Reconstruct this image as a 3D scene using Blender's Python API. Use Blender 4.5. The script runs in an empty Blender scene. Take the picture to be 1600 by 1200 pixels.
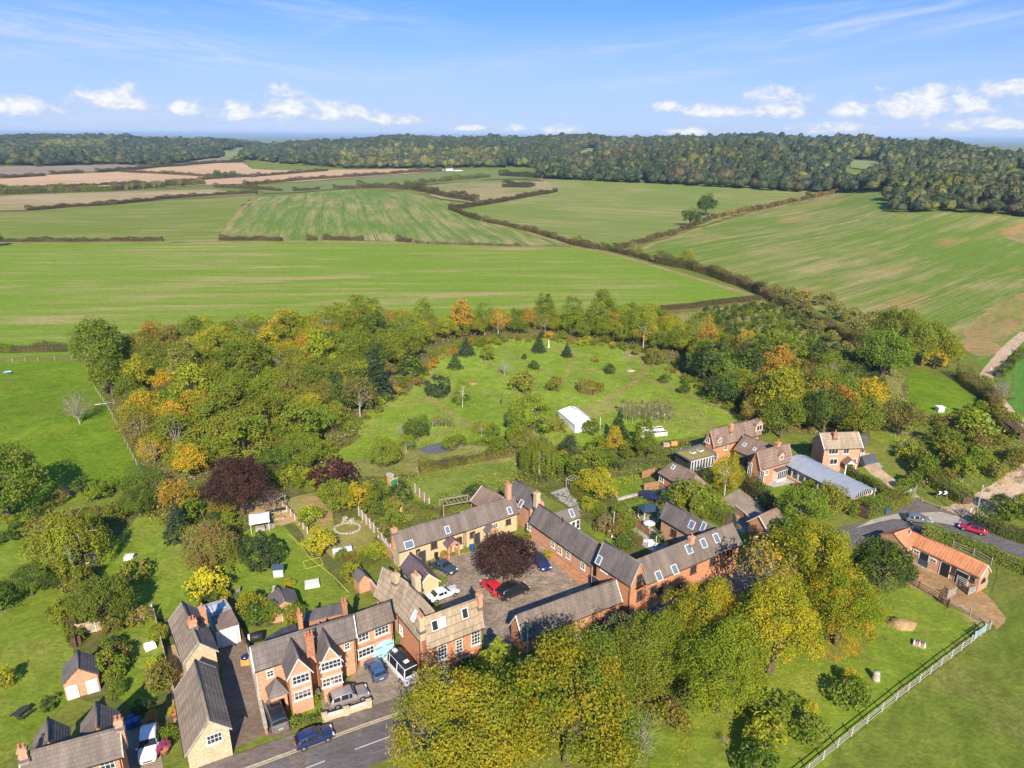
import bpy, math, random
import numpy as np
from mathutils import Vector, Matrix
from mathutils.geometry import delaunay_2d_cdt
R = math.radians
SC = bpy.context.scene
COL = SC.collection
# ------------------------------------------------------------------ camera
CAM_H, FPX, PITCH, ROLL = 62.0, 1110.0, R(19.3), R(0.4)
cF = Vector((0, math.cos(PITCH), -math.sin(PITCH)))
cR0 = Vector((1, 0, 0)); cU0 = Vector((0, math.sin(PITCH), math.cos(PITCH)))
cR = cR0 * math.cos(ROLL) + cU0 * math.sin(ROLL)
cU = cU0 * math.cos(ROLL) - cR0 * math.sin(ROLL)
cam_d = bpy.data.cameras.new('camera'); cam = bpy.data.objects.new('camera', cam_d); COL.objects.link(cam)
cam_d.sensor_width = 36.0; cam_d.lens = FPX / 1600 * 36.0
cam_d.clip_start = 0.5; cam_d.clip_end = 60000
m = Matrix((cR, cU, -cF)).transposed().to_4x4(); m.translation = (0, 0, CAM_H); cam.matrix_world = m
SC.camera = cam
# ------------------------------------------------------------------ sun, sky, exposure
SUN_EL, SHADOW_AZ = R(34), R(-7)          # shadows run away from the camera, a little to the left
sd = bpy.data.lights.new('sun', 'SUN'); sun = bpy.data.objects.new('sun', sd); COL.objects.link(sun)
sd.energy = 4.6; sd.angle = R(0.53); sd.color = (1.0, 0.90, 0.74)
ldir = Vector((math.sin(SHADOW_AZ) * math.cos(SUN_EL), math.cos(SHADOW_AZ) * math.cos(SUN_EL), -math.sin(SUN_EL)))
sun.rotation_euler = ldir.to_track_quat('-Z', 'Y').to_euler(); sun.location = (0, -50, 120)
SC.view_settings.view_transform = 'Standard'; SC.view_settings.look = 'None'
SC.view_settings.gamma = 1.0; SC.view_settings.use_curve_mapping = False
SC.view_settings.exposure = 0.78
SC.cycles.max_bounces = 6; SC.cycles.diffuse_bounces = 3; SC.cycles.transmission_bounces = 4
SC.cycles.glossy_bounces = 2; SC.cycles.volume_bounces = 0; SC.cycles.transparent_max_bounces = 4

class NT:
    """small helper to write node trees"""
    def __init__(s, tree): s.t = tree; s.n = tree.nodes; s.l = tree.links
    def node(s, typ, **kw):
        n = s.n.new(typ)
        for k, v in kw.items(): setattr(n, k, v)
        return n
    def put(s, sock, v):
        if v is None: return
        if hasattr(v, 'is_linked') or isinstance(v, bpy.types.NodeSocket): s.l.new(v, sock)
        else: sock.default_value = v
    def math(s, op, a, b=None, c=None, clamp=False):
        n = s.node('ShaderNodeMath', operation=op, use_clamp=clamp)
        for i, v in enumerate((a, b, c)): s.put(n.inputs[i], v)
        return n.outputs[0]
    def vmath(s, op, a, b=None):
        n = s.node('ShaderNodeVectorMath', operation=op)
        s.put(n.inputs[0], a); s.put(n.inputs[1], b); return n.outputs[0]
    def mix(s, f, a, b, blend='MIX'):
        n = s.node('ShaderNodeMix', data_type='RGBA', blend_type=blend)
        s.put(n.inputs[0], f)
        for i, v in ((6, a), (7, b)):
            if isinstance(v, tuple) and len(v) == 3: v = v + (1,)
            s.put(n.inputs[i], v)
        return n.outputs[2]
    def noise(s, vec, scale, detail=3, rough=.55, dist=0.0):
        n = s.node('ShaderNodeTexNoise'); s.put(n.inputs['Vector'], vec)
        n.inputs['Scale'].default_value = scale; n.inputs['Detail'].default_value = detail
        n.inputs['Roughness'].default_value = rough; n.inputs['Distortion'].default_value = dist
        return n.outputs[0]
    def ramp(s, v, a, b, lo=0.0, hi=1.0):
        n = s.node('ShaderNodeMapRange', interpolation_type='SMOOTHSTEP')
        s.put(n.inputs[0], v); n.inputs[1].default_value = a; n.inputs[2].default_value = b
        n.inputs[3].default_value = lo; n.inputs[4].default_value = hi; return n.outputs[0]
    def mapping(s, vec, scale=(1, 1, 1), rot=0.0, loc=(0, 0, 0)):
        a = s.node('ShaderNodeMapping'); s.put(a.inputs['Vector'], vec)
        a.inputs['Rotation'].default_value = (0, 0, rot)
        b = s.node('ShaderNodeMapping'); s.l.new(a.outputs[0], b.inputs['Vector'])
        b.inputs['Scale'].default_value = scale; b.inputs['Location'].default_value = loc
        return b.outputs[0]
    def xyz(s, v):
        n = s.node('ShaderNodeSeparateXYZ'); s.put(n.inputs[0], v); return n.outputs
    def comb(s, x, y, z):
        n = s.node('ShaderNodeCombineXYZ')
        for i, v in enumerate((x, y, z)): s.put(n.inputs[i], v)
        return n.outputs[0]

world = bpy.data.worlds.new('World'); SC.world = world; world.use_nodes = True
def build_world():
    t = NT(world.node_tree); t.n.clear()
    out = t.node('ShaderNodeOutputWorld'); bg = t.node('ShaderNodeBackground')
    sky = t.node('ShaderNodeTexSky', sky_type='NISHITA', sun_disc=False)
    sky.sun_elevation = SUN_EL; sky.sun_rotation = math.pi + SHADOW_AZ
    sky.air_density = 1.0; sky.dust_density = 0.35; sky.ozone_density = 3.0; sky.altitude = 150
    geo = t.node('ShaderNodeTexCoord').outputs['Generated']
    x, y, z = t.xyz(geo)[:3]
    # deep blue sky: look a little higher into the sky model than the true direction
    zz = t.math('ADD', t.math('MULTIPLY', t.math('MAXIMUM', z, 0.0), 1.7), 0.20)
    t.put(sky.inputs['Vector'], t.vmath('NORMALIZE', t.comb(x, y, zz)))
    hs = t.node('ShaderNodeHueSaturation'); hs.inputs['Saturation'].default_value = 1.28
    hs.inputs['Hue'].default_value = 0.503; hs.inputs['Value'].default_value = 1.0
    t.l.new(sky.outputs[0], hs.inputs['Color'])
    base = hs.outputs[0]
    az = t.math('ARCTAN2', x, y); el = t.math('ARCSINE', z)
    D = 57.2958
    azd = t.math('MULTIPLY', az, D); eld = t.math('MULTIPLY', el, D)
    v2 = t.comb(azd, t.math('MULTIPLY', eld, 1.7), 0.0)
    # cirrus streaks
    wv = t.comb(azd, eld, 0.0)
    ci = None
    def streak(cx, cy, lx, ly, rot, amp):
        nonlocal ci
        mp = t.mapping(wv, (1 / lx, 1 / ly, 1), 0, (0, 0, 0))
        dx = t.math('SUBTRACT', azd, cx); dy = t.math('SUBTRACT', eld, cy)
        c, s_ = math.cos(R(rot)), math.sin(R(rot))
        u = t.math('ADD', t.math('MULTIPLY', dx, c), t.math('MULTIPLY', dy, s_))
        w = t.math('SUBTRACT', t.math('MULTIPLY', dy, c), t.math('MULTIPLY', dx, s_))
        q = t.math('ADD', t.math('POWER', t.math('ABSOLUTE', t.math('DIVIDE', u, lx)), 2.0), t.math('POWER', t.math('ABSOLUTE', t.math('DIVIDE', w, ly)), 2.0))
        env = t.math('EXPONENT', t.math('MULTIPLY', q, -1.0))
        nz = t.noise(t.comb(t.math('MULTIPLY', u, .16), t.math('MULTIPLY', w, 1.5), float(cx)), 1.0, 6, .62, .6)
        v = t.math('MULTIPLY', t.math('MULTIPLY', env, t.ramp(nz, .34, .72)), amp)
        ci = v if ci is None else t.math('ADD', ci, v)
    for a in CIRRUS: streak(*a)
    thin = t.noise(t.comb(t.math('MULTIPLY', azd, .045), t.math('MULTIPLY', eld, .33), 3.3), 1.0, 6, .6, .8)
    ci = t.math('ADD', ci, t.ramp(thin, .48, .86, 0, .30), clamp=True)
    # cumulus near the horizon
    nb = t.noise(v2, .62, 9, .62, .3); nb2 = t.noise(v2, 2.1, 4, .6)
    dens = None
    for cx, cy, w, h in CUMULUS:
        dx = t.math('DIVIDE', t.math('SUBTRACT', azd, cx), w)
        dy0 = t.math('SUBTRACT', eld, cy)
        dy = t.math('DIVIDE', t.math('ADD', t.math('MAXIMUM', dy0, 0.0), t.math('MULTIPLY', t.math('MINIMUM', dy0, 0.0), 1.6)), h)
        q = t.math('SUBTRACT', 1.0, t.math('ADD', t.math('MULTIPLY', dx, dx), t.math('MULTIPLY', dy, dy)))
        dens = q if dens is None else t.math('MAXIMUM', dens, q)
    dd = t.math('ADD', t.math('MULTIPLY', t.math('MAXIMUM', dens, -2.0), .55), t.math('MULTIPLY', t.math('SUBTRACT', nb, .5), 2.5))
    cm = t.ramp(dd, -.08, .55)
    shade = t.ramp(t.math('ADD', dd, t.math('MULTIPLY', t.math('SUBTRACT', nb2, .5), .9)), .1, .9)
    # low veil close to the horizon
    veil = t.math('MULTIPLY', t.ramp(eld, -1.0, 12.0, 1, 0), t.ramp(t.noise(v2, .10, 4, .55), .3, .7, .90, 1.0))
    c0 = t.mix(veil, base, VEIL_C)
    c1 = t.mix(t.math('MULTIPLY', ci, .62), c0, CIRRUS_C)
    cc = t.mix(shade, CLOUD_D, CLOUD_L)
    c2 = t.mix(t.math('MULTIPLY', cm, .93), c1, cc)
    t.l.new(c2, bg.inputs[0]); bg.inputs[1].default_value = SKY_STR
    t.l.new(bg.outputs[0], out.inputs[0])
SKY_STR = 0.15
VEIL_C = (2.10, 2.57, 3.5); CIRRUS_C = (2.6, 2.95, 3.85); CLOUD_L = (3.95, 3.97, 4.0); CLOUD_D = (2.8, 3.0, 3.55)
def AE(px, py):                                  # picture point -> azimuth, elevation of the sky there (degrees)
    d = (cF + cR * ((px - 800) / FPX) - cU * ((py - 600) / FPX)).normalized()
    return math.degrees(math.atan2(d.x, d.y)), math.degrees(math.asin(d.z))
def _cu(px, py, w, h):
    a, e = AE(px, py); return (a, e, w / 17.0, h / 16.5)
CUMULUS = [_cu(*c) for c in ((25, 168, 44, 15), (180, 160, 46, 20), (292, 170, 26, 12), (375, 178, 50, 14), (450, 168, 42, 24), (520, 176, 60, 16), (610, 188, 44, 9),
           (1045, 170, 24, 9), (1110, 174, 50, 10), (1210, 164, 46, 22), (1450, 166, 80, 23), (1335, 175, 30, 12), (1580, 142, 44, 13), (875, 203, 30, 9), (805, 201, 20, 7),
           (1300, 202, 50, 9), (1075, 207, 34, 7), (1540, 196, 60, 10), (730, 200, 30, 5), (-150, 165, 90, 24), (1800, 160, 90, 26))]
def _ci(px, py, lx, ly, rot, amp):
    a, e = AE(px, py); return (a, e, lx / 19.0, ly / 19.0, rot, amp)
CIRRUS = [_ci(*c) for c in ((60, 48, 190, 22, -4, 1.0), (300, 74, 210, 20, -8, .95), (480, 12, 190, 18, -6, .6), (560, 34, 120, 14, 12, .4), (860, 88, 190, 11, 6, .8), (700, 118, 170, 22, 10, .4),
          (980, 132, 80, 14, 6, .5), (1350, 30, 190, 15, 9, 1.0), (1560, 28, 120, 10, 8, .7), (1140, 108, 160, 8, 7, .55), (1400, 115, 90, 6, 6, .35), (1300, 4, 240, 8, 7, .4), (200, 10, 160, 10, -3, .3), (330, 190, 330, 12, 0, .9), (1480, 192, 200, 12, 0, .8), (1150, 190, 140, 8, 0, .6), (1250, 60, 120, 9, 9, .5), (60, 90, 140, 9, -6, .4))]
build_world()

# ------------------------------------------------------------------ picture geometry
def ray(px, py):
    return cF + cR * ((px - 800) / FPX) - cU * ((py - 600) / FPX)
def P(px, py, z=0.0):
    d = ray(px, py); t = (z - CAM_H) / d.z
    return Vector((d.x * t, d.y * t, z))
def mpp(px, py, z=0.0):
    p = P(px, py, z); return (p - Vector((0, 0, CAM_H))).dot(cF) / FPX
def interp(x, tab): return np.interp(x, [a for a, b in tab], [b for a, b in tab])
def sstep(a, b, x):
    t = np.clip((x - a) / (b - a), 0, 1); return t * t * (3 - 2 * t)
SKYL = [(-400, 211), (0, 211), (100, 210), (250, 211), (330, 218), (420, 225), (520, 219), (650, 216), (760, 214), (1000, 215), (1180, 213), (1300, 216), (1400, 220), (1480, 216), (1530, 225), (1600, 234), (2000, 230)]
D0 = [(-400, 1000), (300, 1000), (600, 820), (830, 620), (1200, 560), (1400, 470), (1600, 430), (2000, 430)]
D1 = [(-400, 2700), (300, 2700), (600, 2300), (900, 1900), (1200, 1800), (1400, 1500), (1600, 1250), (2000, 1250)]
def terr(x, y):
    x = np.asarray(x, float); y = np.asarray(y, float)
    d = np.hypot(x, y) + 1e-6
    az = np.arctan2(x, np.maximum(y, 1e-3))
    px = 800 + FPX * np.tan(np.clip(az, -1.2, 1.2)) / math.cos(PITCH)
    yh = 600 - FPX * math.tan(PITCH) + (px - 800) * math.tan(ROLL)
    d0 = interp(px, D0); d1 = interp(px, D1)
    H = CAM_H - 12.0 - (interp(px, SKYL) - yh) * d1 / FPX
    s = np.clip((d - d0) / (d1 - d0), 0, 1); s = s ** 1.25
    h = H * s * 1.0
    fall = sstep(0, 1, (d - d1 * 1.06) / (d1 * .9)); h = h * (1 - fall) - 8 * fall
    amp = sstep(450, 1100, d) * (1 - sstep(4000, 7000, d))
    h += amp * (2.2 * np.sin(x / 95 + 1.3) * np.cos(y / 120 + .4) + 2.2 * np.sin(x / 210 - y / 170))
    # wooded ridges with hollows behind them
    bump = lambda c, w, d1_, s_: np.exp(-((px - c) / w) ** 4) * np.exp(-((d - d1_) / s_) ** 2)
    h += 15 * bump(1090, 200, 1120, 170) - 11 * bump(1180, 330, 1480, 150) + 7 * bump(430, 110, 1620, 160) - 8 * bump(330, 200, 1900, 160) + 12 * bump(1540, 190, 760, 120) - 9 * bump(1420, 160, 960, 90) + 6 * bump(760, 140, 1500, 150) - 5 * bump(900, 90, 1250, 120)
    h += (5 * np.sin(px / 61 + 1) * np.sin(px / 143) + 2.5 * np.sin(px / 23)) * sstep(1300, 1800, d) * (1 - sstep(3500, 5000, d))
    # gently domed fields in the middle distance
    h += 3.0 * np.exp(-((x + 130) / 120) ** 2 - ((y - 620) / 130) ** 2) + 3.0 * np.exp(-((x - 330) / 150) ** 2 - ((y - 480) / 110) ** 2)
    return np.where(y < 0, 0.0, h)
def G(px, py):
    """picture point -> point on the terrain"""
    d = ray(px, py)
    if py > 470:
        p = P(px, py); 
        if p.y < 380: return Vector((p.x, p.y, float(terr(p.x, p.y))))
    ts = np.geomspace(120, 15000, 900)
    X, Y, Z = d.x * ts, d.y * ts, CAM_H + d.z * ts
    below = np.nonzero(Z <= terr(X, Y))[0]
    if len(below) == 0: i = len(ts) - 1
    else: i = below[0]
    a, b = ts[max(i - 1, 0)], ts[i]
    for _ in range(24):
        c = (a + b) / 2
        if CAM_H + d.z * c <= float(terr(d.x * c, d.y * c)): b = c
        else: a = c
    return Vector((d.x * b, d.y * b, float(terr(d.x * b, d.y * b))))

# ------------------------------------------------------------------ objects
def tag(o, label=None, cat=None, group=None, kind=None):
    if label: o['label'] = label
    if cat: o['category'] = cat
    if group: o['group'] = group
    if kind: o['kind'] = kind
    return o
def empty(name, loc, rz=0.0):
    o = bpy.data.objects.new(name, None); COL.objects.link(o); o.location = loc; o.rotation_euler = (0, 0, rz)
    o.empty_display_size = .5; return o
def thing(name, loc, rz, label, cat, group=None): return tag(empty(name, loc, rz), label, cat, group)
def link(name, me, parent=None, loc=None, rz=None):
    o = bpy.data.objects.new(name, me); COL.objects.link(o)
    if parent: o.parent = parent
    if loc is not None: o.location = loc
    if rz is not None: o.rotation_euler = (0, 0, rz)
    return o
KIDS = {}
def copy_tree(src, label=None, group=None):
    r = src.copy(); COL.objects.link(r)
    if label: r['label'] = label
    if group: r['group'] = group
    for ch in list(src.children):
        c = ch.copy(); COL.objects.link(c); c.parent = r
        for g in list(ch.children):
            d = g.copy(); COL.objects.link(d); d.parent = c
    return r

class MB:
    def __init__(s): s.v = []; s.f = []; s.mi = []; s.sm = []
    def quad(s, *pts, m=0, smooth=False):
        i = len(s.v); s.v.extend([tuple(p) for p in pts]); s.f.append(tuple(range(i, i + len(pts)))); s.mi.append(m); s.sm.append(smooth)
        return s
    def box(s, c, d, rz=0.0, m=0, taper=1.0):
        cx, cy, cz = c; hx, hy, hz = d[0] / 2, d[1] / 2, d[2] / 2; ca, sa = math.cos(rz), math.sin(rz)
        i = len(s.v)
        for dz, k in ((-hz, 1.0), (hz, taper)):
            for dx, dy in ((-hx, -hy), (hx, -hy), (hx, hy), (-hx, hy)):
                dx *= k; dy *= k
                s.v.append((cx + dx * ca - dy * sa, cy + dx * sa + dy * ca, cz + dz))
        for f in ((0, 3, 2, 1), (4, 5, 6, 7), (0, 1, 5, 4), (1, 2, 6, 5), (2, 3, 7, 6), (3, 0, 4, 7)):
            s.f.append(tuple(i + k for k in f)); s.mi.append(m); s.sm.append(False)
        return s
    def hexa(s, b, t, m=0):
        """box from four bottom and four top corners"""
        i = len(s.v); s.v.extend([tuple(p) for p in b] + [tuple(p) for p in t]); n = len(b)
        s.f.append(tuple(i + k for k in reversed(range(n)))); s.f.append(tuple(i + n + k for k in range(n)))
        for k in range(n): s.f.append((i + k, i + (k + 1) % n, i + n + (k + 1) % n, i + n + k))
        s.mi += [m] * (n + 2); s.sm += [False] * (n + 2); return s
    def prism(s, poly, z0, z1, m=0):
        return s.hexa([(x, y, z0) for x, y in poly], [(x, y, z1) for x, y in poly], m)
    def tube(s, pts, rs, n=6, m=0, cap=True, smooth=True):
        pts = [Vector(p) for p in pts]
        if not isinstance(rs, (list, tuple)): rs = [rs] * len(pts)
        i0 = len(s.v); N = len(pts)
        for k, p in enumerate(pts):
            t = (pts[min(k + 1, N - 1)] - pts[max(k - 1, 0)])
            t = t.normalized() if t.length > 1e-9 else Vector((0, 0, 1))
            a = t.cross(Vector((0, 0, 1)));
            if a.length < 1e-3: a = Vector((1, 0, 0))
            a.normalize(); b = t.cross(a)
            for j in range(n):
                an = 2 * math.pi * j / n; q = p + (a * math.cos(an) + b * math.sin(an)) * rs[k]
                s.v.append(tuple(q))
        for k in range(N - 1):
            for j in range(n):
                j2 = (j + 1) % n
                s.f.append((i0 + k * n + j, i0 + k * n + j2, i0 + (k + 1) * n + j2, i0 + (k + 1) * n + j)); s.mi.append(m); s.sm.append(smooth)
        if cap:
            s.f.append(tuple(i0 + (N - 1) * n + j for j in range(n))); s.mi.append(m); s.sm.append(False)
            s.f.append(tuple(i0 + n - 1 - j for j in range(n))); s.mi.append(m); s.sm.append(False)
        return s
    def lathe(s, c, prof, n=12, m=0, smooth=True):
        i0 = len(s.v)
        for r, z in prof:
            for j in range(n):
                a = 2 * math.pi * j / n; s.v.append((c[0] + r * math.cos(a), c[1] + r * math.sin(a), c[2] + z))
        for k in range(len(prof) - 1):
            for j in range(n):
                j2 = (j + 1) % n
                s.f.append((i0 + k * n + j, i0 + k * n + j2, i0 + (k + 1) * n + j2, i0 + (k + 1) * n + j)); s.mi.append(m); s.sm.append(smooth)
        s.f.append(tuple(i0 + (len(prof) - 1) * n + j for j in range(n))); s.mi.append(m); s.sm.append(False)
        s.f.append(tuple(i0 + n - 1 - j for j in range(n))); s.mi.append(m); s.sm.append(False)
        return s
    def mesh(s, name, mats):
        me = bpy.data.meshes.new(name); me.from_pydata(s.v, [], s.f)
        if not isinstance(mats, (list, tuple)): mats = [mats]
        for q in mats: me.materials.append(q)
        me.polygons.foreach_set('material_index', s.mi); me.polygons.foreach_set('use_smooth', s.sm)
        me.validate(); me.update(); return me
    def build(s, name, mats, parent=None, loc=None, rz=None): return link(name, s.mesh(name, mats), parent, loc, rz)
# ------------------------------------------------------------------ materials
def new_mat(name):
    m = bpy.data.materials.new(name); m.use_nodes = True; t = NT(m.node_tree); t.n.clear()
    out = t.node('ShaderNodeOutputMaterial'); b = t.node('ShaderNodeBsdfPrincipled'); t.l.new(b.outputs[0], out.inputs[0])
    return m, t, b, out
def v3(c): return (c[0], c[1], c[2], 1.0)
def bump(t, b, h, strength, dist=.05):
    n = t.node('ShaderNodeBump'); n.inputs['Strength'].default_value = strength; n.inputs['Distance'].default_value = dist
    t.l.new(h, n.inputs['Height']); t.l.new(n.outputs[0], b.inputs['Normal'])
def plain(name, c, rough=.6, metal=0.0, var=.18, scale=3.0, spec=.3, coat=0.0):
    m, t, b, o = new_mat(name)
    oc = t.node('ShaderNodeTexCoord').outputs['Object']
    n = t.noise(oc, scale, 4, .6)
    k = t.ramp(n, .25, .75, 1 - var, 1 + var)
    t.l.new(t.mix(1.0, v3(c), t.comb(k, k, k), 'MULTIPLY'), b.inputs['Base Color'])
    b.inputs['Roughness'].default_value = rough; b.inputs['Metallic'].default_value = metal
    b.inputs['Specular IOR Level'].default_value = spec; b.inputs['Coat Weight'].default_value = coat
    b.inputs['Coat Roughness'].default_value = .06
    return m
def wall_mat(name, c1, c2, mortar, bw=.45, bh=.15, stain=(.2, .16, .12)):
    m, t, b, o = new_mat(name)
    oc = t.node('ShaderNodeTexCoord').outputs['Object']; x, y, z = t.xyz(oc)[:3]
    br = t.node('ShaderNodeTexBrick'); t.l.new(t.comb(t.math('ADD', x, y), z, 0.0), br.inputs['Vector'])
    br.inputs['Scale'].default_value = 1.0; br.inputs['Brick Width'].default_value = bw; br.inputs['Row Height'].default_value = bh
    br.inputs['Mortar Size'].default_value = bh * .09; br.inputs['Color1'].default_value = v3(c1); br.inputs['Color2'].default_value = v3(c2)
    br.inputs['Mortar'].default_value = v3(mortar); br.inputs['Bias'].default_value = -.1
    big = t.noise(oc, .55, 5, .62); fine = t.noise(oc, 6.0, 3, .6)
    c = t.mix(t.ramp(big, .5, .8, 0, .42), br.outputs[0], v3(stain))
    k = t.ramp(fine, .2, .8, .72, 1.25)
    c = t.mix(1.0, c, t.comb(k, k, k), 'MULTIPLY')
    t.l.new(c, b.inputs['Base Color']); b.inputs['Roughness'].default_value = .9; b.inputs['Specular IOR Level'].default_value = .15
    bump(t, b, br.outputs[1], -.5, .02)
    return m
def roof_mat(name, c1, c2, joint, row=.3, width=.35, moss=(.16, .15, .07), mossamt=.3, rough=.75, kslope=1.25):
    m, t, b, o = new_mat(name)
    oc = t.node('ShaderNodeTexCoord').outputs['Object']; x, y, z = t.xyz(oc)[:3]
    br = t.node('ShaderNodeTexBrick'); t.l.new(t.comb(x, t.math('MULTIPLY', y, kslope), 0.0), br.inputs['Vector'])
    br.inputs['Scale'].default_value = 1.0; br.inputs['Brick Width'].default_value = width; br.inputs['Row Height'].default_value = row
    br.inputs['Mortar Size'].default_value = row * .07; br.inputs['Mortar Smooth'].default_value = .4
    br.inputs['Color1'].default_value = v3(c1); br.inputs['Color2'].default_value = v3(c2); br.inputs['Mortar'].default_value = v3(joint)
    patch = t.noise(oc, .35, 5, .65); fine = t.noise(oc, 2.2, 5, .68); st = t.noise(t.mapping(oc, (1.1, .25, .25)), 1.0, 4, .6)
    c = t.mix(t.ramp(patch, .5, .78, 0, mossamt), br.outputs[0], v3(moss))
    c = t.mix(t.ramp(fine, .6, .74, 0, mossamt * .9), c, v3((moss[0] * 1.5, moss[1] * 1.45, moss[2] * 1.1)))
    k = t.ramp(st, .25, .75, .76, 1.24); c = t.mix(1.0, c, t.comb(k, k, k), 'MULTIPLY')
    t.l.new(c, b.inputs['Base Color']); b.inputs['Roughness'].default_value = rough; b.inputs['Specular IOR Level'].default_value = .25
    bump(t, b, br.outputs[1], -.35, .03)
    return m
def ground_mat(name, c1, c2, c3=None, ang=0.0, stretch=1.0, s=.12, amt3=.5, t3=(.56, .72), fine=.22, grit=1.6):
    """ground cover: two colours mixed by stretched noise, a third in patches; world coordinates"""
    m, t, b, o = new_mat(name)
    p = t.node('ShaderNodeNewGeometry').outputs['Position']
    q = t.mapping(p, (1.0 / stretch, 1.0, 1.0), -ang)
    n1 = t.noise(q, s, 6, .64, .4); n2 = t.noise(q, s * 5.3, 5, .62); n3 = t.noise(p, grit, 4, .68); n5 = t.noise(p, .42, 4, .65); n6 = t.noise(p, .035, 4, .6)
    f = t.ramp(t.math('ADD', t.math('MULTIPLY', n1, .6), t.math('MULTIPLY', n2, .4)), .36, .64)
    c = t.mix(f, v3(c1), v3(c2))
    if c3 is not None:
        n4 = t.noise(q, s * .8, 6, .7, .6); c = t.mix(t.math('MULTIPLY', t.ramp(t.math('ADD', t.math('MULTIPLY', n4, .75), t.math('MULTIPLY', n3, .25)), *t3), amt3), c, v3(c3))
    k = t.math('MULTIPLY', t.ramp(n3, .22, .78, 1 - fine, 1 + fine), t.math('MULTIPLY', t.ramp(n5, .28, .72, 1 - fine * .8, 1 + fine * .7), t.ramp(n6, .3, .7, .86, 1.12))); c = t.mix(1.0, c, t.comb(k, k, k), 'MULTIPLY')
    t.l.new(c, b.inputs['Base Color']); b.inputs['Roughness'].default_value = 1.0; b.inputs['Specular IOR Level'].default_value = .05
    bump(t, b, t.math('ADD', n3, t.math('MULTIPLY', n2, .6)), .5, .25)
    return m
def field_mat(name, green, tan, dark, ang, period=24.0, tanlev=.5, soil=None, soilamt=.0, bend=0.0, stripe=.5):
    """drilled field: stubble and young crop in long streaks along one heading, darker tramlines"""
    m, t, b, o = new_mat(name)
    p = t.node('ShaderNodeNewGeometry').outputs['Position']
    warp = t.noise(p, .004, 2, .5)
    q0 = t.mapping(p, (1, 1, 1), -ang)
    x, y, z = t.xyz(q0)[:3]
    y2 = t.math('ADD', y, t.math('MULTIPLY', t.math('SUBTRACT', warp, .5), 9.0 + bend))
    qs = t.comb(t.math('MULTIPLY', x, .012), t.math('MULTIPLY', y2, .16), 0.0)
    qf = t.comb(t.math('MULTIPLY', x, .05), t.math('MULTIPLY', y2, .9), 1.0)
    n1 = t.noise(qs, 1.0, 5, .62, .25); nf = t.noise(qf, 1.0, 3, .6); nb = t.noise(p, .009, 5, .6); ng = t.noise(p, .5, 4, .7)
    mixv = t.math('ADD', t.math('ADD', t.math('MULTIPLY', n1, .46), t.math('MULTIPLY', nb, .38)), t.math('MULTIPLY', nf, .16))
    e = .5 + (.5 - tanlev) * .36
    f = t.ramp(mixv, e - .10, e + .12)
    c = t.mix(f, v3(green), v3(tan))
    if soil is not None:
        nn = t.noise(t.comb(t.math('MULTIPLY', x, .008), t.math('MULTIPLY', y2, .03), 7.0), 1.0, 5, .6)
        c = t.mix(t.math('MULTIPLY', t.ramp(nn, .56, .70), soilamt), c, v3(soil))
    ph = t.math('FRACT', t.math('DIVIDE', y2, period))
    line = t.ramp(t.math('ABSOLUTE', t.math('SUBTRACT', t.math('ABSOLUTE', t.math('SUBTRACT', ph, .5)), .045)), 0.010, .034, 1, 0)
    c = t.mix(t.math('MULTIPLY', line, t.ramp(nb, .35, .6, .25 * stripe, 1.0 * stripe)), c, v3(dark))
    k = t.ramp(t.math('ADD', t.math('MULTIPLY', ng, .6), t.math('MULTIPLY', nf, .4)), .28, .72, .78, 1.22); c = t.mix(1.0, c, t.comb(k, k, k), 'MULTIPLY')
    t.l.new(c, b.inputs['Base Color']); b.inputs['Roughness'].default_value = 1.0; b.inputs['Specular IOR Level'].default_value = .03
    bump(t, b, t.math('ADD', ng, nf), .35, .3)
    return m
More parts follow.
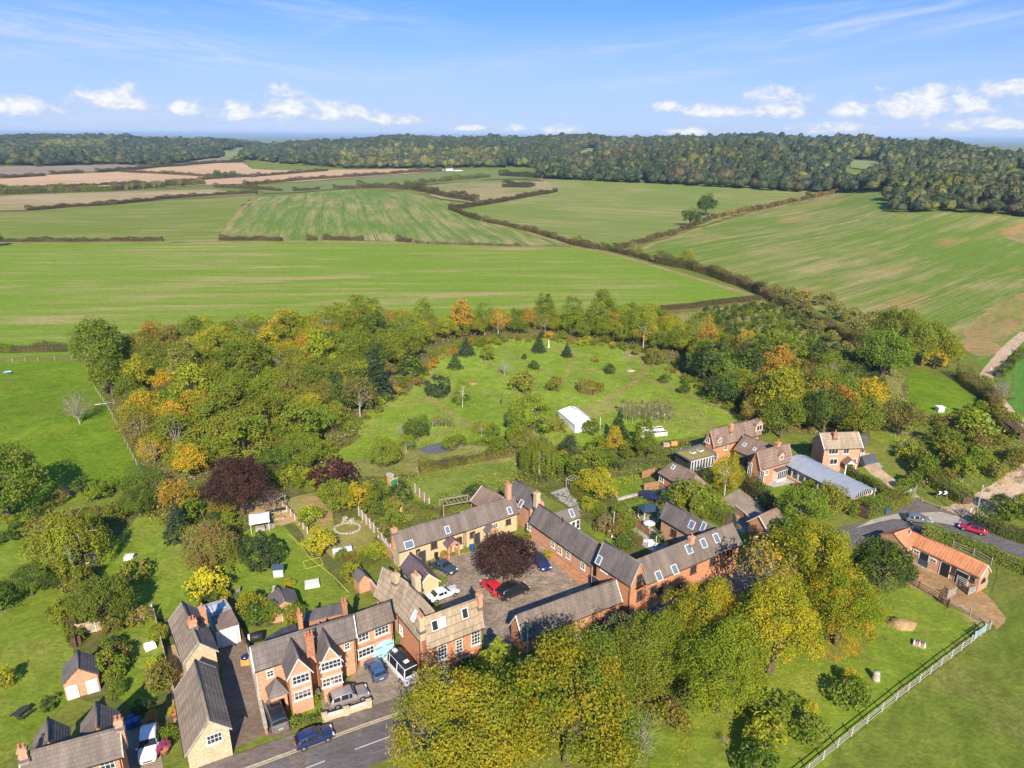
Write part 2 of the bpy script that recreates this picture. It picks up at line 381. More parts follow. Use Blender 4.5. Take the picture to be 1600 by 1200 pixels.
def leaf_mat(name, per_object=True, transl=.45):
    """foliage: colour from the tree's own colour and its second tint, mixed clump by clump"""
    m, t, b, o = new_mat(name)
    at = t.node('ShaderNodeAttribute', attribute_name='leafvar'); r, g, bl = t.xyz(at.outputs['Color'])[:3]
    if per_object:
        oi = t.node('ShaderNodeObjectInfo'); c1 = oi.outputs['Color']
        a2 = t.node('ShaderNodeAttribute', attribute_name='tint', attribute_type='OBJECT'); c2 = a2.outputs['Color']
        oc = t.node('ShaderNodeTexCoord').outputs['Object']
        n = t.noise(t.vmath('ADD', oc, t.comb(t.math('MULTIPLY', oi.outputs['Random'], 37.0), 0.0, 0.0)), 1.7, 4, .6)
        f = t.ramp(t.math('ADD', t.math('ADD', t.math('MULTIPLY', n, .55), t.math('MULTIPLY', r, .36)), t.math('MULTIPLY', g, .09)), .38, .72)
        c = t.mix(f, c1, c2)
        k = t.math('MULTIPLY', t.math('ADD', .82, t.math('MULTIPLY', g, .36)), t.math('ADD', .84, t.math('MULTIPLY', oi.outputs['Random'], .32)))
    else:
        a2 = t.node('ShaderNodeAttribute', attribute_name='tintcol'); c = a2.outputs['Color']
        k = t.math('ADD', .78, t.math('MULTIPLY', g, .44))
    c = t.mix(1.0, c, t.comb(k, k, k), 'MULTIPLY')
    t.n.remove(b)
    d = t.node('ShaderNodeBsdfDiffuse'); tr = t.node('ShaderNodeBsdfTranslucent'); mx = t.node('ShaderNodeMixShader')
    gl = t.node('ShaderNodeBsdfGlossy'); gl.inputs['Roughness'].default_value = .5; gl.inputs['Color'].default_value = (.7, .75, .7, 1)
    t.l.new(c, d.inputs[0]); t.l.new(t.mix(1.0, c, (1.15, 1.2, .6), 'MULTIPLY'), tr.inputs[0])
    mx.inputs[0].default_value = transl; t.l.new(d.outputs[0], mx.inputs[1]); t.l.new(tr.outputs[0], mx.inputs[2])
    mg = t.node('ShaderNodeMixShader'); mg.inputs[0].default_value = .02; t.l.new(mx.outputs[0], mg.inputs[1]); t.l.new(gl.outputs[0], mg.inputs[2])
    t.l.new(mg.outputs[0], o.inputs[0])
    return m
def glass_mat(name, c, rough=.08):
    m, t, b, o = new_mat(name)
    b.inputs['Base Color'].default_value = v3(c); b.inputs['Roughness'].default_value = rough; b.inputs['Specular IOR Level'].default_value = .8
    return m
M = {}
M['leaf'] = leaf_mat('leaf'); M['leaf_far'] = leaf_mat('leaf_far', False, .3)
M['bark'] = plain('bark', (.12, .09, .06), .95, var=.4, scale=2); M['bark_pale'] = plain('bark_pale', (.36, .32, .26), .9, var=.3, scale=2)
M['bark_white'] = plain('bark_white', (.62, .6, .55), .8, var=.25, scale=2)
M['brick'] = wall_mat('brick', (.50, .185, .082), (.58, .25, .125), (.50, .34, .22))
M['brick_dark'] = wall_mat('brick_dark', (.36, .13, .07), (.46, .19, .10), (.40, .28, .20))
M['brick_pale'] = wall_mat('brick_pale', (.50, .23, .13), (.58, .31, .18), (.52, .38, .27))
M['ochre'] = wall_mat('ochre', (.54, .40, .22), (.58, .45, .28), (.55, .45, .3), stain=(.42, .29, .16))
M['stone'] = wall_mat('stone', (.52, .40, .24), (.58, .46, .29), (.5, .4, .28), .5, .22, stain=(.36, .27, .16))
M['white_wall'] = wall_mat('white_wall', (.74, .72, .68), (.78, .76, .72), (.75, .73, .7), stain=(.55, .5, .45))
M['slate'] = roof_mat('slate', (.138, .115, .108), (.168, .140, .130), (.10, .084, .08), .28, .34, (.17, .14, .10), .25, .6)
M['slate_purple'] = roof_mat('slate_purple', (.13, .088, .10), (.16, .115, .125), (.06, .045, .05), .28, .34, (.15, .12, .10), .22, .6)
M['slate_brown'] = roof_mat('slate_brown', (.165, .130, .108), (.195, .156, .128), (.115, .092, .078), .28, .34, (.19, .15, .10), .3)
M['tile_brown'] = roof_mat('tile_brown', (.21, .145, .11), (.26, .18, .135), (.13, .09, .07), .3, .3, (.22, .19, .12), .35)
M['tile_red'] = roof_mat('tile_red', (.24, .12, .085), (.29, .16, .115), (.11, .06, .05), .3, .3, (.2, .15, .1), .35)
M['slab'] = roof_mat('slab', (.33, .25, .175), (.39, .30, .21), (.20, .15, .10), .42, .62, (.23, .19, .10), .4, .85)
M['slab_grey'] = roof_mat('slab_grey', (.225, .175, .13), (.275, .215, .16), (.14, .105, .08), .38, .5, (.2, .16, .09), .4, .85)
M['pantile'] = roof_mat('pantile', (.52, .20, .09), (.60, .26, .12), (.36, .14, .07), .35, .3, (.4, .17, .08), .3, .8)
M['clay_tile'] = roof_mat('clay_tile', (.55, .22, .10), (.62, .28, .15), (.3, .12, .06), .3, .3, (.42, .22, .12), .3, .8)
M['felt'] = plain('felt', (.055, .055, .06), .8, var=.3, scale=1.2); M['felt_grey'] = plain('felt_grey', (.35, .33, .30), .85, var=.35, scale=1.5)
M['sedum'] = ground_mat('sedum', (.24, .21, .06), (.30, .22, .08), (.16, .18, .04), s=.5)
M['zinc'] = plain('zinc', (.43, .455, .48), .45, .35, .08, .6, .5)
M['white'] = plain('white', (.68, .67, .64), .5, var=.06); M['offwhite'] = plain('offwhite', (.66, .62, .54), .6, var=.12)
M['tent'] = plain('tent', (.84, .84, .83), .55, var=.04)
M['black'] = plain('black', (.02, .02, .022), .5, var=.2); M['dark'] = plain('dark', (.045, .042, .04), .7, var=.3)
M['lead'] = plain('lead', (.16, .16, .17), .6, .2, .2)
M['wood'] = plain('wood', (.30, .17, .08), .8, var=.35, scale=2.5); M['wood_orange'] = plain('wood_orange', (.60, .30, .08), .75, var=.2)
M['wood_grey'] = plain('wood_grey', (.34, .28, .22), .9, var=.3, scale=2.5); M['wood_dark'] = plain('wood_dark', (.10, .06, .035), .85, var=.35, scale=2.5)
M['fence_white'] = plain('fence_white', (.40, .37, .33), .75, var=.18, scale=1.5)
M['fence_panel'] = plain('fence_panel', (.40, .31, .22), .9, var=.3, scale=2.0)
M['teal'] = plain('teal', (.36, .60, .66), .55, var=.08); M['blue_door'] = plain('blue_door', (.05, .08, .26), .4)
M['terracotta'] = plain('terracotta', (.50, .20, .10), .8, var=.2)
M['glass'] = glass_mat('glass', (.03, .035, .045)); M['glass_sky'] = glass_mat('glass_sky', (.13, .17, .23), .12); M['glass_pale'] = glass_mat('glass_pale', (.5, .55, .6), .2)
M['car_glass'] = glass_mat('car_glass', (.018, .02, .024), .05)
M['tyre'] = plain('tyre', (.02, .02, .02), .85); M['rim'] = plain('rim', (.5, .5, .52), .35, .8, .1)
M['lamp_white'] = plain('lamp_white', (.75, .76, .78), .15, var=.03, spec=.6); M['lamp_red'] = plain('lamp_red', (.42, .02, .02), .2, var=.05, spec=.6)
M['plate_yellow'] = plain('plate_yellow', (.75, .55, .05), .4, var=.03)
def paint(name, c, metal=.0, rough=.32): return plain(name, c, rough, metal, .03, 1.0, .5, .8)
M['p_navy'] = paint('p_navy', (.018, .028, .10)); M['p_blue'] = paint('p_blue', (.05, .12, .27), .3); M['p_white'] = paint('p_white', (.78, .78, .78))
M['p_silver'] = paint('p_silver', (.42, .37, .37), .5); M['p_red'] = paint('p_red', (.62, .012, .025)); M['p_black'] = paint('p_black', (.014, .014, .016))
M['p_slate'] = paint('p_slate', (.05, .08, .10), .3); M['p_grey'] = paint('p_grey', (.20, .21, .23), .3)
M['p_crimson'] = paint('p_crimson', (.45, .02, .06))
M['blue_bin'] = plain('blue_bin', (.03, .10, .30), .5); M['green'] = plain('green', (.04, .30, .14), .6); M['steel'] = plain('steel', (.45, .45, .44), .5, .5)
M['stonework'] = plain('stonework', (.42, .37, .30), .9, var=.3, scale=1.5); M['straw'] = ground_mat('straw', (.30, .20, .09), (.38, .25, .12), (.2, .13, .06), s=.6)
# ground covers
M['g_base'] = ground_mat('g_base', (.135, .17, .026), (.18, .19, .036), (.21, .18, .06), s=.03, stretch=1.5)
M['g_far'] = ground_mat('g_far', (.10, .13, .05), (.16, .17, .08), (.2, .17, .1), s=.002, stretch=2.5)
M['g_lawn'] = ground_mat('g_lawn', (.145, .205, .018), (.19, .24, .028), (.25, .225, .05), s=.11, amt3=.8, t3=(.50, .66))
M['g_lawn2'] = ground_mat('g_lawn2', (.15, .20, .028), (.21, .245, .045), (.27, .22, .08), s=.13, amt3=.6)
M['g_dry'] = ground_mat('g_dry', (.235, .215, .055), (.30, .25, .08), (.17, .19, .035), s=.16)
M['g_paddock'] = ground_mat('g_paddock', (.115, .195, .010), (.155, .23, .016), (.215, .205, .03), s=.09, ang=.4, stretch=2.0, amt3=.6, t3=(.5, .68))
M['g_meadow'] = ground_mat('g_meadow', (.17, .255, .02), (.22, .29, .034), (.30, .26, .08), s=.07, amt3=.8, t3=(.5, .68))
M['g_pasture'] = ground_mat('g_pasture', (.115, .155, .02), (.155, .185, .028), (.215, .19, .055), s=.08, amt3=.8, t3=(.48, .66))
M['g_wood'] = ground_mat('g_wood', (.13, .125, .035), (.18, .15, .055), (.13, .16, .03), s=.2)
M['g_rough'] = ground_mat('g_rough', (.18, .20, .04), (.27, .24, .08), (.36, .30, .14), s=.12, amt3=.7)
M['g_garden'] = ground_mat('g_garden', (.085, .105, .022), (.15, .14, .045), (.22, .15, .08), s=.25, amt3=.7)
M['g_soil'] = ground_mat('g_soil', (.34, .20, .09), (.40, .25, .12), (.22, .17, .06), s=.2)
M['g_sand'] = ground_mat('g_sand', (.38, .25, .12), (.45, .31, .16), (.30, .23, .09), s=.25)
M['g_redsoil'] = ground_mat('g_redsoil', (.40, .215, .105), (.27, .22, .075), (.16, .20, .03), s=.05, ang=.9, stretch=4, amt3=.9, t3=(.46, .6))
M['g_path'] = ground_mat('g_path', (.23, .235, .05), (.28, .25, .075), (.2, .24, .04), s=.4)
M['g_track'] = ground_mat('g_track', (.46, .32, .20), (.54, .39, .26), (.32, .27, .13), s=.3)
M['g_margin'] = ground_mat('g_margin', (.32, .24, .11), (.25, .22, .07), (.38, .26, .14), s=.08)
M['gravel'] = ground_mat('gravel', (.25, .19, .14), (.33, .25, .185), (.18, .135, .10), s=.5, fine=.35, grit=2.2)
M['drive'] = ground_mat('drive', (.26, .205, .155), (.33, .265, .20), (.2, .155, .12), s=.35, fine=.15)
M['yard'] = ground_mat('yard', (.165, .12, .09), (.215, .16, .12), (.13, .10, .08), s=.25, fine=.16)
M['asphalt'] = ground_mat('asphalt', (.13, .115, .112), (.165, .148, .142), (.19, .165, .15), s=.3, ang=.4, stretch=5, fine=.15)
M['pavement'] = ground_mat('pavement', (.16, .125, .105), (.21, .165, .14), (.13, .10, .09), s=.4, fine=.15)
M['concrete'] = ground_mat('concrete', (.40, .34, .27), (.46, .40, .32), (.3, .26, .2), s=.4, fine=.14)
M['flag'] = ground_mat('flag', (.36, .33, .31), (.44, .41, .38), (.28, .25, .23), s=.6, fine=.16)
M['brickpave'] = ground_mat('brickpave', (.40, .19, .10), (.46, .25, .14), (.3, .2, .12), s=.5, fine=.2)
M['tarp'] = plain('tarp', (.13, .125, .13), .45, var=.3)
M['paint_line'] = plain('paint_line', (.52, .50, .46), .7, var=.15, scale=1.0); M['yellow_line'] = plain('yellow_line', (.50, .36, .16), .8, var=.2)
# ------------------------------------------------------------------ ground
rng = np.random.default_rng(7); random.seed(7)
def np_mesh(name, V, F, mats, loops_per=4, smooth=False):
    me = bpy.data.meshes.new(name); V = np.asarray(V, np.float32); F = np.asarray(F, np.int32)
    me.vertices.add(len(V)); me.vertices.foreach_set('co', V.ravel())
    n = F.shape[1]; me.loops.add(F.size); me.loops.foreach_set('vertex_index', F.ravel())
    me.polygons.add(len(F)); me.polygons.foreach_set('loop_start', np.arange(0, F.size, n, dtype=np.int32))
    me.polygons.foreach_set('use_smooth', np.full(len(F), smooth))
    for q in (mats if isinstance(mats, (list, tuple)) else [mats]): me.materials.append(q)
    me.update(calc_edges=True); return me
def build_terrain():
    rad = np.concatenate([[0.0], np.geomspace(6, 42000, 250)]); A = 320
    an = np.linspace(0, 2 * np.pi, A, endpoint=False)
    RR, AA = np.meshgrid(rad, an, indexing='ij'); X = RR * np.sin(AA); Y = RR * np.cos(AA)
    Z = terr(X, Y) - .02 - .5 * sstep(330, 620, RR)
    V = np.stack([X, Y, Z], -1).reshape(-1, 3); F = []
    i, j = np.meshgrid(np.arange(len(rad) - 1), np.arange(A), indexing='ij'); j2 = (j + 1) % A
    F = np.stack([i * A + j, i * A + j2, (i + 1) * A + j2, (i + 1) * A + j], -1).reshape(-1, 4)[:, ::-1]
    o = link('ground', np_mesh('ground', V, F, M['g_base'], smooth=True)); tag(o, kind='structure')
build_terrain()
def jitter(pts, step, amp, closed=True):
    out = []; n = len(pts)
    for i in range(n if closed else n - 1):
        a, b = pts[i], pts[(i + 1) % n]; L = math.hypot(b[0] - a[0], b[1] - a[1]); k = max(1, int(L / step))
        dx, dy = (b[0] - a[0]) / (L + 1e-9), (b[1] - a[1]) / (L + 1e-9)
        for q in range(k):
            t = q / k; w = random.gauss(0, amp) if q else random.gauss(0, amp * .4)
            out.append((a[0] + (b[0] - a[0]) * t - dy * w, a[1] + (b[1] - a[1]) * t + dx * w))
    if not closed: out.append(pts[-1])
    return out
_SI = 0
def sheet_w(name, pts, mat, lvl, jit=.25, step=2.5, kind='structure', thick=0.0):
    """sheet of ground cover laid over the terrain; outline in metres"""
    pts = [(p[0], p[1]) for p in pts]
    dm = np.median([math.hypot(*p) for p in pts]); sc = max(1.0, dm / 160)
    if jit > 0: pts = jitter(pts, step * sc, jit * sc)
    global _SI; _SI += 1; off = .012 * lvl + .00025 * (_SI % 40)
    far = max(math.hypot(*p) for p in pts) > 215
    P2 = [Vector(p) for p in pts]; n = len(P2)
    if far:
        xs = [p[0] for p in pts]; ys = [p[1] for p in pts]; s = max(7.0, dm * .03)
        gx, gy = np.meshgrid(np.arange(min(xs), max(xs), s), np.arange(min(ys), max(ys), s))
        gp = np.stack([gx.ravel(), gy.ravel()], -1)
        # keep the inner ones
        ins = np.zeros(len(gp), bool)
        for i in range(n):
            x1, y1 = pts[i]; x2, y2 = pts[(i + 1) % n]
            c = ((y1 > gp[:, 1]) != (y2 > gp[:, 1])) & (gp[:, 0] < (x2 - x1) * (gp[:, 1] - y1) / (y2 - y1 + 1e-12) + x1); ins ^= c
        P2 += [Vector((a, b)) for a, b in gp[ins]]
    ed = [(i, (i + 1) % n) for i in range(n)]
    vo, eo, fo, *_ = delaunay_2d_cdt(P2, ed, [], 1, 1e-4)
    X = np.array([v[0] for v in vo]); Y = np.array([v[1] for v in vo]); d = np.hypot(X, Y)
    Z = terr(X, Y) + off * (1 + np.maximum(d - 200, 0) / 90.0)
    me = bpy.data.meshes.new(name)
    fs = []
    for f in fo:
        a, b, c = f[0], f[1], f[2]
        cr = (X[b] - X[a]) * (Y[c] - Y[a]) - (Y[b] - Y[a]) * (X[c] - X[a])
        fs.append(tuple(f) if cr > 0 else tuple(reversed(f)))
    me.from_pydata(np.stack([X, Y, Z], -1).tolist(), [], fs); me.materials.append(mat)
    if far: me.polygons.foreach_set('use_smooth', [True] * len(fs))
    me.update(); o = link(name, me); tag(o, kind=kind); return o
def sheet(name, px, mat, lvl, jit=.25, **k): return sheet_w(name, [G(*p) for p in px], mat, lvl, jit, **k)
def smooth_path(pts, n=8):
    pts = [Vector((p[0], p[1])) for p in pts]; out = []
    for i in range(len(pts) - 1):
        p0, p1, p2, p3 = pts[max(i - 1, 0)], pts[i], pts[i + 1], pts[min(i + 2, len(pts) - 1)]
        for q in range(n):
            t = q / n; out.append(.5 * ((2 * p1) + (p2 - p0) * t + (2 * p0 - 5 * p1 + 4 * p2 - p3) * t * t + (3 * p1 - p0 - 3 * p2 + p3) * t ** 3))
    out.append(pts[-1]); return out
def offset_path(path, off):
    out = []
    for i, p in enumerate(path):
        t = (path[min(i + 1, len(path) - 1)] - path[max(i - 1, 0)]).normalized(); out.append(p + Vector((t.y, -t.x)) * off)   # + = right of travel
    return out
def band(path, a, b): 
    l, r = offset_path(path, a), offset_path(path, b); return [tuple(p) for p in l] + [tuple(p) for p in reversed(r)]
def strip(name, px, width, mat, lvl, jit=.15):
    pa = smooth_path([G(*p) for p in px], 6); return sheet_w(name, band(pa, -width / 2, width / 2), mat, lvl, jit)

# --- far fields
GRN = (.14, .195, .03); TAN = (.35, .275, .12); DRK = (.07, .14, .026)
def FM(n, ang, green=GRN, tan=TAN, dark=DRK, **k): return field_mat('field_' + n, green, tan, dark, ang, **k)
def heading(a, b):
    p, q = G(*a), G(*b); return math.atan2(q.y - p.y, q.x - p.x)
F1 = [(-420, 384), (-60, 381), (260, 379), (570, 377), (680, 381), (830, 385), (892, 386), (935, 391), (957, 396), (980, 403), (1060, 425), (1190, 464), (1080, 478), (985, 488), (880, 505), (600, 524), (200, 550), (105, 556), (-60, 560), (-420, 566)]
sheet('field', F1, FM('near', heading((100, 440), (800, 436)), (.165, .248, .026), (.37, .285, .125), (.125, .20, .02), period=22, tanlev=.33, soil=(.44, .30, .16), soilamt=.75, stripe=.6), 2, .4)
sheet('field', [(345, 378), (375, 332), (405, 308), (460, 303), (500, 299), (545, 296), (640, 302), (690, 313), (735, 319), (713, 331), (800, 355), (890, 385), (830, 384), (680, 380), (570, 376)],
      FM('striped', heading((440, 376), (470, 306)), (.125, .195, .032), (.36, .285, .13), (.06, .15, .03), period=17, tanlev=.44, soil=(.40, .25, .13), soilamt=.35, stripe=1.0), 2, .3)
sheet('field', [(-420, 380), (-420, 336), (-60, 332), (40, 331), (260, 313), (400, 305), (372, 332), (343, 377), (260, 377)], FM('left', heading((20, 350), (300, 346)), (.155, .20, .032), (.34, .275, .115), (.11, .165, .026), period=30, tanlev=.36), 2, .3)
sheet('field', [(-420, 322), (-60, 310), (0, 307), (110, 302), (270, 297), (330, 296), (400, 303), (262, 311), (40, 329), (-60, 330), (-420, 334)], FM('stubble', heading((0, 320), (300, 305)), (.20, .20, .06), (.43, .31, .18), (.16, .17, .045), tanlev=.60, stripe=.3), 2, .3)
sheet('field', [(-420, 300), (-60, 299), (0, 302), (320, 289), (470, 284), (700, 266), (640, 264), (490, 266), (395, 264), (380, 255), (300, 256), (200, 268), (100, 272), (0, 278), (-420, 276)],
      FM('plough', heading((0, 290), (500, 272)), (.46, .30, .175), (.54, .355, .21), (.40, .265, .155), tanlev=.5, stripe=.4, soil=(.26, .19, .13), soilamt=.6), 1, .3)
sheet('field', [(-420, 274), (0, 276), (100, 270), (200, 266), (300, 254), (390, 252), (300, 250), (200, 257), (0, 261), (-420, 262)], FM('grey_plough', 0.0, (.25, .19, .145), (.34, .26, .20), (.22, .16, .12), tanlev=.4, stripe=.2), 1, .3)
sheet('field', [(402, 291), (475, 285), (560, 278), (700, 267), (745, 265), (870, 267), (830, 278), (760, 281), (640, 290), (545, 294), (460, 301), (410, 302)], FM('green_far', heading((450, 290), (700, 272)), (.15, .20, .055), (.25, .21, .10), (.12, .17, .05), tanlev=.38, stripe=.3), 2, .3)
sheet('field', [(640, 293), (745, 282), (860, 284), (872, 299), (745, 318), (690, 311)], FM('mixed', heading((690, 300), (850, 290)), (.15, .20, .045), (.38, .27, .15), (.14, .18, .05), tanlev=.55, stripe=.2, soil=(.42, .28, .16), soilamt=.7), 2, .3)
sheet('field', [(747, 322), (872, 300), (850, 283), (800, 279), (870, 281), (940, 284), (1200, 296), (1308, 299), (1200, 319), (1110, 349), (1030, 374), (955, 388), (935, 389), (905, 384), (800, 353), (722, 331)],
      FM('middle', heading((800, 330), (1150, 345)), (.165, .215, .04), (.34, .28, .125), (.11, .165, .038), period=21, tanlev=.40, stripe=.6), 2, .3)
sheet('field', [(978, 400), (1005, 386), (1110, 353), (1230, 320), (1312, 302), (1390, 303), (1395, 332), (1490, 333), (1600, 340), (1760, 344), (1760, 440), (1600, 520), (1570, 548), (1542, 582), (1500, 545), (1400, 520), (1330, 505), (1195, 455), (1060, 420)],
      FM('right', heading((1200, 400), (1420, 345)), (.135, .20, .028), (.36, .275, .125), (.08, .15, .024), period=24, tanlev=.38, soil=(.46, .22, .10), soilamt=.7, stripe=.6), 2, .3)
sheet('field', [(1548, 590), (1575, 560), (1600, 535), (1760, 450), (1760, 720), (1610, 655), (1575, 635)], FM('east', heading((1590, 640), (1600, 560)), (.085, .20, .03), (.22, .22, .06), (.06, .15, .025), tanlev=.3), 2, .2)
for px, w in (([(-60, 380), (260, 378), (570, 378), (690, 382), (830, 386), (890, 387)], 5), ([(722, 331), (800, 355), (900, 386), (940, 393), (1060, 427), (1190, 467)], 4), ([(975, 398), (1110, 353), (1230, 320), (1312, 302)], 4),
              ([(900, 492), (985, 486), (1080, 477), (1188, 467)], 3), ([(-60, 331), (40, 331), (262, 312), (400, 304)], 5), ([(345, 376), (375, 331), (400, 308)], 4)):
    strip('field_margin', px, w, M['g_margin'], 3, .2)
sheet('tilled_strip', [(880, 489), (950, 480), (1090, 474), (1060, 479), (985, 486), (900, 497)], M['g_soil'], 3, .3)
sheet('clearing', [(340, 243), (372, 231), (385, 233), (365, 248), (345, 249)], FM('clearing', .5, (.16, .25, .07), (.25, .24, .10)), 3, .1)
sheet('clearing', [(1328, 262), (1330, 250), (1380, 254), (1360, 266)], FM('clearing_two', .5, (.16, .23, .08), (.3, .27, .14)), 3, .1)
sheet('clearing', [(1318, 275), (1322, 268), (1352, 275), (1345, 282), (1325, 282)], FM('clearing_three', .5, (.16, .24, .06), (.3, .25, .10)), 3, .1)
sheet('clearing', [(903, 248), (905, 236), (932, 232), (925, 240)], FM('clearing_four', .5, (.15, .22, .09), (.28, .26, .14)), 3, .1)
sheet('bare_soil', [(1498, 530), (1520, 505), (1548, 482), (1585, 462), (1640, 448), (1640, 478), (1600, 505), (1568, 532), (1548, 556), (1525, 556), (1508, 548)], M['g_redsoil'], 3, .9)
sheet('bare_soil', [(1570, 372), (1600, 362), (1650, 362), (1640, 378), (1600, 382)], M['g_margin'], 3, .6)
# --- near grounds
sheet('woodland_floor', [(108, 560), (140, 552), (600, 524), (880, 506), (990, 489), (1190, 466), (1260, 480), (1340, 545), (1420, 590), (1425, 680), (1340, 690), (1180, 668), (1140, 660), (1040, 570), (860, 540), (700, 550), (640, 610), (520, 720), (460, 750), (232, 760), (150, 600)], M['g_wood'], 0, .5)
sheet('rough_grass', [(1000, 500), (1190, 470), (1250, 478), (1340, 545), (1415, 590), (1400, 640), (1300, 590), (1200, 540), (1080, 520)], M['g_rough'], 2, .5)
sheet('meadow', [(675, 560), (720, 540), (780, 531), (862, 527), (960, 540), (1025, 556), (1078, 590), (1145, 640), (1155, 655), (1080, 684), (960, 696), (880, 700), (800, 680), (700, 696), (600, 706), (520, 728), (498, 716), (556, 690), (575, 640), (640, 612), (662, 580)], M['g_meadow'], 3, .4)
sheet('grass_strip', [(1228, 470), (1262, 478), (1312, 506), (1348, 540), (1372, 575), (1352, 565), (1325, 545), (1285, 515), (1248, 490)], M['g_lawn'], 4, .3)
for px, w in (([(600, 637), (655, 630), (668, 624), (720, 655), (738, 664)], 1.8), ([(668, 624), (672, 590), (680, 560), (710, 546)], 2.0), ([(738, 664), (700, 672), (655, 690), (600, 700)], 1.8), ([(780, 545), (830, 570), (870, 590), (905, 610)], 1.2),
              ([(756, 560), (785, 585), (805, 605), (815, 620)], 1.6), ([(815, 620), (850, 610), (880, 595), (892, 565), (900, 545)], 1.2), ([(930, 640), (975, 608), (1000, 590), (1012, 570)], 2.6), ([(892, 575), (940, 578), (1000, 590), (1060, 610), (1150, 650)], 2.2),
              ([(870, 660), (930, 640), (960, 628)], 7), ([(1000, 565), (1050, 580), (1080, 590)], 2)):
    strip('mown_path', px, w, M['g_path'], 4, .2)
for k in range(7):
    strip('mown_path', [(1030 - k * 4, 618 + k * 7), (1080 + k * 3, 640 + k * 6), (1125 - k * 2, 662 + k * 3)], .8, M['g_path'], 5, .1)
sheet('dirt_patch', [(980, 548), (1005, 552), (1010, 562), (985, 560), (970, 555)], M['g_margin'], 4, .2)
sheet('paddock_grass', [(-420, 580), (-60, 568), (0, 566), (138, 563), (152, 598), (215, 725), (230, 756), (150, 775), (60, 800), (-60, 830), (-420, 900)], M['g_paddock'], 3, .15)
sheet('lawn', [(-60, 835), (60, 800), (118, 800), (125, 950), (112, 1000), (122, 1080), (90, 1110), (40, 1170), (-80, 1260)], M['g_lawn'], 3, .3)
sheet('lawn', [(165, 850), (215, 808), (250, 810), (285, 850), (320, 910), (310, 945), (255, 968), (180, 965), (150, 905)], M['g_lawn'], 3, .3)
sheet('lawn', [(352, 850), (400, 822), (440, 820), (548, 930), (530, 948), (480, 955), (395, 952), (345, 900)], M['g_lawn'], 3, .3)
sheet('lawn', [(652, 742), (720, 730), (800, 720), (812, 742), (735, 790), (690, 802), (648, 772)], M['g_lawn2'], 3, .3)
sheet('lawn', [(600, 760), (650, 745), (670, 790), (640, 815), (600, 790)], M['g_lawn2'], 2, .3)
sheet('lawn', [(950, 745), (1000, 742), (1006, 768), (968, 785), (940, 760)], M['g_lawn'], 3, .15)
sheet('lawn', [(975, 785), (1006, 775), (1014, 790), (985, 800)], M['g_lawn'], 4, .15)
sheet('lawn', [(915, 830), (935, 820), (968, 850), (960, 858), (940, 848)], M['g_lawn'], 3, .15)
sheet('lawn', [(170, 985), (240, 965), (255, 1010), (262, 1070), (215, 1110), (185, 1090)], M['g_lawn'], 3, .2)
sheet('lawn', [(450, 1108), (500, 1085), (506, 1118), (455, 1136)], M['g_lawn'], 5, .1)
sheet('lawn', [(1200, 765), (1245, 748), (1252, 765), (1215, 790)], M['g_lawn'], 3, .15)
sheet('lawn', [(1310, 712), (1345, 730), (1420, 770), (1400, 775), (1340, 745)], M['g_lawn'], 3, .15)
sheet('lawn', [(1418, 584), (1440, 578), (1500, 600), (1546, 640), (1522, 668), (1460, 673), (1416, 670)], M['g_paddock'], 3, .2)
sheet('lawn', [(1345, 672), (1416, 676), (1470, 686), (1420, 700), (1370, 692)], M['g_lawn'], 3, .2)
sheet('dry_lawn', [(440, 782), (500, 768), (518, 800), (522, 822), (560, 812), (592, 832), (572, 866), (522, 872), (478, 845)], M['g_dry'], 3, .25)
sheet('garden_soil', [(500, 775), (470, 780), (505, 820), (520, 812)], M['g_soil'], 4, .2)
sheet('garden_ground', [(240, 760), (440, 740), (480, 770), (600, 740), (640, 720), (820, 700), (960, 700), (1080, 690), (1110, 770), (1000, 880), (900, 800), (830, 760), (690, 810), (600, 870), (560, 900), (420, 980), (300, 960), (150, 960), (120, 850)], M['g_garden'], 1, .3)
sheet('rough_grass', [(500, 720), (640, 700), (860, 690), (820, 725), (650, 742), (590, 745), (520, 740)], M['g_rough'], 2, .3)
sheet('garden_ground', [(108, 1000), (260, 955), (300, 1100), (210, 1180), (170, 1110), (120, 1090)], M['g_garden'], 1, .2)
sheet('vegetable_plot', [(388, 790), (425, 772), (470, 812), (440, 822), (400, 820)], M['g_sand'], 3, .2)
sheet('patio', [(392, 815), (425, 805), (430, 825), (405, 832)], M['concrete'], 4, .05)
sheet('patio', [(860, 770), (905, 755), (935, 790), (900, 800)], M['flag'], 3, .1)
sheet('patio', [(975, 830), (1010, 818), (1045, 850), (1030, 870), (1000, 850)], M['flag'], 3, .1)
sheet('patio', [(1195, 757), (1230, 742), (1252, 752), (1210, 762)], M['flag'], 4, .02)
sheet('bare_patch', [(88, 768), (105, 757), (125, 755), (138, 762), (120, 772), (100, 778)], M['g_margin'], 4, .5, step=1.0)
sheet('bare_patch', [(1500, 960), (1530, 965), (1545, 985), (1520, 975)], M['g_margin'], 4, .5, step=1.0)
sheet('courtyard', [(668, 905), (700, 870), (735, 862), (800, 846), (850, 842), (926, 910), (960, 905), (975, 930), (806, 962), (800, 1015), (760, 1020), (752, 945), (690, 950)], M['gravel'], 2, .05)
sheet('brick_path', [(866, 862), (926, 906), (905, 913), (852, 868)], M['brickpave'], 3, .04)
sheet('courtyard', [(1122, 782), (1160, 762), (1190, 783), (1222, 800), (1160, 835), (1122, 808)], M['drive'], 2, .1)
sheet('yard', [(342, 1008), (372, 985), (388, 1012), (417, 1146), (360, 1174), (352, 1100)], M['yard'], 2, .03)
sheet('yard', [(195, 1130), (245, 1120), (256, 1205), (190, 1230)], M['drive'], 2, .05)
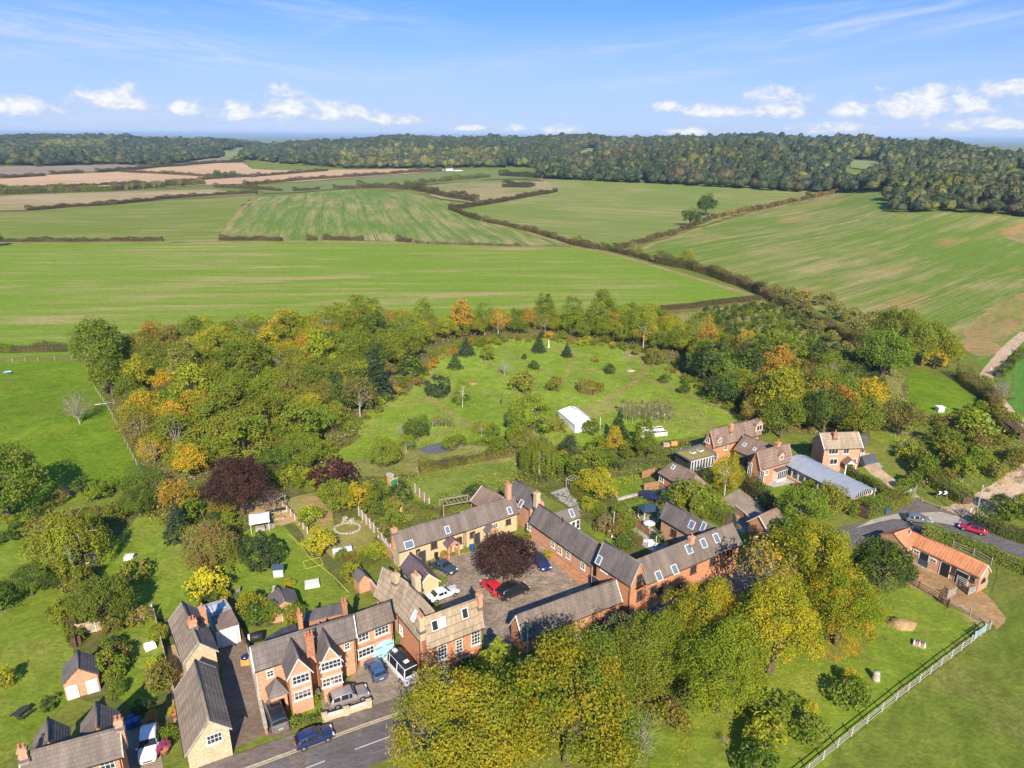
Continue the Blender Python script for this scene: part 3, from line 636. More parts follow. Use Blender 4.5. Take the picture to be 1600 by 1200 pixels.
sheet('yard', [(412, 1105), (445, 1100), (455, 1148), (420, 1152)], M['yard'], 3, .03)
sheet('yard', [(262, 1010), (280, 1005), (300, 1110), (272, 1130)], M['g_sand'], 3, .06)
sheet('yard', [(500, 1095), (545, 1065), (563, 1034), (622, 1008), (668, 1070), (672, 1082), (580, 1112), (508, 1128)], M['drive'], 3, .02)
sheet('gravel_path', [(505, 1090), (548, 1068), (570, 1098), (512, 1122)], M['gravel'], 4, .03)
# --- the road and what is beside it
NE = smooth_path([P(*p) for p in ((180, 1275), (300, 1231), (392, 1199), (545, 1142), (697, 1087), (830, 1026), (975, 950), (1070, 912), (1180, 866), (1265, 836), (1340, 818), (1400, 808), (1460, 811), (1530, 825), (1600, 847), (1760, 905))], 10)
o = sheet_w('road', band(NE, 0, 5.6), M['asphalt'], 3, 0)
NP = [p for p in NE if p.x < P(760, 1060).x]
sheet_w('pavement', band(NP, -2.3, -.14), M['pavement'], 9, 0)
kb = MB()
for i in range(len(NP) - 1):
    a, b = NP[i], NP[i + 1]; l = offset_path([a, b], -.14)
    kb.hexa([(a.x, a.y, 0), (b.x, b.y, 0), (l[1].x, l[1].y, 0), (l[0].x, l[0].y, 0)], [(a.x, a.y, .11), (b.x, b.y, .11), (l[1].x, l[1].y, .115), (l[0].x, l[0].y, .115)])
tag(kb.build('kerb', M['concrete']), kind='structure')
sheet_w('road_edge_line', band(NP, .12, .3), M['yellow_line'], 4, 0)
def dashes(path, off, dash, gap, w):
    acc = 0; mb = MB(); on = []; d = []
    lens = [0]
    for i in range(len(path) - 1): lens.append(lens[-1] + (path[i + 1] - path[i]).length)
    def at(s):
        for i in range(len(path) - 1):
            if lens[i + 1] >= s:
                t = (s - lens[i]) / (lens[i + 1] - lens[i] + 1e-9); q = path[i].lerp(path[i + 1], t); dr = (path[i + 1] - path[i]).normalized(); return q, dr
        return path[-1], (path[-1] - path[-2]).normalized()
    s = 1.0
    while s + dash < lens[-1]:
        a, da = at(s); b, db = at(s + dash); na = Vector((da.y, -da.x)); nb = Vector((db.y, -db.x))
        p = [a + na * (off - w / 2), b + nb * (off - w / 2), b + nb * (off + w / 2), a + na * (off + w / 2)]
        mb.quad(*[(q.x, q.y, .052) for q in reversed(p)]); s += dash + gap
    return mb
tag(dashes(NE[:70], 2.8, 4.0, 3.2, .13).build('road_marking', M['paint_line']), kind='structure')
for a_, b_, c_, d_ in ((24, 26, .6, 2.4), (33, 36, 2.9, 5.2), (41, 42, .5, 1.9), (14, 17, 3.0, 4.6)): sheet_w('road_patch', band(NE[a_:b_ + 1], c_, d_), M['yard'] if a_ % 2 else M['pavement'], 4, .05)
sheet('junction', [(1338, 820), (1400, 800), (1424, 778), (1440, 782), (1466, 795), (1492, 804), (1515, 800), (1512, 822), (1500, 828), (1440, 814), (1400, 812)], M['pavement'], 2, .05)
sheet('concrete_apron', [(1338, 825), (1362, 812), (1400, 803), (1470, 800), (1500, 808), (1495, 822), (1440, 813), (1395, 811), (1350, 822)], M['concrete'], 3, .1)
strip('dirt_track', [(1495, 805), (1530, 792), (1565, 772), (1600, 748), (1680, 690)], 5.5, M['g_track'], 3)
strip('dirt_track', [(1604, 520), (1578, 543), (1556, 568), (1541, 590), (1550, 610), (1572, 640), (1604, 668), (1680, 740)], 3.4, M['g_track'], 4)
strip('driveway', [(1352, 720), (1375, 742), (1408, 765), (1425, 778)], 3.2, M['g_track'], 4, .05)
sheet('driveway', [(1335, 712), (1358, 708), (1380, 730), (1360, 738)], M['concrete'], 3, .05)
sheet('stable_yard', [(1410, 870), (1425, 872), (1525, 917), (1540, 928), (1556, 940), (1566, 955), (1568, 972), (1560, 984), (1552, 978), (1545, 974), (1490, 948), (1412, 908)], M['g_soil'], 3, .4, step=1.2)
strip('concrete_apron', [(1416, 872), (1440, 884), (1480, 898), (1520, 918)], 1.5, M['concrete'], 4, .1)
sheet('pasture', [(1560, 880), (1640, 890), (1760, 900), (1760, 1300), (1262, 1300), (1262, 1207), (1400, 1096), (1546, 984), (1566, 960), (1546, 930), (1556, 905)], M['g_pasture'], 2, .1)
sheet('lawn', [(1000, 1230), (1060, 1130), (1120, 1060), (1250, 990), (1350, 955), (1412, 906), (1490, 948), (1546, 980), (1400, 1094), (1260, 1206), (1240, 1240)], M['g_lawn'], 2, .8)
sheet('tarpaulin', [(652, 702), (668, 696), (700, 688), (724, 690), (715, 702), (690, 708), (668, 710)], M['tarp'], 5, .2)
# ------------------------------------------------------------------ buildings
class Wing:
    """gabled range: ridge between picture points A and B at height zr, E a corner of its front eave at height ze"""
    def __init__(s, root, A, B, E, zr, ze, back=None, zeb=None, vo=.18, eo=.28, z0=0.0):
        a, b, e = P(*A, zr), P(*B, zr), P(*E, ze)
        u = Vector((b.x - a.x, b.y - a.y)); L = u.length; u.normalize(); n = Vector((-u.y, u.x))
        w = Vector((e.x - a.x, e.y - a.y)).dot(n)
        if w > 0: u = -u; n = -n; w = -w
        s.L = L; s.wf = -w; s.ang = math.atan2(u.y, u.x); s.o = Vector(((a.x + b.x) / 2, (a.y + b.y) / 2, 0))
        s.zr = zr; s.ze = ze; s.wb = s.wf if back is None else back; s.zeb = ze if zeb is None else zeb
        s.vo = vo; s.eo = eo; s.z0 = z0; s.root = root; s.hl = s.hr = 0.0
        s.kf = (zr - ze) / s.wf; s.kb = (zr - s.zeb) / s.wb
        s.mat = Matrix.Translation(s.o) @ Matrix.Rotation(s.ang, 4, 'Z'); s.inv = s.mat.inverted()
        s.x0, s.x1 = -L / 2 + vo, L / 2 - vo; s.y0, s.y1 = -s.wf + eo, s.wb - eo
    def place(s, o, sub=None):
        if sub is not None: o.parent = sub; return o
        o.parent = s.root; rm = Matrix.Translation(s.root.location) @ Matrix.Rotation(s.root.rotation_euler.z, 4, 'Z')
        o.matrix_local = rm.inverted() @ s.mat; return o
    def part(s, mb, name, mat, sub=None): return s.place(mb.build(name, mat), sub)
    def local(s, p): return s.inv @ p
    def lray(s, px, py):
        o = s.inv @ Vector((0, 0, CAM_H)); d = s.inv.to_3x3() @ ray(px, py); return o, d
    def on_wall(s, px, py, side):
        o, d = s.lray(px, py)
        if side in 'FB': y = s.y0 if side == 'F' else s.y1; t = (y - o.y) / d.y; q = o + d * t; return q.x, q.z
        x = s.x0 if side == 'L' else s.x1; t = (x - o.x) / d.x; q = o + d * t; return q.y, q.z
    def on_slope(s, px, py, side='F'):
        o, d = s.lray(px, py); k = s.kf if side == 'F' else -s.kb      # z = zr + k*y (front: y<0)
        t = (s.zr + k * o.y - o.z) / (d.z - k * d.y); q = o + d * t; return q
    def walls(s, mat, name='wall'):
        mb = MB(); z0 = s.z0 - .05
        tf = s.ze + s.kf * s.eo - .10; tb = s.zeb + s.kb * s.eo - .10
        x0, x1 = s.x0, s.x1
        hl, hr = s.hl, s.hr
        y0, y1 = s.y0, s.y1
        A = lambda x: [(x, y0, z0), (x, y1, z0), (x, y1, tb), (x, y0, tf)]
        mb.quad((x0, y0, z0), (x1, y0, z0), (x1, y0, tf), (x0, y0, tf)); mb.quad((x1, y1, z0), (x0, y1, z0), (x0, y1, tb), (x1, y1, tb))
        for x, h, sg in ((x0, hl, -1), (x1, hr, 1)):
            pts = [(x, y0, z0), (x, y0, tf)] + ([(x, 0, s.zr - .10)] if h <= 0 else []) + [(x, y1, tb), (x, y1, z0)]
            mb.quad(*(pts if sg < 0 else reversed(pts)))
        s.wall = s.part(mb, name, mat); return s
    def roof(s, mat, row=.32, lift=.028, name='roof', ridge=None, hl=0.0, hr=0.0, ribs=0, gutter=True, verge=None):
        s.hl, s.hr = hl, hr
        L2 = s.L / 2; mb = MB()
        ra, rb = Vector((-L2 + hl, 0, s.zr)), Vector((L2 - hr, 0, s.zr))
        fa, fb = Vector((-L2, -s.wf, s.ze)), Vector((L2, -s.wf, s.ze)); ba, bb = Vector((-L2, s.wb, s.zeb)), Vector((L2, s.wb, s.zeb))
        slopes = [(ra, rb, fb, fa), (rb, ra, ba, bb)]
        if hl > 0: slopes.append((ra, ra, fa, ba))
        if hr > 0: slopes.append((rb, rb, bb, fb))
        th = Vector((0, 0, -.12))
        for r0, r1, e1, e0 in slopes:
            nrm = (e0 - r0).cross(e1 - e0)
            if nrm.z < 0: nrm = -nrm
            nrm.normalize(); ln = ((e0 + e1) / 2 - (r0 + r1) / 2).length; N = max(2, int(ln / row))
            prev = None
            for i in range(N):
                t0, t1 = i / N, (i + 1) / N
                a, b = r0.lerp(e0, t0), r1.lerp(e1, t0); c, d = r1.lerp(e1, t1) + nrm * lift, r0.lerp(e0, t1) + nrm * lift
                if (b - a).length < 1e-3: mb.quad(a, d, c)
                else: mb.quad(b, a, d, c)
                d0, c0 = r0.lerp(e0, t1), r1.lerp(e1, t1); mb.quad(d, d0, c0, c)
            mb.quad(r0 + th, r1 + th, e1 + th, e0 + th) if (r1 - r0).length > 1e-3 else mb.quad(r0 + th, e1 + th, e0 + th)
            mb.quad(e0, e1, e1 + th, e0 + th); mb.quad(r0, e0, e0 + th, r0 + th); mb.quad(e1, r1, r1 + th, e1 + th)
            if ribs:
                K = int((e1 - e0).length / ribs)
                for q in range(K + 1):
                    t = q / K; a = r0.lerp(r1, t); c = e0.lerp(e1, t); up = nrm * .05; sd = (e1 - e0).normalized() * .085
                    mb.quad(a - sd, a + up, c + up, c - sd); mb.quad(a + up, a + sd, c + sd, c + up)
        s.roof_o = s.part(mb, name, mat)
        rm = ridge or mat
        rt = MB(); rt.tube([ra + Vector((-.02, 0, 0)), rb + Vector((.02, 0, 0))], .13, 6)
        for p, h, es in ((ra, hl, (fa, ba)), (rb, hr, (fb, bb))):
            if h > 0:
                for e in es: rt.tube([p + Vector((0, 0, -.02)), e + Vector((0, 0, .03))], .10, 5)
        s.part(rt, 'ridge_tiles', rm, s.roof_o)
        if gutter:
            g = MB(); g.tube([fa + Vector((0, -.05, -.1)), fb + Vector((0, -.05, -.1))], .06, 5); g.tube([ba + Vector((0, .05, -.1)), bb + Vector((0, .05, -.1))], .06, 5)
            s.part(g, 'gutter', M['black'])
            dp = MB(); dp.tube([(s.x1 - .15, s.y0 - .07, s.z0), (s.x1 - .15, s.y0 - .07, s.ze - .1)], .045, 5); s.part(dp, 'downpipe', M['black'])
        if verge:
            for x, h in ((-L2 - .03, hl), (L2 + .03, hr)):
                if h > 0: continue
                v = MB()
                for e in (Vector((x, -s.wf, s.ze)), Vector((x, s.wb, s.zeb))):
                    r = Vector((x, 0, s.zr)); v.hexa([r + Vector((-.07, 0, -.14)), r + Vector((.07, 0, -.14)), e + Vector((.07, 0, -.14)), e + Vector((-.07, 0, -.14))],
                                                    [r + Vector((-.07, 0, .06)), r + Vector((.07, 0, .06)), e + Vector((.07, 0, .06)), e + Vector((-.07, 0, .06))])
                s.part(v, 'verge', verge)
        return s
    def _fr(s, side):
        """origin-plane helpers: (along, out) -> local xy"""
        if side == 'F': return lambda a, o: (a, s.y0 - o)
        if side == 'B': return lambda a, o: (-a, s.y1 + o)
        if side == 'L': return lambda a, o: (s.x0 - o, -a)
        return lambda a, o: (s.x1 + o, a)
    def win(s, side, px=None, py=None, w=1.2, h=1.2, nx=2, ny=2, at=None, frame='white', glass='glass', name='window', sill=True, arch=False, lintel=None, depth=.10, bar=.05):
        if at is None:
            a, z = s.on_wall(px, py, side)
            if side == 'L': a = -a
            if side == 'B': a = -a
        else: a, z = at
        f = s._fr(side); mb = MB()
        def bx(a0, a1, z0, z1, o0, o1, mbb=mb):
            q = [f(a0, o0), f(a1, o0), f(a1, o1), f(a0, o1)]
            mbb.hexa([(x, y, z0) for x, y in q], [(x, y, z1) for x, y in q])
        w2, h2 = w / 2, h / 2; fw = .085
        bx(a - w2, a + w2, z - h2, z - h2 + fw, .0, depth); bx(a - w2, a + w2, z + h2 - fw, z + h2, .0, depth)
        bx(a - w2, a - w2 + fw, z - h2 + fw, z + h2 - fw, .0, depth); bx(a + w2 - fw, a + w2, z - h2 + fw, z + h2 - fw, .0, depth)
        for i in range(1, nx): x = a - w2 + w * i / nx; bx(x - bar / 2, x + bar / 2, z - h2 + fw, z + h2 - fw, .0, depth * .8)
        for j in range(1, ny): zz = z - h2 + h * j / ny; bx(a - w2 + fw, a + w2 - fw, zz - bar / 2, zz + bar / 2, .0, depth * .75)
        if sill: bx(a - w2 - .1, a + w2 + .1, z - h2 - .1, z - h2 - .01, .0, depth + .08)
        if arch:
            for k in range(6):
                t0, t1 = math.pi * k / 6, math.pi * (k + 1) / 6; r = w2
                q0 = (a + r * math.cos(t0), z + h2 + .3 * r * math.sin(t0)); q1 = (a + r * math.cos(t1), z + h2 + .3 * r * math.sin(t1))
                c = [f(q0[0], .0), f(q1[0], .0), f(q1[0], depth), f(q0[0], depth)]
                mb.hexa([(c[0][0], c[0][1], z + h2), (c[1][0], c[1][1], z + h2), (c[2][0], c[2][1], z + h2), (c[3][0], c[3][1], z + h2)],
                        [(c[0][0], c[0][1], q0[1] + .02), (c[1][0], c[1][1], q1[1] + .02), (c[2][0], c[2][1], q1[1] + .02), (c[3][0], c[3][1], q0[1] + .02)])
        o = s.part(mb, name, M[frame] if isinstance(frame, str) else frame)
        pm = MB(); bx(a - w2 + .04, a + w2 - .04, z - h2 + .04, z + h2 - .04, .004, .03, pm); s.part(pm, 'pane', M[glass], o)
        if lintel:
            lb = MB(); bx(a - w2 - .12, a + w2 + .12, z + h2 + .012, z + h2 + .22, -.01, .035, lb); s.part(lb, 'lintel', M[lintel], o)
        return o
    def door(s, side, px=None, py=None, w=1.0, h=2.0, at=None, mat='wood', handle=True, z0=None, name='door', planks=0):
        if at is None:
            a, _ = s.on_wall(px, py, side)
            if side in 'LB': a = -a
        else: a = at
        z0 = s.z0 if z0 is None else z0; f = s._fr(side); mb = MB()
        def bx(a0, a1, z0, z1, o0, o1, mbb):
            q = [f(a0, o0), f(a1, o0), f(a1, o1), f(a0, o1)]; mbb.hexa([(x, y, z0) for x, y in q], [(x, y, z1) for x, y in q])
        n = max(1, planks)
        for k in range(n): bx(a - w / 2 + w * k / n + .012, a - w / 2 + w * (k + 1) / n - .012, z0, z0 + h, .0, .05 + .012 * (k % 2), mb)
        o = s.part(mb, name, M[mat])
        fb = MB(); bx(a - w / 2 - .09, a - w / 2, z0, z0 + h + .09, .0, .09, fb); bx(a + w / 2, a + w / 2 + .09, z0, z0 + h + .09, .0, .09, fb); bx(a - w / 2, a + w / 2, z0 + h, z0 + h + .09, .0, .09, fb)
        s.part(fb, 'door_frame', M['white'] if mat != 'dark' else M['wood_grey'], o)
        if handle: hb = MB(); bx(a + w * .34, a + w * .42, z0 + 1.0, z0 + 1.08, .05, .12, hb); s.part(hb, 'handle', M['black'], o)
        return o
    def sky(s, px, py, w=.8, h=1.1, side='F', frame='white', glass='glass_sky'):
        """roof window at a picture point"""
        q = s.on_slope(px, py, side); k = s.kf if side == 'F' else s.kb; sg = -1 if side == 'F' else 1
        dn = Vector((0, sg, -k)).normalized(); ax = Vector((1, 0, 0)); nn = ax.cross(dn); nn = nn if nn.z > 0 else -nn
        mb = MB(); pm = MB(); c = Vector(q)
        def slab(mbb, u0, u1, v0, v1, n0, n1):
            cs = [(u0, v0), (u1, v0), (u1, v1), (u0, v1)]
            mbb.hexa([c + ax * u + dn * v + nn * n0 for u, v in cs], [c + ax * u + dn * v + nn * n1 for u, v in cs])
        t = .09
        slab(mb, -w / 2, w / 2, -h / 2, -h / 2 + t, -.02, .13); slab(mb, -w / 2, w / 2, h / 2 - t, h / 2, -.02, .13)
        slab(mb, -w / 2, -w / 2 + t, -h / 2 + t, h / 2 - t, -.02, .13); slab(mb, w / 2 - t, w / 2, -h / 2 + t, h / 2 - t, -.02, .13)
        o = s.part(mb, 'roof_window', M[frame]); slab(pm, -w / 2 + .05, w / 2 - .05, -h / 2 + .05, h / 2 - .05, .0, .08); s.part(pm, 'pane', M[glass], o)
        return o
    def chim(s, px, py, ztop, wx=.7, wy=.7, pots=2, mat='brick_pale', zb=None, cap='stonework', at=None):
        q = s.local(P(px, py, ztop)) if at is None else Vector((at[0], at[1], 0)); x, y = q.x, q.y; zb = (s.ze - .3) if zb is None else zb
        mb = MB(); mb.box((x, y, (zb + ztop - .5) / 2), (wx, wy, ztop - .5 - zb)); mb.box((x, y, ztop - .42), (wx + .16, wy + .16, .16)); mb.box((x, y, ztop - .27), (wx + .06, wy + .06, .14))
        o = s.part(mb, 'chimney', M[mat])
        fl = MB(); zz = s.zr - abs(y) * s.kf; fl.box((x, y, zz + .0), (wx + .24, wy + .24, .3)); s.part(fl, 'flashing', M['lead'], o)
        for i in range(pots):
            t = (i - (pots - 1) / 2) * .36; c = (x + (t if wx >= wy else 0), y + (0 if wx >= wy else t), ztop - .2)
            pb = MB(); pb.lathe(c, [(.15, 0), (.12, .1), (.115, .42), (.15, .45), (.14, .52)], 8); s.part(pb, 'chimney_pot', M['terracotta'], o)
        return o
    def dormer(s, px, py, w=1.3, h=1.2, mat='brick_pale', roof='tile_brown', frame='white', side='F'):
        """small gabled dormer on the front slope; point = middle of its window"""
        q = s.on_slope(px, py); x, y = q.x, q.y; k = s.kf; zs = q.z; yf = y - .15
        mb = MB(); z0 = s.zr + k * yf - .15; z1 = zs + h * .75; zg = z1 + w * .45
        yb = min(-.05, (z1 - s.zr) / k) ; ybr = min(-.02, (zg - s.zr) / k)
        mb.quad((x - w / 2, yf, z0), (x + w / 2, yf, z0), (x + w / 2, yf, z1), (x, yf, zg - .08), (x - w / 2, yf, z1))
        mb.quad((x - w / 2, yf, z0), (x - w / 2, yf, z1), (x - w / 2, yb, z1)); mb.quad((x + w / 2, yf, z1), (x + w / 2, yf, z0), (x + w / 2, yb, z1))
        o = s.part(mb, 'dormer', M[mat])
        rb = MB(); e = .14
        for sg in (-1, 1):
            a0 = Vector((x, yf - .2, zg)); a1 = Vector((x, ybr, zg)); b0 = Vector((x + sg * (w / 2 + e), yf - .2, z1 - e * .9)); b1 = Vector((x + sg * (w / 2 + e), yb + e, z1 - e * .9))
            t = Vector((0, 0, .09)); rb.hexa([a0, a1, b1, b0], [a0 + t, a1 + t, b1 + t, b0 + t])
        s.part(rb, 'dormer_roof', M[roof], o)
        fb = MB(); ww, wh = w * .72, (z1 - z0) * .72; zc = (z0 + z1) / 2 + .05
        for a, b, c, d in ((-ww / 2, ww / 2, -wh / 2, -wh / 2 + .09), (-ww / 2, ww / 2, wh / 2 - .09, wh / 2), (-ww / 2, -ww / 2 + .09, -wh / 2, wh / 2), (ww / 2 - .09, ww / 2, -wh / 2, wh / 2), (-.04, .04, -wh / 2, wh / 2)):
            fb.box((x + (a + b) / 2, yf - .05, zc + (c + d) / 2), (b - a, .09, d - c))
        s.part(fb, 'dormer_window', M[frame], o)
        gb = MB(); gb.box((x, yf - .015, zc), (ww - .05, .03, wh - .05)); s.part(gb, 'pane', M['glass'], o); return o
    def gporch(s, side, px, py, w=2.0, d=1.4, h=2.2, rise=1.0, mat='brick_pale', roof='slate', door='wood'):
        """small gabled porch; point = foot of its front"""
        a, _ = s.on_wall(px, py, side)
        if side in 'LB': a = -a
        f = s._fr(side); mb = MB(); rb = MB()
        def pt(al, o, z): x, y = f(al, o); return Vector((x, y, z))
        z0 = s.z0
        for sg in (-1, 1):
            x0, x1 = sorted((a + sg * w / 2, a + sg * (w / 2 - .22)))
            mb.hexa([pt(x0, 0, z0), pt(x1, 0, z0), pt(x1, d, z0), pt(x0, d, z0)], [pt(x0, 0, z0 + .9), pt(x1, 0, z0 + .9), pt(x1, d, z0 + .9), pt(x0, d, z0 + .9)])
            for oo in (d - .18,):
                mb.hexa([pt(x0, oo, z0 + .9), pt(x1, oo, z0 + .9), pt(x1, d, z0 + .9), pt(x0, d, z0 + .9)], [pt(x0, oo, z0 + h), pt(x1, oo, z0 + h), pt(x1, d, z0 + h), pt(x0, d, z0 + h)])
            A0, A1 = pt(a, -.02, z0 + h + rise), pt(a, d + .2, z0 + h + rise); B0, B1 = pt(a + sg * (w / 2 + .2), -.02, z0 + h - .12), pt(a + sg * (w / 2 + .2), d + .2, z0 + h - .12); t = Vector((0, 0, .11))
            rb.hexa([A0, A1, B1, B0], [A0 + t, A1 + t, B1 + t, B0 + t])
        mb.quad(pt(a - w / 2, d - .1, z0 + h), pt(a + w / 2, d - .1, z0 + h), pt(a, d - .1, z0 + h + rise * .92))
        o = s.part(mb, 'porch', M[mat]); s.part(rb, 'porch_roof', M[roof], o)
        db = MB(); db.hexa([pt(a - .45, 0, z0), pt(a + .45, 0, z0), pt(a + .45, .06, z0), pt(a - .45, .06, z0)], [pt(a - .45, 0, z0 + 2), pt(a + .45, 0, z0 + 2), pt(a + .45, .06, z0 + 2), pt(a - .45, .06, z0 + 2)])
        s.part(db, 'porch_door', M[door], o); return o
def wroot(name, A, B, z, label, cat, group=None):
    a, b = P(*A, z), P(*B, z); return thing(name, ((a.x + b.x) / 2, (a.y + b.y) / 2, 0), 0, label, cat, group)
def slab_part(root, px, z0, z1, name, mat, sub=None, zpx=None):
    """upright block whose top outline is given by picture points at height z1"""
    pts = [P(*p, z1 if zpx is None else zpx) for p in px]; o = root.location
    poly = [(p.x - o.x, p.y - o.y) for p in pts]
    ar = sum(poly[i][0] * poly[(i + 1) % len(poly)][1] - poly[(i + 1) % len(poly)][0] * poly[i][1] for i in range(len(poly)))
    if ar < 0: poly.reverse()
    mb = MB(); mb.prism(poly, z0, z1); return mb.build(name, M[mat], sub or root)

# 1 --- house in the bottom left corner
r = wroot('brick_house', (37, 1177), (185, 1137), 7.2, 'red brick house with two rear slate gables, cut off at the bottom left corner', 'house')
w = Wing(r, (30, 1179), (187, 1136), (201, 1180), 7.2, 4.9); w.roof(M['slate_brown'], verge=M['stonework']); w.walls(M['brick'])
w.win('F', 168, 1194, 1.3, 1.3, 3, 2); w.win('F', 100, 1218, 1.3, 1.3, 3, 2); w.chim(184, 1122, 8.3, .7, .55, 2); w.chim(33, 1166, 8.3, .7, .55, 2, zb=4)
for A, B, E in (((75, 1121), (73, 1158), (52, 1156)), ((151, 1097), (150, 1136), (126, 1132))):
    v = Wing(r, A, B, E, 6.9, 4.9); v.roof(M['slate_brown'], gutter=False); v.walls(M['brick'], 'rear_wall')
# 2 --- small outbuilding
r = wroot('brick_outbuilding', (122, 1016), (121, 1044), 4.0, 'small brick outbuilding with dark slate roof and two white doors on the left lawn', 'outbuilding')
w = Wing(r, (121, 1044), (122, 1016), (96, 1071), 4.0, 2.3, vo=.1, eo=.15); w.roof(M['slate'], gutter=False); w.walls(M['brick_pale'])
sd_ = 'R' if w.mat.to_3x3().col[0].y < 0 else 'L'
for k in (-1, 1): w.door(sd_, at=k * 1.0 * (1 if sd_ == 'R' else 1), w=1.0, h=1.75, mat='white')
# 3 --- long low stone house, front
r = wroot('stone_cottage', (305, 1031), (326, 1126), 5.6, 'stone cottage with brown slab roof and pale gable facing the road, beside the tarmac yard', 'house')
w = Wing(r, (305, 1031), (326, 1126), (339, 1047), 5.6, 3.6); w.wb = w.wf * 1.35; w.zeb = 2.3; w.kb = (w.zr - w.zeb) / w.wb; w.y1 = w.wb - w.eo
w.roof(M['slab_grey'], row=.42, lift=.04, verge=M['stonework']); w.walls(M['stone'])
gs = 'R' if w.mat.to_3x3().col[0].y < 0 else 'L'
w.win(gs, 335, 1153, 1.5, 1.2, 4, 2, lintel='stonework'); w.win('F', 345, 1100, .9, .9, 2, 2)
# 4 --- stone house behind it
r = wroot('stone_house', (285, 940), (310, 1004), 6.4, 'taller stone house with mossy slab roof behind the road cottage, chimneys on its ridge', 'house')
w = Wing(r, (285, 940), (310, 1004), (341, 1016), 6.4, 4.3); w.roof(M['slab_grey'], row=.42, lift=.04, verge=M['stonework']); w.walls(M['stone'])
gs = 'R' if w.mat.to_3x3().col[0].y < 0 else 'L'
w.chim(299, 966, 7.6, .6, .9, 2, 'brick_pale'); w.chim(315, 946, 7.4, .7, .7, 1, 'brick', zb=2); w.win('B', 270, 1000, .9, 1.0, at=(0.5, 2.6))
r = wroot('garage', (325, 950), (345, 985), 2.6, 'flat roofed garage with big white door behind the stone house', 'garage')
slab_part(r, [(330, 966), (362, 954), (373, 976), (337, 987)], 0, 2.6, 'wall', 'white_wall'); slab_part(r, [(329, 966), (362, 953), (374, 976), (336, 988)], 2.61, 2.78, 'roof', 'tile_brown', zpx=2.6)
slab_part(r, [(319, 947), (351, 937), (362, 953), (330, 965)], 0, 2.3, 'rear_wall', 'offwhite'); slab_part(r, [(318, 946), (352, 936), (363, 953), (330, 966)], 2.31, 2.42, 'rear_roof', 'felt_grey', zpx=2.3)
for k in range(3): slab_part(r, [(321 + k * 10, 950 - k * 3.3), (329 + k * 10, 947 - k * 3.3), (333 + k * 10, 956 - k * 3.3), (325 + k * 10, 959 - k * 3.3)], 2.425, 2.5, 'rooflight', 'glass_pale', zpx=2.42)
a, b = P(340, 987, 2.6), P(372, 977, 2.6); dv = (b - a).normalized(); nv = Vector((dv.y, -dv.x, 0))
mb = MB(); o_ = r.location
for k in range(4):
    z0 = .08 + k * .56; p = [a + dv * .25, b - dv * .25]
    q = [p[0] + nv * .02, p[1] + nv * .02, p[1] + nv * .09, p[0] + nv * .09]
    mb.hexa([(x.x - o_.x, x.y - o_.y, z0) for x in q], [(x.x - o_.x, x.y - o_.y, z0 + .54) for x in q])
mb.build('garage_door', M['white'], r)
# 5 --- Victorian pair with two front gables
r = wroot('gabled_brick_house', (392, 1011), (550, 960), 8.0, 'orange brick house with two front gables and tall chimney stack', 'house')
w = Wing(r, (391, 1011), (552, 960), (404, 1048), 8.0, 5.2); w.roof(M['slate'], verge=M['white']); w.walls(M['brick_pale'])
w.win('F', 422, 1052, .8, .9, 2, 2, lintel='stonework'); w.win('F', 542, 1009, .7, 1.0, 2, 2)
mb = MB(); mb.hexa([(w.x0 - .04, w.y0 + .02, 0), (w.x0 - .005, w.y0 + .02, 0), (w.x0 - .005, w.y1 - .02, 0), (w.x0 - .04, w.y1 - .02, 0)], [(w.x0 - .04, w.y0 + .02, 5.1), (w.x0 - .005, w.y0 + .02, 5.1), (w.x0 - .005, w.y1 - .02, 5.1), (w.x0 - .04, w.y1 - .02, 5.1)]); w.part(mb, 'white_render', M['white_wall'])
w.chim(482, 990, 9.0, .9, .5, 3, 'brick_dark', zb=6); w.chim(467, 955, 8.7, .5, .6, 2, 'brick', zb=2); w.chim(537, 938, 8.4, .6, .55, 2, 'brick_dark', zb=2)
mainw = w
for A, B, E, wins in (((466, 1029), (452, 990), (446, 1057), ((470, 1060, 1.9, 1.15, 4, 2), (473, 1084, 1.9, 1.15, 4, 2))), ((515, 1011), (500, 972), (497, 1040), ((517, 1038, 2.3, 1.15, 5, 2), (519, 1063, 2.3, 1.15, 5, 2)))):
    v = Wing(r, A, B, E, 7.6, 5.2); v.roof(M['slate'], gutter=False, verge=M['offwhite']); v.walls(M['brick_pale'], 'gable_wall')
    gs = 'R' if v.mat.to_3x3().col[0].y < 0 else 'L'
    for px, py, ww, wh, nx, ny in wins: v.win(gs, px, py, ww, wh, nx, ny, lintel='stonework')
    bd = MB(); x = v.x1 if gs == 'R' else v.x0; sg = 1 if gs == 'R' else -1
    for z in (2.75, 2.95): bd.box((x + sg * .02, (v.y0 + v.y1) / 2, z), (.06, v.y1 - v.y0 - .05, .09))
    for k in range(int((v.y1 - v.y0) / .4)): bd.box((x + sg * .025, v.y0 + .25 + k * .4, 2.85), (.05, .14, .11))
    v.part(bd, 'brick_band', M['brick_dark'])
    rs = MB(); rs.lathe((0, 0, 0), [(.3, -.03), (.3, .03)], 10); ro = v.part(rs, 'roundel', M['stonework']); ro.matrix_local = ro.matrix_local @ Matrix.Translation((x + sg * .02, 0, 6.2)) @ Matrix.Rotation(math.pi / 2, 4, 'Y')
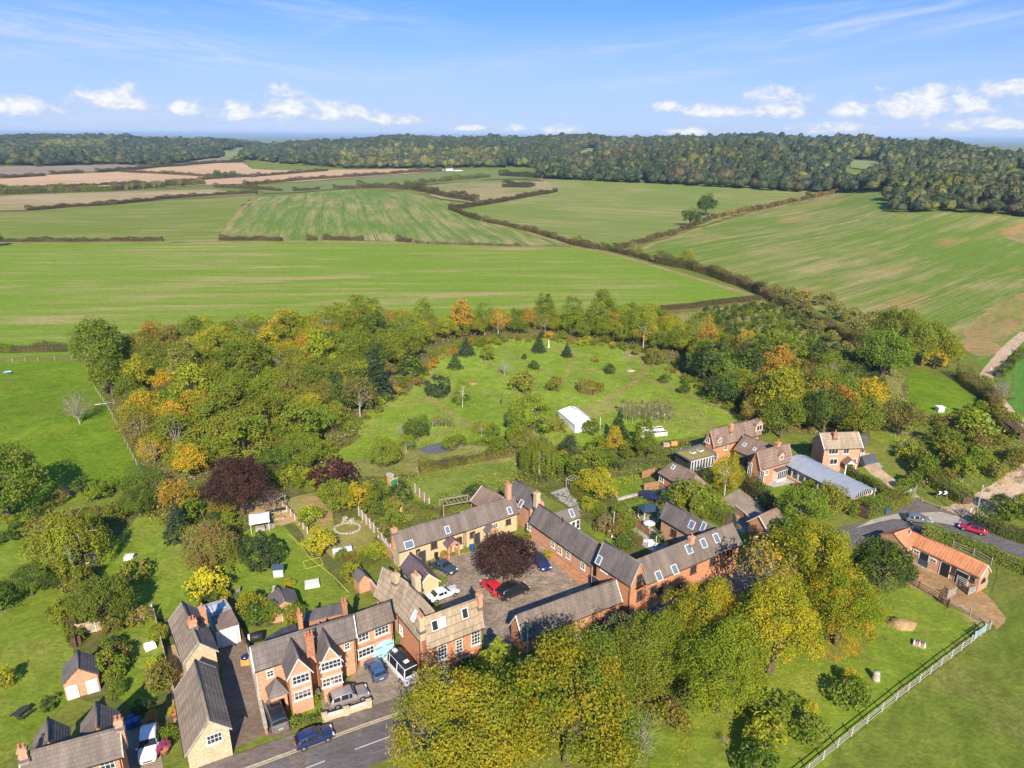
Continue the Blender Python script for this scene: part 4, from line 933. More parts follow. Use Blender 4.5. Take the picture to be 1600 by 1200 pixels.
# entrance porch with small pyramid roof
pb = MB(); q = w.local(P(432, 1092, 0)); px_, py_ = q.x, w.y0 - .9
pb.box((px_ - .75, py_ - .1, 1.2), (.3, 1.8, 2.4)); pb.box((px_ + .75, py_ - .1, 1.2), (.3, 1.8, 2.4)); pb.box((px_, py_ - .9, 2.1), (1.2, .25, .6)); po = w.part(pb, 'porch', M['brick_pale'])
rb = MB(); b4 = [(px_ - 1.15, py_ - 1.3, 2.4), (px_ + 1.15, py_ - 1.3, 2.4), (px_ + 1.15, w.y0, 2.4), (px_ - 1.15, w.y0, 2.4)]; tp = (px_, py_ - .1, 4.1)
for k in range(4): rb.quad(b4[k], b4[(k + 1) % 4], tp)
w.part(rb, 'porch_roof', M['slate'], po); db = MB(); db.box((px_, w.y0 - .04, 1.05), (1.0, .08, 2.1)); w.part(db, 'porch_door', M['wood_orange'], po)
# lower link and rear additions
for pts, z, mt in (([(412, 1001), (440, 983), (462, 976), (466, 990), (444, 994), (418, 1010)], 3.4, 'felt'), ([(474, 974), (477, 957), (530, 943), (541, 958)], 4.6, 'slate')):
    slab_part(r, pts, 0, z, 'rear_wall', 'brick_dark'); slab_part(r, pts, z + .01, z + .16, 'flat_roof', mt, zpx=z)
# 6 --- brown roofed range with blue arched doors
r = wroot('coach_house', (550, 960), (609, 939), 7.0, 'brick coach house with brown roof and pale blue arched double doors onto the drive', 'house')
w = Wing(r, (551, 961), (609, 939), (560, 992), 7.2, 5.0); w.roof(M['slate_brown']); w.walls(M['brick_pale'])
w.win('F', 568, 995, 1.4, 1.1, 3, 2, lintel='stonework'); w.win('F', 596, 985, 1.9, 1.15, 4, 2, lintel='stonework'); w.win('F', 572, 1018, 2.1, 1.2, 4, 2, lintel='stonework')
a_, z_ = w.on_wall(600, 1014, 'F')
dm = MB(); n = 8
for k in range(n):
    x0_, x1_ = a_ - 1.35 + 2.7 * k / n, a_ - 1.35 + 2.7 * (k + 1) / n; xm = ((x0_ + x1_) / 2 - a_) / 1.35; hh = 1.75 + .75 * math.sqrt(max(0, 1 - xm * xm))
    dm.box(((x0_ + x1_) / 2, w.y0 - .05 - .012 * (k % 2), hh / 2), (x1_ - x0_ - .015, .08, hh))
d_ = w.part(dm, 'arched_door', M['teal']); hb = MB()
for sg in (-1, 1):
    for z in (.6, 1.7): hb.box((a_ + sg * .75, w.y0 - .12, z), (.9, .03, .07))
w.part(hb, 'hinge', M['black'], d_)
bd = MB(); bd.box((0, w.y0 - .02, 2.9), (w.x1 - w.x0 - .05, .06, .22)); w.part(bd, 'brick_band', M['brick_dark'])
# 7 --- corner house, three storeys
r = wroot('corner_house', (662, 965), (747, 935), 9.6, 'tall red brick corner house with pale stone slab roofs beside the courtyard entrance', 'house')
w = Wing(r, (661, 966), (748, 934), (666, 1016), 9.4, 5.9); w.roof(M['slab'], row=.42, lift=.025, verge=M['stonework']); w.walls(M['brick'])
w.sky(679, 977, .85, 1.25, glass='glass'); w.sky(691, 972, .85, 1.25, glass='glass_pale'); w.sky(726, 958, .85, 1.3, glass='glass')
w.win('F', 691, 1019, 1.2, 2.0, 3, 4, lintel='stonework'); w.win('F', 743, 996, 1.25, 2.0, 3, 4, lintel='stonework'); w.win('F', 692, 1049, 1.25, 1.6, 3, 3, lintel='stonework'); w.win('F', 727, 1035, 1.2, 1.8, 3, 3); w.win('F', 717, 1008, .9, 1.8, 2, 4)
w.chim(749, 926, 10.4, .55, .7, 2, 'brick_pale', zb=7); w.chim(657, 960, 10.4, .6, .75, 3, 'stone', zb=7)
w.win('L', 662, 1050, 1.2, 1.4, 1, 1, at=(.5, 1.5), glass='glass_pale')
bd = MB(); bd.box((0, w.y0 - .02, 2.95), (w.x1 - w.x0 - .05, .06, .2)); w.part(bd, 'brick_band', M['brick_dark'])
v = Wing(r, (641, 914), (678, 955), (613, 950), 8.7, 5.5); v.roof(M['slab'], row=.42, lift=.025); v.walls(M['brick'], 'wing_wall')
v.chim(650, 896, 10.0, 1.0, .8, 2, 'stone'); v.sky(648, 962, .8, 1.4, glass='glass_pale'); v.sky(668, 932, .7, 1.1, side='B', glass='glass_pale'); v.sky(676, 941, .7, 1.1, side='B', glass='glass_pale')
v.win('F', 627, 984, .9, 1.2, 1, 2, glass='glass_pale')
u = Wing(r, (599, 884), (637, 911), (573, 923), 7.2, 3.2); u.roof(M['slab'], row=.42, lift=.025, verge=M['stonework']); u.walls(M['brick_pale'], 'rear_wall'); u.chim(618, 894, 8.0, .8, .7, 1, 'stone')
# 8 --- purple slate outbuilding
r = wroot('courtyard_outbuilding', (641, 863), (670, 897), 4.2, 'outbuilding with purple slate roof and cream gable at the west side of the courtyard', 'outbuilding')
w = Wing(r, (641, 863), (670, 897), (621, 881), 4.3, 2.5); w.roof(M['slate_purple'], verge=M['offwhite']); w.walls(M['ochre'])
r = wroot('brick_shed', (560, 885), (568, 905), 3.0, 'small slate roofed brick shed against the garden wall left of the courtyard', 'shed')
w = Wing(r, (559, 886), (569, 898), (549, 897), 2.9, 1.9, vo=.08, eo=.1); w.roof(M['slate'], gutter=False); w.walls(M['brick_pale'])
# 9 --- ochre cottage row
r = wroot('ochre_cottage', (616, 832), (716, 801), 5.4, 'ochre walled cottage with gabled porch and dark framed windows at the back of the courtyard', 'house')
w = Wing(r, (614, 833), (719, 801), (624, 863), 5.6, 3.2); w.roof(M['slate_brown'], verge=M['lead']); w.walls(M['ochre'])
w.sky(639, 851, 1.5, 1.2); w.sky(699, 828, .85, 1.2); w.win('F', 678, 852, 1.1, 1.1, 2, 2, frame='wood_dark'); w.win('F', 717, 845, 1.1, 1.1, 2, 2, frame='wood_dark', arch=True); w.door('F', 659, 872, 1.3, 2.0, mat='dark'); w.win('F', 653, 862, .7, .9, 2, 1, frame='wood_dark')
w.gporch('F', 703, 873, 2.0, 1.5, roof='slate_purple'); w.chim(615, 824, 6.5, .9, .6, 1, 'brick')
r = wroot('cream_cottage', (719, 801), (801, 774), 5.4, 'paler cottage joined to the ochre one, small porch and blue bin at its door', 'house')
w = Wing(r, (719, 800.5), (802, 774), (727, 830), 5.6, 3.2); w.roof(M['slate_brown'], verge=M['lead']); w.walls(M['ochre'])
w.sky(796, 798, .85, 1.2); w.win('F', 738, 835, 1.0, 1.0, 2, 2, frame='wood_dark'); w.win('F', 774, 821, .9, .9, 2, 2, frame='offwhite'); w.win('F', 794, 815, 1.0, 1.0, 2, 2, frame='wood_dark'); w.gporch('F', 763, 842, 1.7, 1.3, roof='slate'); w.door('F', 745, 848, 1.1, 2.0, mat='dark')
# 10 --- cluster at the north corner
r = wroot('open_barn', (754, 758), (784, 777), 4.8, 'open sided timber barn with dark brown roof behind the cottage row', 'barn')
w = Wing(r, (754, 758), (786, 777), (734, 783), 4.9, 2.7); w.roof(M['tile_brown'], verge=M['offwhite'], gutter=False)
for x in (w.x0 + .2, 0, w.x1 - .2):
    for y in (w.y0 + .15, w.y1 - .15): mb = MB(); mb.box((x, y, 1.35), (.22, .22, 2.7)); w.part(mb, 'post', M['wood_dark'])
mb = MB(); mb.box((0, w.y1 - .05, 1.3), (w.L - .5, .12, 2.6)); mb.box((w.x1 - .05, 0, 1.3), (.12, w.y1 - w.y0, 2.6)); w.part(mb, 'boarding', M['wood_dark'])
r = wroot('corner_cottage', (806, 749), (839, 771), 6.4, 'slate roofed brick cottage with two chimneys at the far corner of the courtyard', 'house')
w = Wing(r, (806, 749), (841, 773), (783, 764), 6.6, 4.4); w.roof(M['slate'], verge=M['lead']); w.walls(M['brick_pale'])
w.sky(814, 787, .9, 1.3); w.chim(794, 754, 8.2, .8, .8, 2, 'brick_pale', zb=3); w.chim(839, 768, 8.0, .8, .8, 1, 'stone', zb=5)
gs = 'R' if w.mat.to_3x3().col[0].y < 0 else 'L'
w.door(gs, at=2.0, w=1.2, h=2.1, mat='wood_orange')
# 11 --- long diagonal range
r = wroot('long_brick_range', (842, 788), (939, 851), 5.8, 'long low brick range with smooth slate roof down the right side of the courtyard', 'house')
w = Wing(r, (841, 787), (940, 852), (819, 811), 5.9, 3.0); w.roof(M['slate'], verge=M['lead']); w.walls(M['brick_pale'])
for px, py in ((827, 823), (864, 850), (875, 860), (888, 867), (911, 884)): w.win('F', px, py, .95, 1.15, 2, 2, frame='offwhite')
mb = MB(); q = w.on_slope(879, 815); mb.tube([(q.x, q.y, q.z - .1), (q.x, q.y, q.z + .8)], .1, 6); w.part(mb, 'flue', M['black'])
mb = MB(); mb.box((0, w.y0 - .03, .55), (w.x1 - w.x0 - .02, .1, .12)); w.part(mb, 'brick_band', M['brick_dark'])
v = Wing(r, (901, 790), (866, 803), (912, 806), 4.2, 2.7); v.roof(M['slate_brown']); v.walls(M['offwhite'], 'annexe_wall'); v.sky(893, 802, .8, 1.4)
for k in range(5): v.win('F', at=(-1.9 + k * .95, 1.35), w=.8, h=1.7, nx=1, ny=2)
# 12 --- tall gabled block
r = wroot('tall_gabled_block', (946, 846), (1001, 880), 7.6, 'two storey brick block whose orange gable with a juliet balcony faces the lane', 'house')
w = Wing(r, (944, 845), (1001, 880), (922, 875), 7.7, 4.7); w.roof(M['slate'], verge=M['stonework']); w.walls(M['brick'])
w.sky(936, 875, .9, 1.3); gs = 'R' if w.mat.to_3x3().col[0].y < 0 else 'L'
w.win(gs, 998.5, 907, 1.0, 1.9, 2, 2, frame='wood_dark', lintel='brick_dark'); w.win(gs, 998.5, 930, 1.0, 1.6, 2, 2, frame='wood_dark', lintel='brick_dark')
mb = MB(); a_, z_ = w.on_wall(998.5, 912, gs); x = w.x1 + .3 if gs == 'R' else w.x0 - .3
for k in range(9): mb.box((x, a_ - .7 + k * .175, z_), (.04, .035, 1.0))
mb.box((x, a_, z_ + .5), (.07, 1.5, .06)); mb.box((x - .15, a_, z_ - .5), (.36, 1.5, .06)); w.part(mb, 'juliet_balcony', M['black'])
w.win('F', 944, 890, 1.4, .7, 2, 1, frame='offwhite'); w.door('F', 931, 905, 1.5, 2.2, mat='dark')
# 13 --- right long range
r = wroot('lane_range', (995, 874), (1142, 817), 7.0, 'long two storey brick range with five roof windows along the lane behind the yellow trees', 'house')
w = Wing(r, (995, 875), (1144, 816), (1021, 909), 7.1, 4.5); w.roof(M['slate_brown'], verge=M['lead']); w.walls(M['brick'])
for px, py in ((1029, 900), (1054, 890), (1076, 858), (1099, 849), (1119, 841)): w.sky(px, py, 1.05, 1.35, glass='glass_sky')
for px, py in ((1030, 922), (1083, 890), (1113, 877), (1140, 864), (1021, 921), (1060, 918)): w.win('F', px, py, 1.2, 1.2, 2, 2, frame='wood_dark', lintel='brick_dark')
w.chim(1081, 836, 8.1, .8, .6, 1, 'brick_pale')
# 14 --- north block of that yard
r = wroot('garden_range', (1042, 783), (1116, 824), 5.6, 'brick range with two roof windows set back beside a clipped green hedge', 'house')
w = Wing(r, (1042, 783), (1118, 825), (1023, 805), 5.9, 3.2); w.roof(M['slate'], verge=M['lead']); w.walls(M['brick_pale'])
w.sky(1081, 820, 1.1, 1.3); w.sky(1099, 823, .8, 1.5); w.win('F', 1053, 833, 1.2, 1.2, 2, 2, frame='wood_dark')
r = thing('summerhouse', P(1012, 812), R(15), 'small open summerhouse with dark blue roof at the end of the garden range', 'summerhouse')
mb = MB(); mb.box((0, 0, .06), (2.8, 2.6, .12)); mb.build('deck', M['wood_grey'], r)
for x in (-1.25, 1.25):
    for y in (-1.15, 1.15): mb = MB(); mb.box((x, y, 1.2), (.12, .12, 2.2)); mb.build('post', M['offwhite'], r)
rb = MB(); b4 = [(-1.6, -1.5, 2.3), (1.6, -1.5, 2.3), (1.6, 1.5, 2.3), (-1.6, 1.5, 2.3)]
rb.quad(b4[0], b4[1], (.7, 0, 3.1), (-.7, 0, 3.1)); rb.quad(b4[2], b4[3], (-.7, 0, 3.1), (.7, 0, 3.1)); rb.quad(b4[1], b4[2], (.7, 0, 3.1)); rb.quad(b4[3], b4[0], (-.7, 0, 3.1)); rb.build('roof', M['p_slate'], r)
# 15 --- cart shed along the lane
r = wroot('cart_shed', (820, 959), (962, 905), 4.8, 'long low brick shed with slate roof closing the courtyard along the lane', 'barn')
w = Wing(r, (806, 962), (962, 905), (824, 998), 4.9, 2.3); w.roof(M['slate_brown'], verge=M['offwhite']); w.walls(M['brick'])
for k in range(5): 
    mb = MB(); x = w.x0 + 1.2 + k * (w.x1 - w.x0 - 2.4) / 4; mb.box((x, w.y0 - .05, 1.1), (.35, .14, 2.1)); w.part(mb, 'buttress', M['brick_dark'])
# 16 --- bungalow behind the hedge
r = wroot('brick_bungalow', (1040, 725), (1080, 745), 4.6, 'low brick bungalow with hipped brown tiled roof behind bushes west of the gravel drive', 'house')
w = Wing(r, (1043, 716), (1097, 746), (1020, 734), 4.9, 2.5); w.roof(M['tile_brown'], hl=1.8, hr=1.8); w.walls(M['brick'])
for k, a in enumerate((-3.5, 0, 3.5)): w.win('F', at=(a, 1.5), w=1.2, h=1.0)
w.sky(1052, 730, .7, .9)
# 17 --- sedum roofed pavilion
r = wroot('sedum_pavilion', (1060, 710), (1110, 710), 3.0, 'flat roofed pavilion with planted moss roof and white glazed wall', 'pavilion')
pts = [(1056, 707), (1095, 697), (1117, 709), (1079, 719)]
slab_part(r, pts, 0, 2.7, 'wall', 'dark'); slab_part(r, [(1053, 707), (1095, 695), (1120, 709), (1078, 721.5)], 2.71, 2.95, 'roof_edge', 'lead', zpx=2.7); slab_part(r, [(1057, 707), (1095, 697.3), (1116, 709), (1079, 718.5)], 2.955, 3.0, 'planted_roof', 'sedum', zpx=2.95)
a, b = P(1080, 719, 2.7), P(1116, 709.5, 2.7); dv = (b - a).normalized(); nv = Vector((dv.y, -dv.x, 0)); LL = (b - a).length; ag = math.atan2(dv.y, dv.x)
for k in range(8):
    c = a + dv * (LL * (k + .5) / 8) + nv * .03 - Vector(r.location); mb = MB(); mb.box((c.x, c.y, 1.3), (LL / 8 * .86, .1, 2.3), ag); mb_o = mb.build('window', M['white'], r); g = MB(); c2 = c + nv * .06; g.box((c2.x, c2.y, 1.3), (LL / 8 * .5, .03, 2.0), ag); g.build('pane', M['glass'], mb_o)
for px, py in ((1082, 707), (1094, 704)):
    c = P(px, py, 3.0) - Vector(r.location); mb = MB(); mb.box((c.x, c.y, 3.1), (1.1, .9, .2), ag); q = mb.build('rooflight', M['white'], r); g = MB(); g.box((c.x, c.y, 3.21), (.9, .7, .03), ag); g.build('pane', M['glass_sky'], q)
# 18 --- brick house north
r = wroot('tiled_brick_house', (1110, 673), (1184, 654), 6.6, 'brick house with brown tiled roof, broad left gable and two small dormers', 'house')
w = Wing(r, (1110, 673), (1184, 654), (1121, 698), 6.9, 3.8); w.roof(M['tile_brown'], verge=M['brick_pale']); w.walls(M['brick'])
w.dormer(1124, 689, 1.2, 1.0); w.dormer(1185, 671, 2.2, 1.7); w.win('F', 1134, 699, 1.0, 1.0); w.win('F', 1156, 693, 1.0, .8); w.win('L', 1110, 686, at=(-.6, 4.6), w=1.1, h=1.1); w.win('L', at=(1.8, 2.0), w=1.1, h=1.4); w.chim(1143, 661, 7.7, .8, .6, 1, 'brick')
v = Wing(r, (1163, 679), (1208, 697), (1150, 704), 5.4, 2.9); v.roof(M['tile_brown']); v.walls(M['brick'], 'link_wall'); v.sky(1163, 695, .7, .8); v.sky(1179, 702, .6, .7)
slab_part(r, [(1149, 706), (1156, 704), (1170, 714), (1163, 717)], 0, 2.3, 'lean_to', 'lead')
# 19 --- brick house with bay
r = wroot('bay_window_house', (1183, 706), (1232, 692), 6.4, 'brick house with tall arched gable windows and a white bay onto the patio', 'house')
w = Wing(r, (1183, 706), (1233, 692), (1194, 733), 6.6, 3.4); w.roof(M['tile_brown'], verge=M['brick_pale']); w.walls(M['brick'])
w.win('L', 1172, 730, .9, 2.6, 2, 5, at=(-1.3, 2.4), arch=True); w.win('L', 1185, 733, .9, 2.6, 2, 5, at=(1.7, 2.0), arch=True); w.dormer(1220, 716, 1.4, 1.2); w.chim(1216, 689, 7.6, .9, .7, 1, 'brick'); w.win('F', 1198, 738, .9, .9); w.win('F', 1233, 728, 1.4, 1.2, 3, 2)
a_, z_ = w.on_wall(1216, 737, 'F'); mb = MB(); mb.box((a_, w.y0 - .5, 1.3), (2.6, 1.0, 2.3)); bo = w.part(mb, 'bay', M['white']); g = MB()
for k in range(5): g.box((a_ - 1.02 + k * .51, w.y0 - 1.012, 1.5), (.36, .03, 1.5))
w.part(g, 'pane', M['glass'], bo); g = MB(); g.box((a_, w.y0 - .5, 2.55), (2.9, 1.3, .16)); w.part(g, 'bay_roof', M['lead'], bo)
# 20 --- curved roof studio
r = wroot('curved_roof_studio', (1245, 715), (1350, 768), 4.0, 'long studio with pale grey curved metal roof, white glazing and brick end wall', 'studio')
a, b, e = P(1246, 714, 3.7), P(1349, 764, 3.7), P(1238, 718, 2.9)
u = Vector((b.x - a.x, b.y - a.y)); Ls = u.length; u.normalize(); ang = math.atan2(u.y, u.x); r.location = ((a.x + b.x) / 2, (a.y + b.y) / 2, 0); r.rotation_euler = (0, 0, ang)
e1, e2 = P(1328, 776, 2.9), P(1371, 765, 2.9); half = max(2.2, min(4.0, (Vector((e2.x - e1.x, e2.y - e1.y))).length / 2 * .85))
mb = MB(); N = 12
def arc(k): t = -1 + 2 * k / N; return t * (half + .35), 2.75 + 1.15 * (1 - t * t)
for k in range(N):
    (y0, z0), (y1, z1) = arc(k), arc(k + 1)
    mb.hexa([(-Ls / 2 - .3, y0, z0), (Ls / 2 + .5, y0, z0), (Ls / 2 + .5, y1, z1), (-Ls / 2 - .3, y1, z1)], [(-Ls / 2 - .3, y0, z0 + .12), (Ls / 2 + .5, y0, z0 + .12), (Ls / 2 + .5, y1, z1 + .12), (-Ls / 2 - .3, y1, z1 + .12)])
ro = mb.build('roof', M['zinc'], r)
for k in range(int(Ls / 1.8)):
    x = -Ls / 2 + k * 1.8; mb = MB()
    for q in range(N): (y0, z0), (y1, z1) = arc(q), arc(q + 1); mb.hexa([(x, y0, z0 + .12), (x + .04, y0, z0 + .12), (x + .04, y1, z1 + .12), (x, y1, z1 + .12)], [(x, y0, z0 + .145), (x + .04, y0, z0 + .145), (x + .04, y1, z1 + .145), (x, y1, z1 + .145)])
    mb.build('seam', M['zinc'], ro)
mb = MB(); mb.box((0, half - .1, 1.35), (Ls - .2, .25, 2.75)); mb.box((0, -half + .1, .3), (Ls - .2, .25, .6)); mb.box((Ls / 2 - .15, 0, 1.1), (.25, half * 2 - .3, 2.2)); mb.box((-Ls / 2 + .15, 0, 1.35), (.25, half * 2 - .3, 2.7)); mb.build('wall', M['brick'], r)
for k in range(int(Ls / 1.5)):
    x = -Ls / 2 + .8 + k * 1.5; mb = MB(); mb.box((x, -half + .1, .66), (1.4, .12, .1)); mb.box((x, -half + .1, 2.74), (1.4, .12, .1)); mb.box((x - .65, -half + .1, 1.7), (.1, .12, 2.0)); mb.box((x + .65, -half + .1, 1.7), (.1, .12, 2.0)); mb.box((x, -half + .1, 2.1), (1.2, .1, .07))
    q = mb.build('window', M['white'], r); g = MB(); g.box((x, -half + .12, 1.7), (1.2, .03, 2.0)); g.build('pane', M['glass'], q)
mb = MB(); pts = [(Ls / 2, -half + .1, 2.2)] + [(Ls / 2, arc(k)[0] * .93, arc(k)[1] - .02) for k in range(N + 1)] + [(Ls / 2, half - .1, 2.2)]
mb.hexa([(p[0] - .2, p[1], p[2]) for p in pts], pts); q = mb.build('gable_window', M['white'], r); g = MB()
for k in range(9):
    y = -half + .7 + k * (half * 2 - 1.4) / 8; top = 2.75 + 1.15 * (1 - (y / half) ** 2) - .25; g.box((Ls / 2 + .015, y, (2.35 + top) / 2), (.03, (half * 2 - 1.4) / 8 * .7, max(.15, top - 2.35)))
g.build('pane', M['glass'], q)
# 21 --- detached brick house
r = wroot('detached_house', (1282, 677), (1340, 675), 7.2, 'detached brick house with pale speckled tile roof and white porch with blue door', 'house')
w = Wing(r, (1281, 677), (1341, 675), (1289, 702), 7.3, 5.0); w.roof(M['slab'], verge=M['offwhite']); w.walls(M['brick_pale'])
w.win('F', 1302, 705, 2.0, 1.2, 3, 1, lintel='stonework'); w.win('F', 1322, 705, 1.2, 1.1, 2, 1, lintel='stonework'); w.win('F', 1302, 721, 1.6, 1.2, 2, 1, lintel='stonework'); w.win('F', 1333, 721, 1.2, 1.2, 3, 1)
w.gporch('F', 1321, 733, 2.2, 1.6, 2.2, 1.0, mat='white', roof='tile_red', door='blue_door'); w.chim(1306, 674, 8.0, .8, .5, 1, 'brick_dark')
r = wroot('double_garage', (1345, 690), (1372, 700), 3.4, 'low garage with grey roof beside the detached house', 'garage')
w = Wing(r, (1340, 681), (1356, 684), (1349, 704), 3.4, 2.5); w.roof(M['slate']); w.walls(M['brick_pale']); w.door('F', at=0, w=1.8, h=1.9, mat='white')
slab_part(r, [(1346, 712), (1366, 708), (1372, 722), (1352, 726)], 2.3, 2.45, 'car_port', 'lead')
# 22 --- garage by the drive
r = wroot('hipped_garage', (1180, 805), (1215, 790), 4.4, 'brick garage with brown hipped roof in tree shade at the foot of the gravel drive', 'garage')
w = Wing(r, (1186, 806), (1222, 789), (1205, 829), 4.4, 2.4); w.roof(M['tile_brown'], hr=1.6, verge=M['offwhite']); w.walls(M['brick'])
# 23 --- stables
r = wroot('stable_block', (1426, 830), (1544, 884), 4.0, 'L shaped brick stable with orange pantile roof and open stalls on the dirt yard', 'stable')
w = Wing(r, (1425, 829), (1544, 884), (1428, 853), 4.2, 2.7, vo=.1); w.roof(M['pantile'], row=1.2, lift=.02, ribs=.42, gutter=False, verge=M['offwhite']); w.walls(M['brick_pale'])
for px, py in ((1432, 862), (1458, 876)): w.win('F', px, py, 1.0, .55, 2, 1, frame='offwhite', arch=True, sill=False)
for px, py in ((1444, 870), (1477, 888)):
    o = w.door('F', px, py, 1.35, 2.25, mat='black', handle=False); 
a_, _ = w.on_wall(1444, 876, 'F'); mb = MB(); mb.box((a_, w.y0 - .12, .55), (1.35, .1, 1.1)); w.part(mb, 'stable_door', M['p_slate'])
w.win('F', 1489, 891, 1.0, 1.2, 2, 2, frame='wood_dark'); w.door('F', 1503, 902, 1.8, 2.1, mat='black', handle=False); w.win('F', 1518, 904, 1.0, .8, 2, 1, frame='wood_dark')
mb = MB(); a_, _ = w.on_wall(1504, 908, 'F')
for k in range(5): mb.box((a_, w.y0 - .25, .25 + k * .28), (1.5, .06, .12))
mb.box((a_ - .7, w.y0 - .22, .75), (.1, .06, 1.4)); mb.box((a_ + .7, w.y0 - .22, .75), (.1, .06, 1.4)); w.part(mb, 'stall_gate', M['fence_white'])
gs = 'R' if w.mat.to_3x3().col[0].x > 0 else 'L'
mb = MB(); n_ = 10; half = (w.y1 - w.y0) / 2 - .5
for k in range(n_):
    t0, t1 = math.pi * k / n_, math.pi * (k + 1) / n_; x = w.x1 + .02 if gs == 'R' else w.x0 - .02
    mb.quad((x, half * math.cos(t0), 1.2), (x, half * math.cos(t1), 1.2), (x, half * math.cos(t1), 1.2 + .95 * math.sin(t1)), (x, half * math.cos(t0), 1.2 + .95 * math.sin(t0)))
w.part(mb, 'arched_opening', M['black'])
v = Wing(r, (1420, 825), (1402, 829), (1428, 852), 4.2, 2.6, vo=.1); v = Wing(r, (1397, 834), (1421, 825), (1410, 859), 4.0, 2.7, vo=.1); v.roof(M['clay_tile'], gutter=False); v.walls(M['brick_pale'], 'wing_wall'); v.win('R', at=(-.6, 1.5), w=1.1, h=1.2, nx=2, ny=4); v.win('F', at=(.3, 1.4), w=.9, h=1.2, nx=2, ny=4)
# ------------------------------------------------------------------ vegetation
def proj(x, y, z):
    x, y, z = np.asarray(x, float), np.asarray(y, float), np.asarray(z, float) - CAM_H
    d = x * cF.x + y * cF.y + z * cF.z
    return 800 + FPX * (x * cR.x + y * cR.y + z * cR.z) / d, 600 - FPX * (x * cU.x + y * cU.y + z * cU.z) / d
def leaf_cards(C, N, size, asp, r):
    """diamond leaf cards: centres C, normals N, lengths size -> vertices (n,4,3)"""
    n = len(C); rv = r.normal(size=(n, 3)); u = np.cross(N, rv); u /= np.linalg.norm(u, axis=1, keepdims=True) + 1e-9; v = np.cross(N, u)
    L = (size * r.uniform(.7, 1.3, n))[:, None] if np.ndim(size) == 0 else size[:, None]
    fold = N * L * .18
    return np.stack([C - u * L * .5 - fold, C + v * L * asp * .5, C + u * L * .5 - fold, C - v * L * asp * .5], 1)
def cards_mesh(name, Q, var, mat, extra=None):
    n, c_ = Q.shape[:2]; V = Q.reshape(-1, 3); F = np.arange(n * c_).reshape(-1, c_)
    me = np_mesh(name, V, F, mat)
    at = me.attributes.new('leafvar', 'FLOAT_COLOR', 'POINT'); a = np.ones((n, c_, 4), np.float32); a[:, :, :3] = var[:, None, :]; at.data.foreach_set('color', a.ravel())
    if extra is not None:
        at = me.attributes.new('tintcol', 'FLOAT_COLOR', 'POINT'); a = np.ones((n, c_, 4), np.float32); a[:, :, :3] = extra[:, None, :]; at.data.foreach_set('color', a.ravel())
    return me
def unit(r, n):
    v = r.normal(size=(n, 3)); return v / np.linalg.norm(v, axis=1, keepdims=True)
def crown_pts(r, K, per, semi, zc, cr, shell=(.55, .88), zmin=-.55, jit=.1, top=0.0):
    """leaf centres and normals of a crown made of K clumps"""
    d = unit(r, K * 3); d = d[d[:, 2] > zmin][:K]; K = len(d)
    rad = r.uniform(shell[0], shell[1], K)[:, None]; cc = d * rad * np.array(semi) + np.array([0, 0, zc])
    if top: cc[:, :2] *= (1 - top * np.clip((cc[:, 2:3] - zc) / semi[2], -.4, 1))
    crs = cr * r.uniform(.5, 1.5, K); ci = np.repeat(np.arange(K), per)
    dl = unit(r, K * per) + d[ci] * .55 + np.array([0, 0, .35]); dl /= np.linalg.norm(dl, axis=1, keepdims=True)
    rr = crs[ci] * r.uniform(.62, 1.05, K * per) ; C = cc[ci] + dl * rr[:, None] + r.normal(0, jit * cr, (K * per, 3))
    N = dl + unit(r, K * per) * .75; N /= np.linalg.norm(N, axis=1, keepdims=True)
    var = np.stack([r.uniform(0, 1, K)[ci], r.uniform(0, 1, K * per), np.zeros(K * per)], -1)
    return C, N, var, cc
def limb_mesh(name, r, cc, zt, rt, mat, nl=10, forks=2, lean=.06, thick=.45):
    mb = MB(); top = Vector((r.uniform(-lean, lean), r.uniform(-lean, lean), zt))
    mb.tube([(0, 0, -.05), (0, 0, .06), top * .5, top], [rt * 1.5, rt * 1.12, rt, rt * .75], 7, cap=False)
    idx = r.permutation(len(cc))[:nl]
    for i in idx:
        e = Vector(cc[i]); s0 = Vector((top.x, top.y, zt * r.uniform(.62, 1.0))); mid = s0.lerp(e, .45) + Vector((0, 0, .10 * (e - s0).length)) + Vector(r.normal(0, .03, 3))
        mb.tube([s0, mid, e], [rt * thick, rt * thick * .6, rt * .12], 5, cap=False)
        for _ in range(forks):
            q = mid.lerp(e, r.uniform(.1, .7)); e2 = e + Vector(r.normal(0, .2, 3)); mb.tube([q, q.lerp(e2, .5) + Vector((0, 0, .03)), e2], [rt * thick * .4, rt * thick * .25, rt * .06], 4, cap=False)
    return mb.mesh(name, mat)
TREE = {}
def lib_broad(key, n, K, per, leaf, semi=(1, 1, .88), zc=1.15, cr=.30, bark='bark', trunk=.07, zt=.75, nl=12, zmin=-.55, asp=.62, jit=.1, top=.15, shell=(.55, .88), thick=.45):
    out = []
    for i in range(n):
        r = np.random.default_rng(sum(map(ord, key)) * 13 + i); C, N, var, cc = crown_pts(r, K, per, semi, zc, cr, shell, zmin, jit, top)
        # lopsided outline
        a = np.arctan2(C[:, 1], C[:, 0]); k = 1 + .13 * np.sin(a * 2 + r.uniform(0, 6)) + .10 * np.sin(a * 3 + C[:, 2] * 1.5 + r.uniform(0, 6)); C[:, :2] *= k[:, None]
        cr_me = cards_mesh(key + '_crown', leaf_cards(C, N, leaf, asp, r), var, M['leaf'])
        out.append((cr_me, limb_mesh(key + '_trunk', r, cc, zt, trunk, M[bark], nl, thick=thick)))
    TREE[key] = (out, zc)
lib_broad('great', 4, 100, 230, .045, cr=.235, nl=24, jit=.17, shell=(.45, .92))
lib_broad('broad', 5, 52, 68, .105, cr=.28, jit=.2, shell=(.45, .92), nl=16)
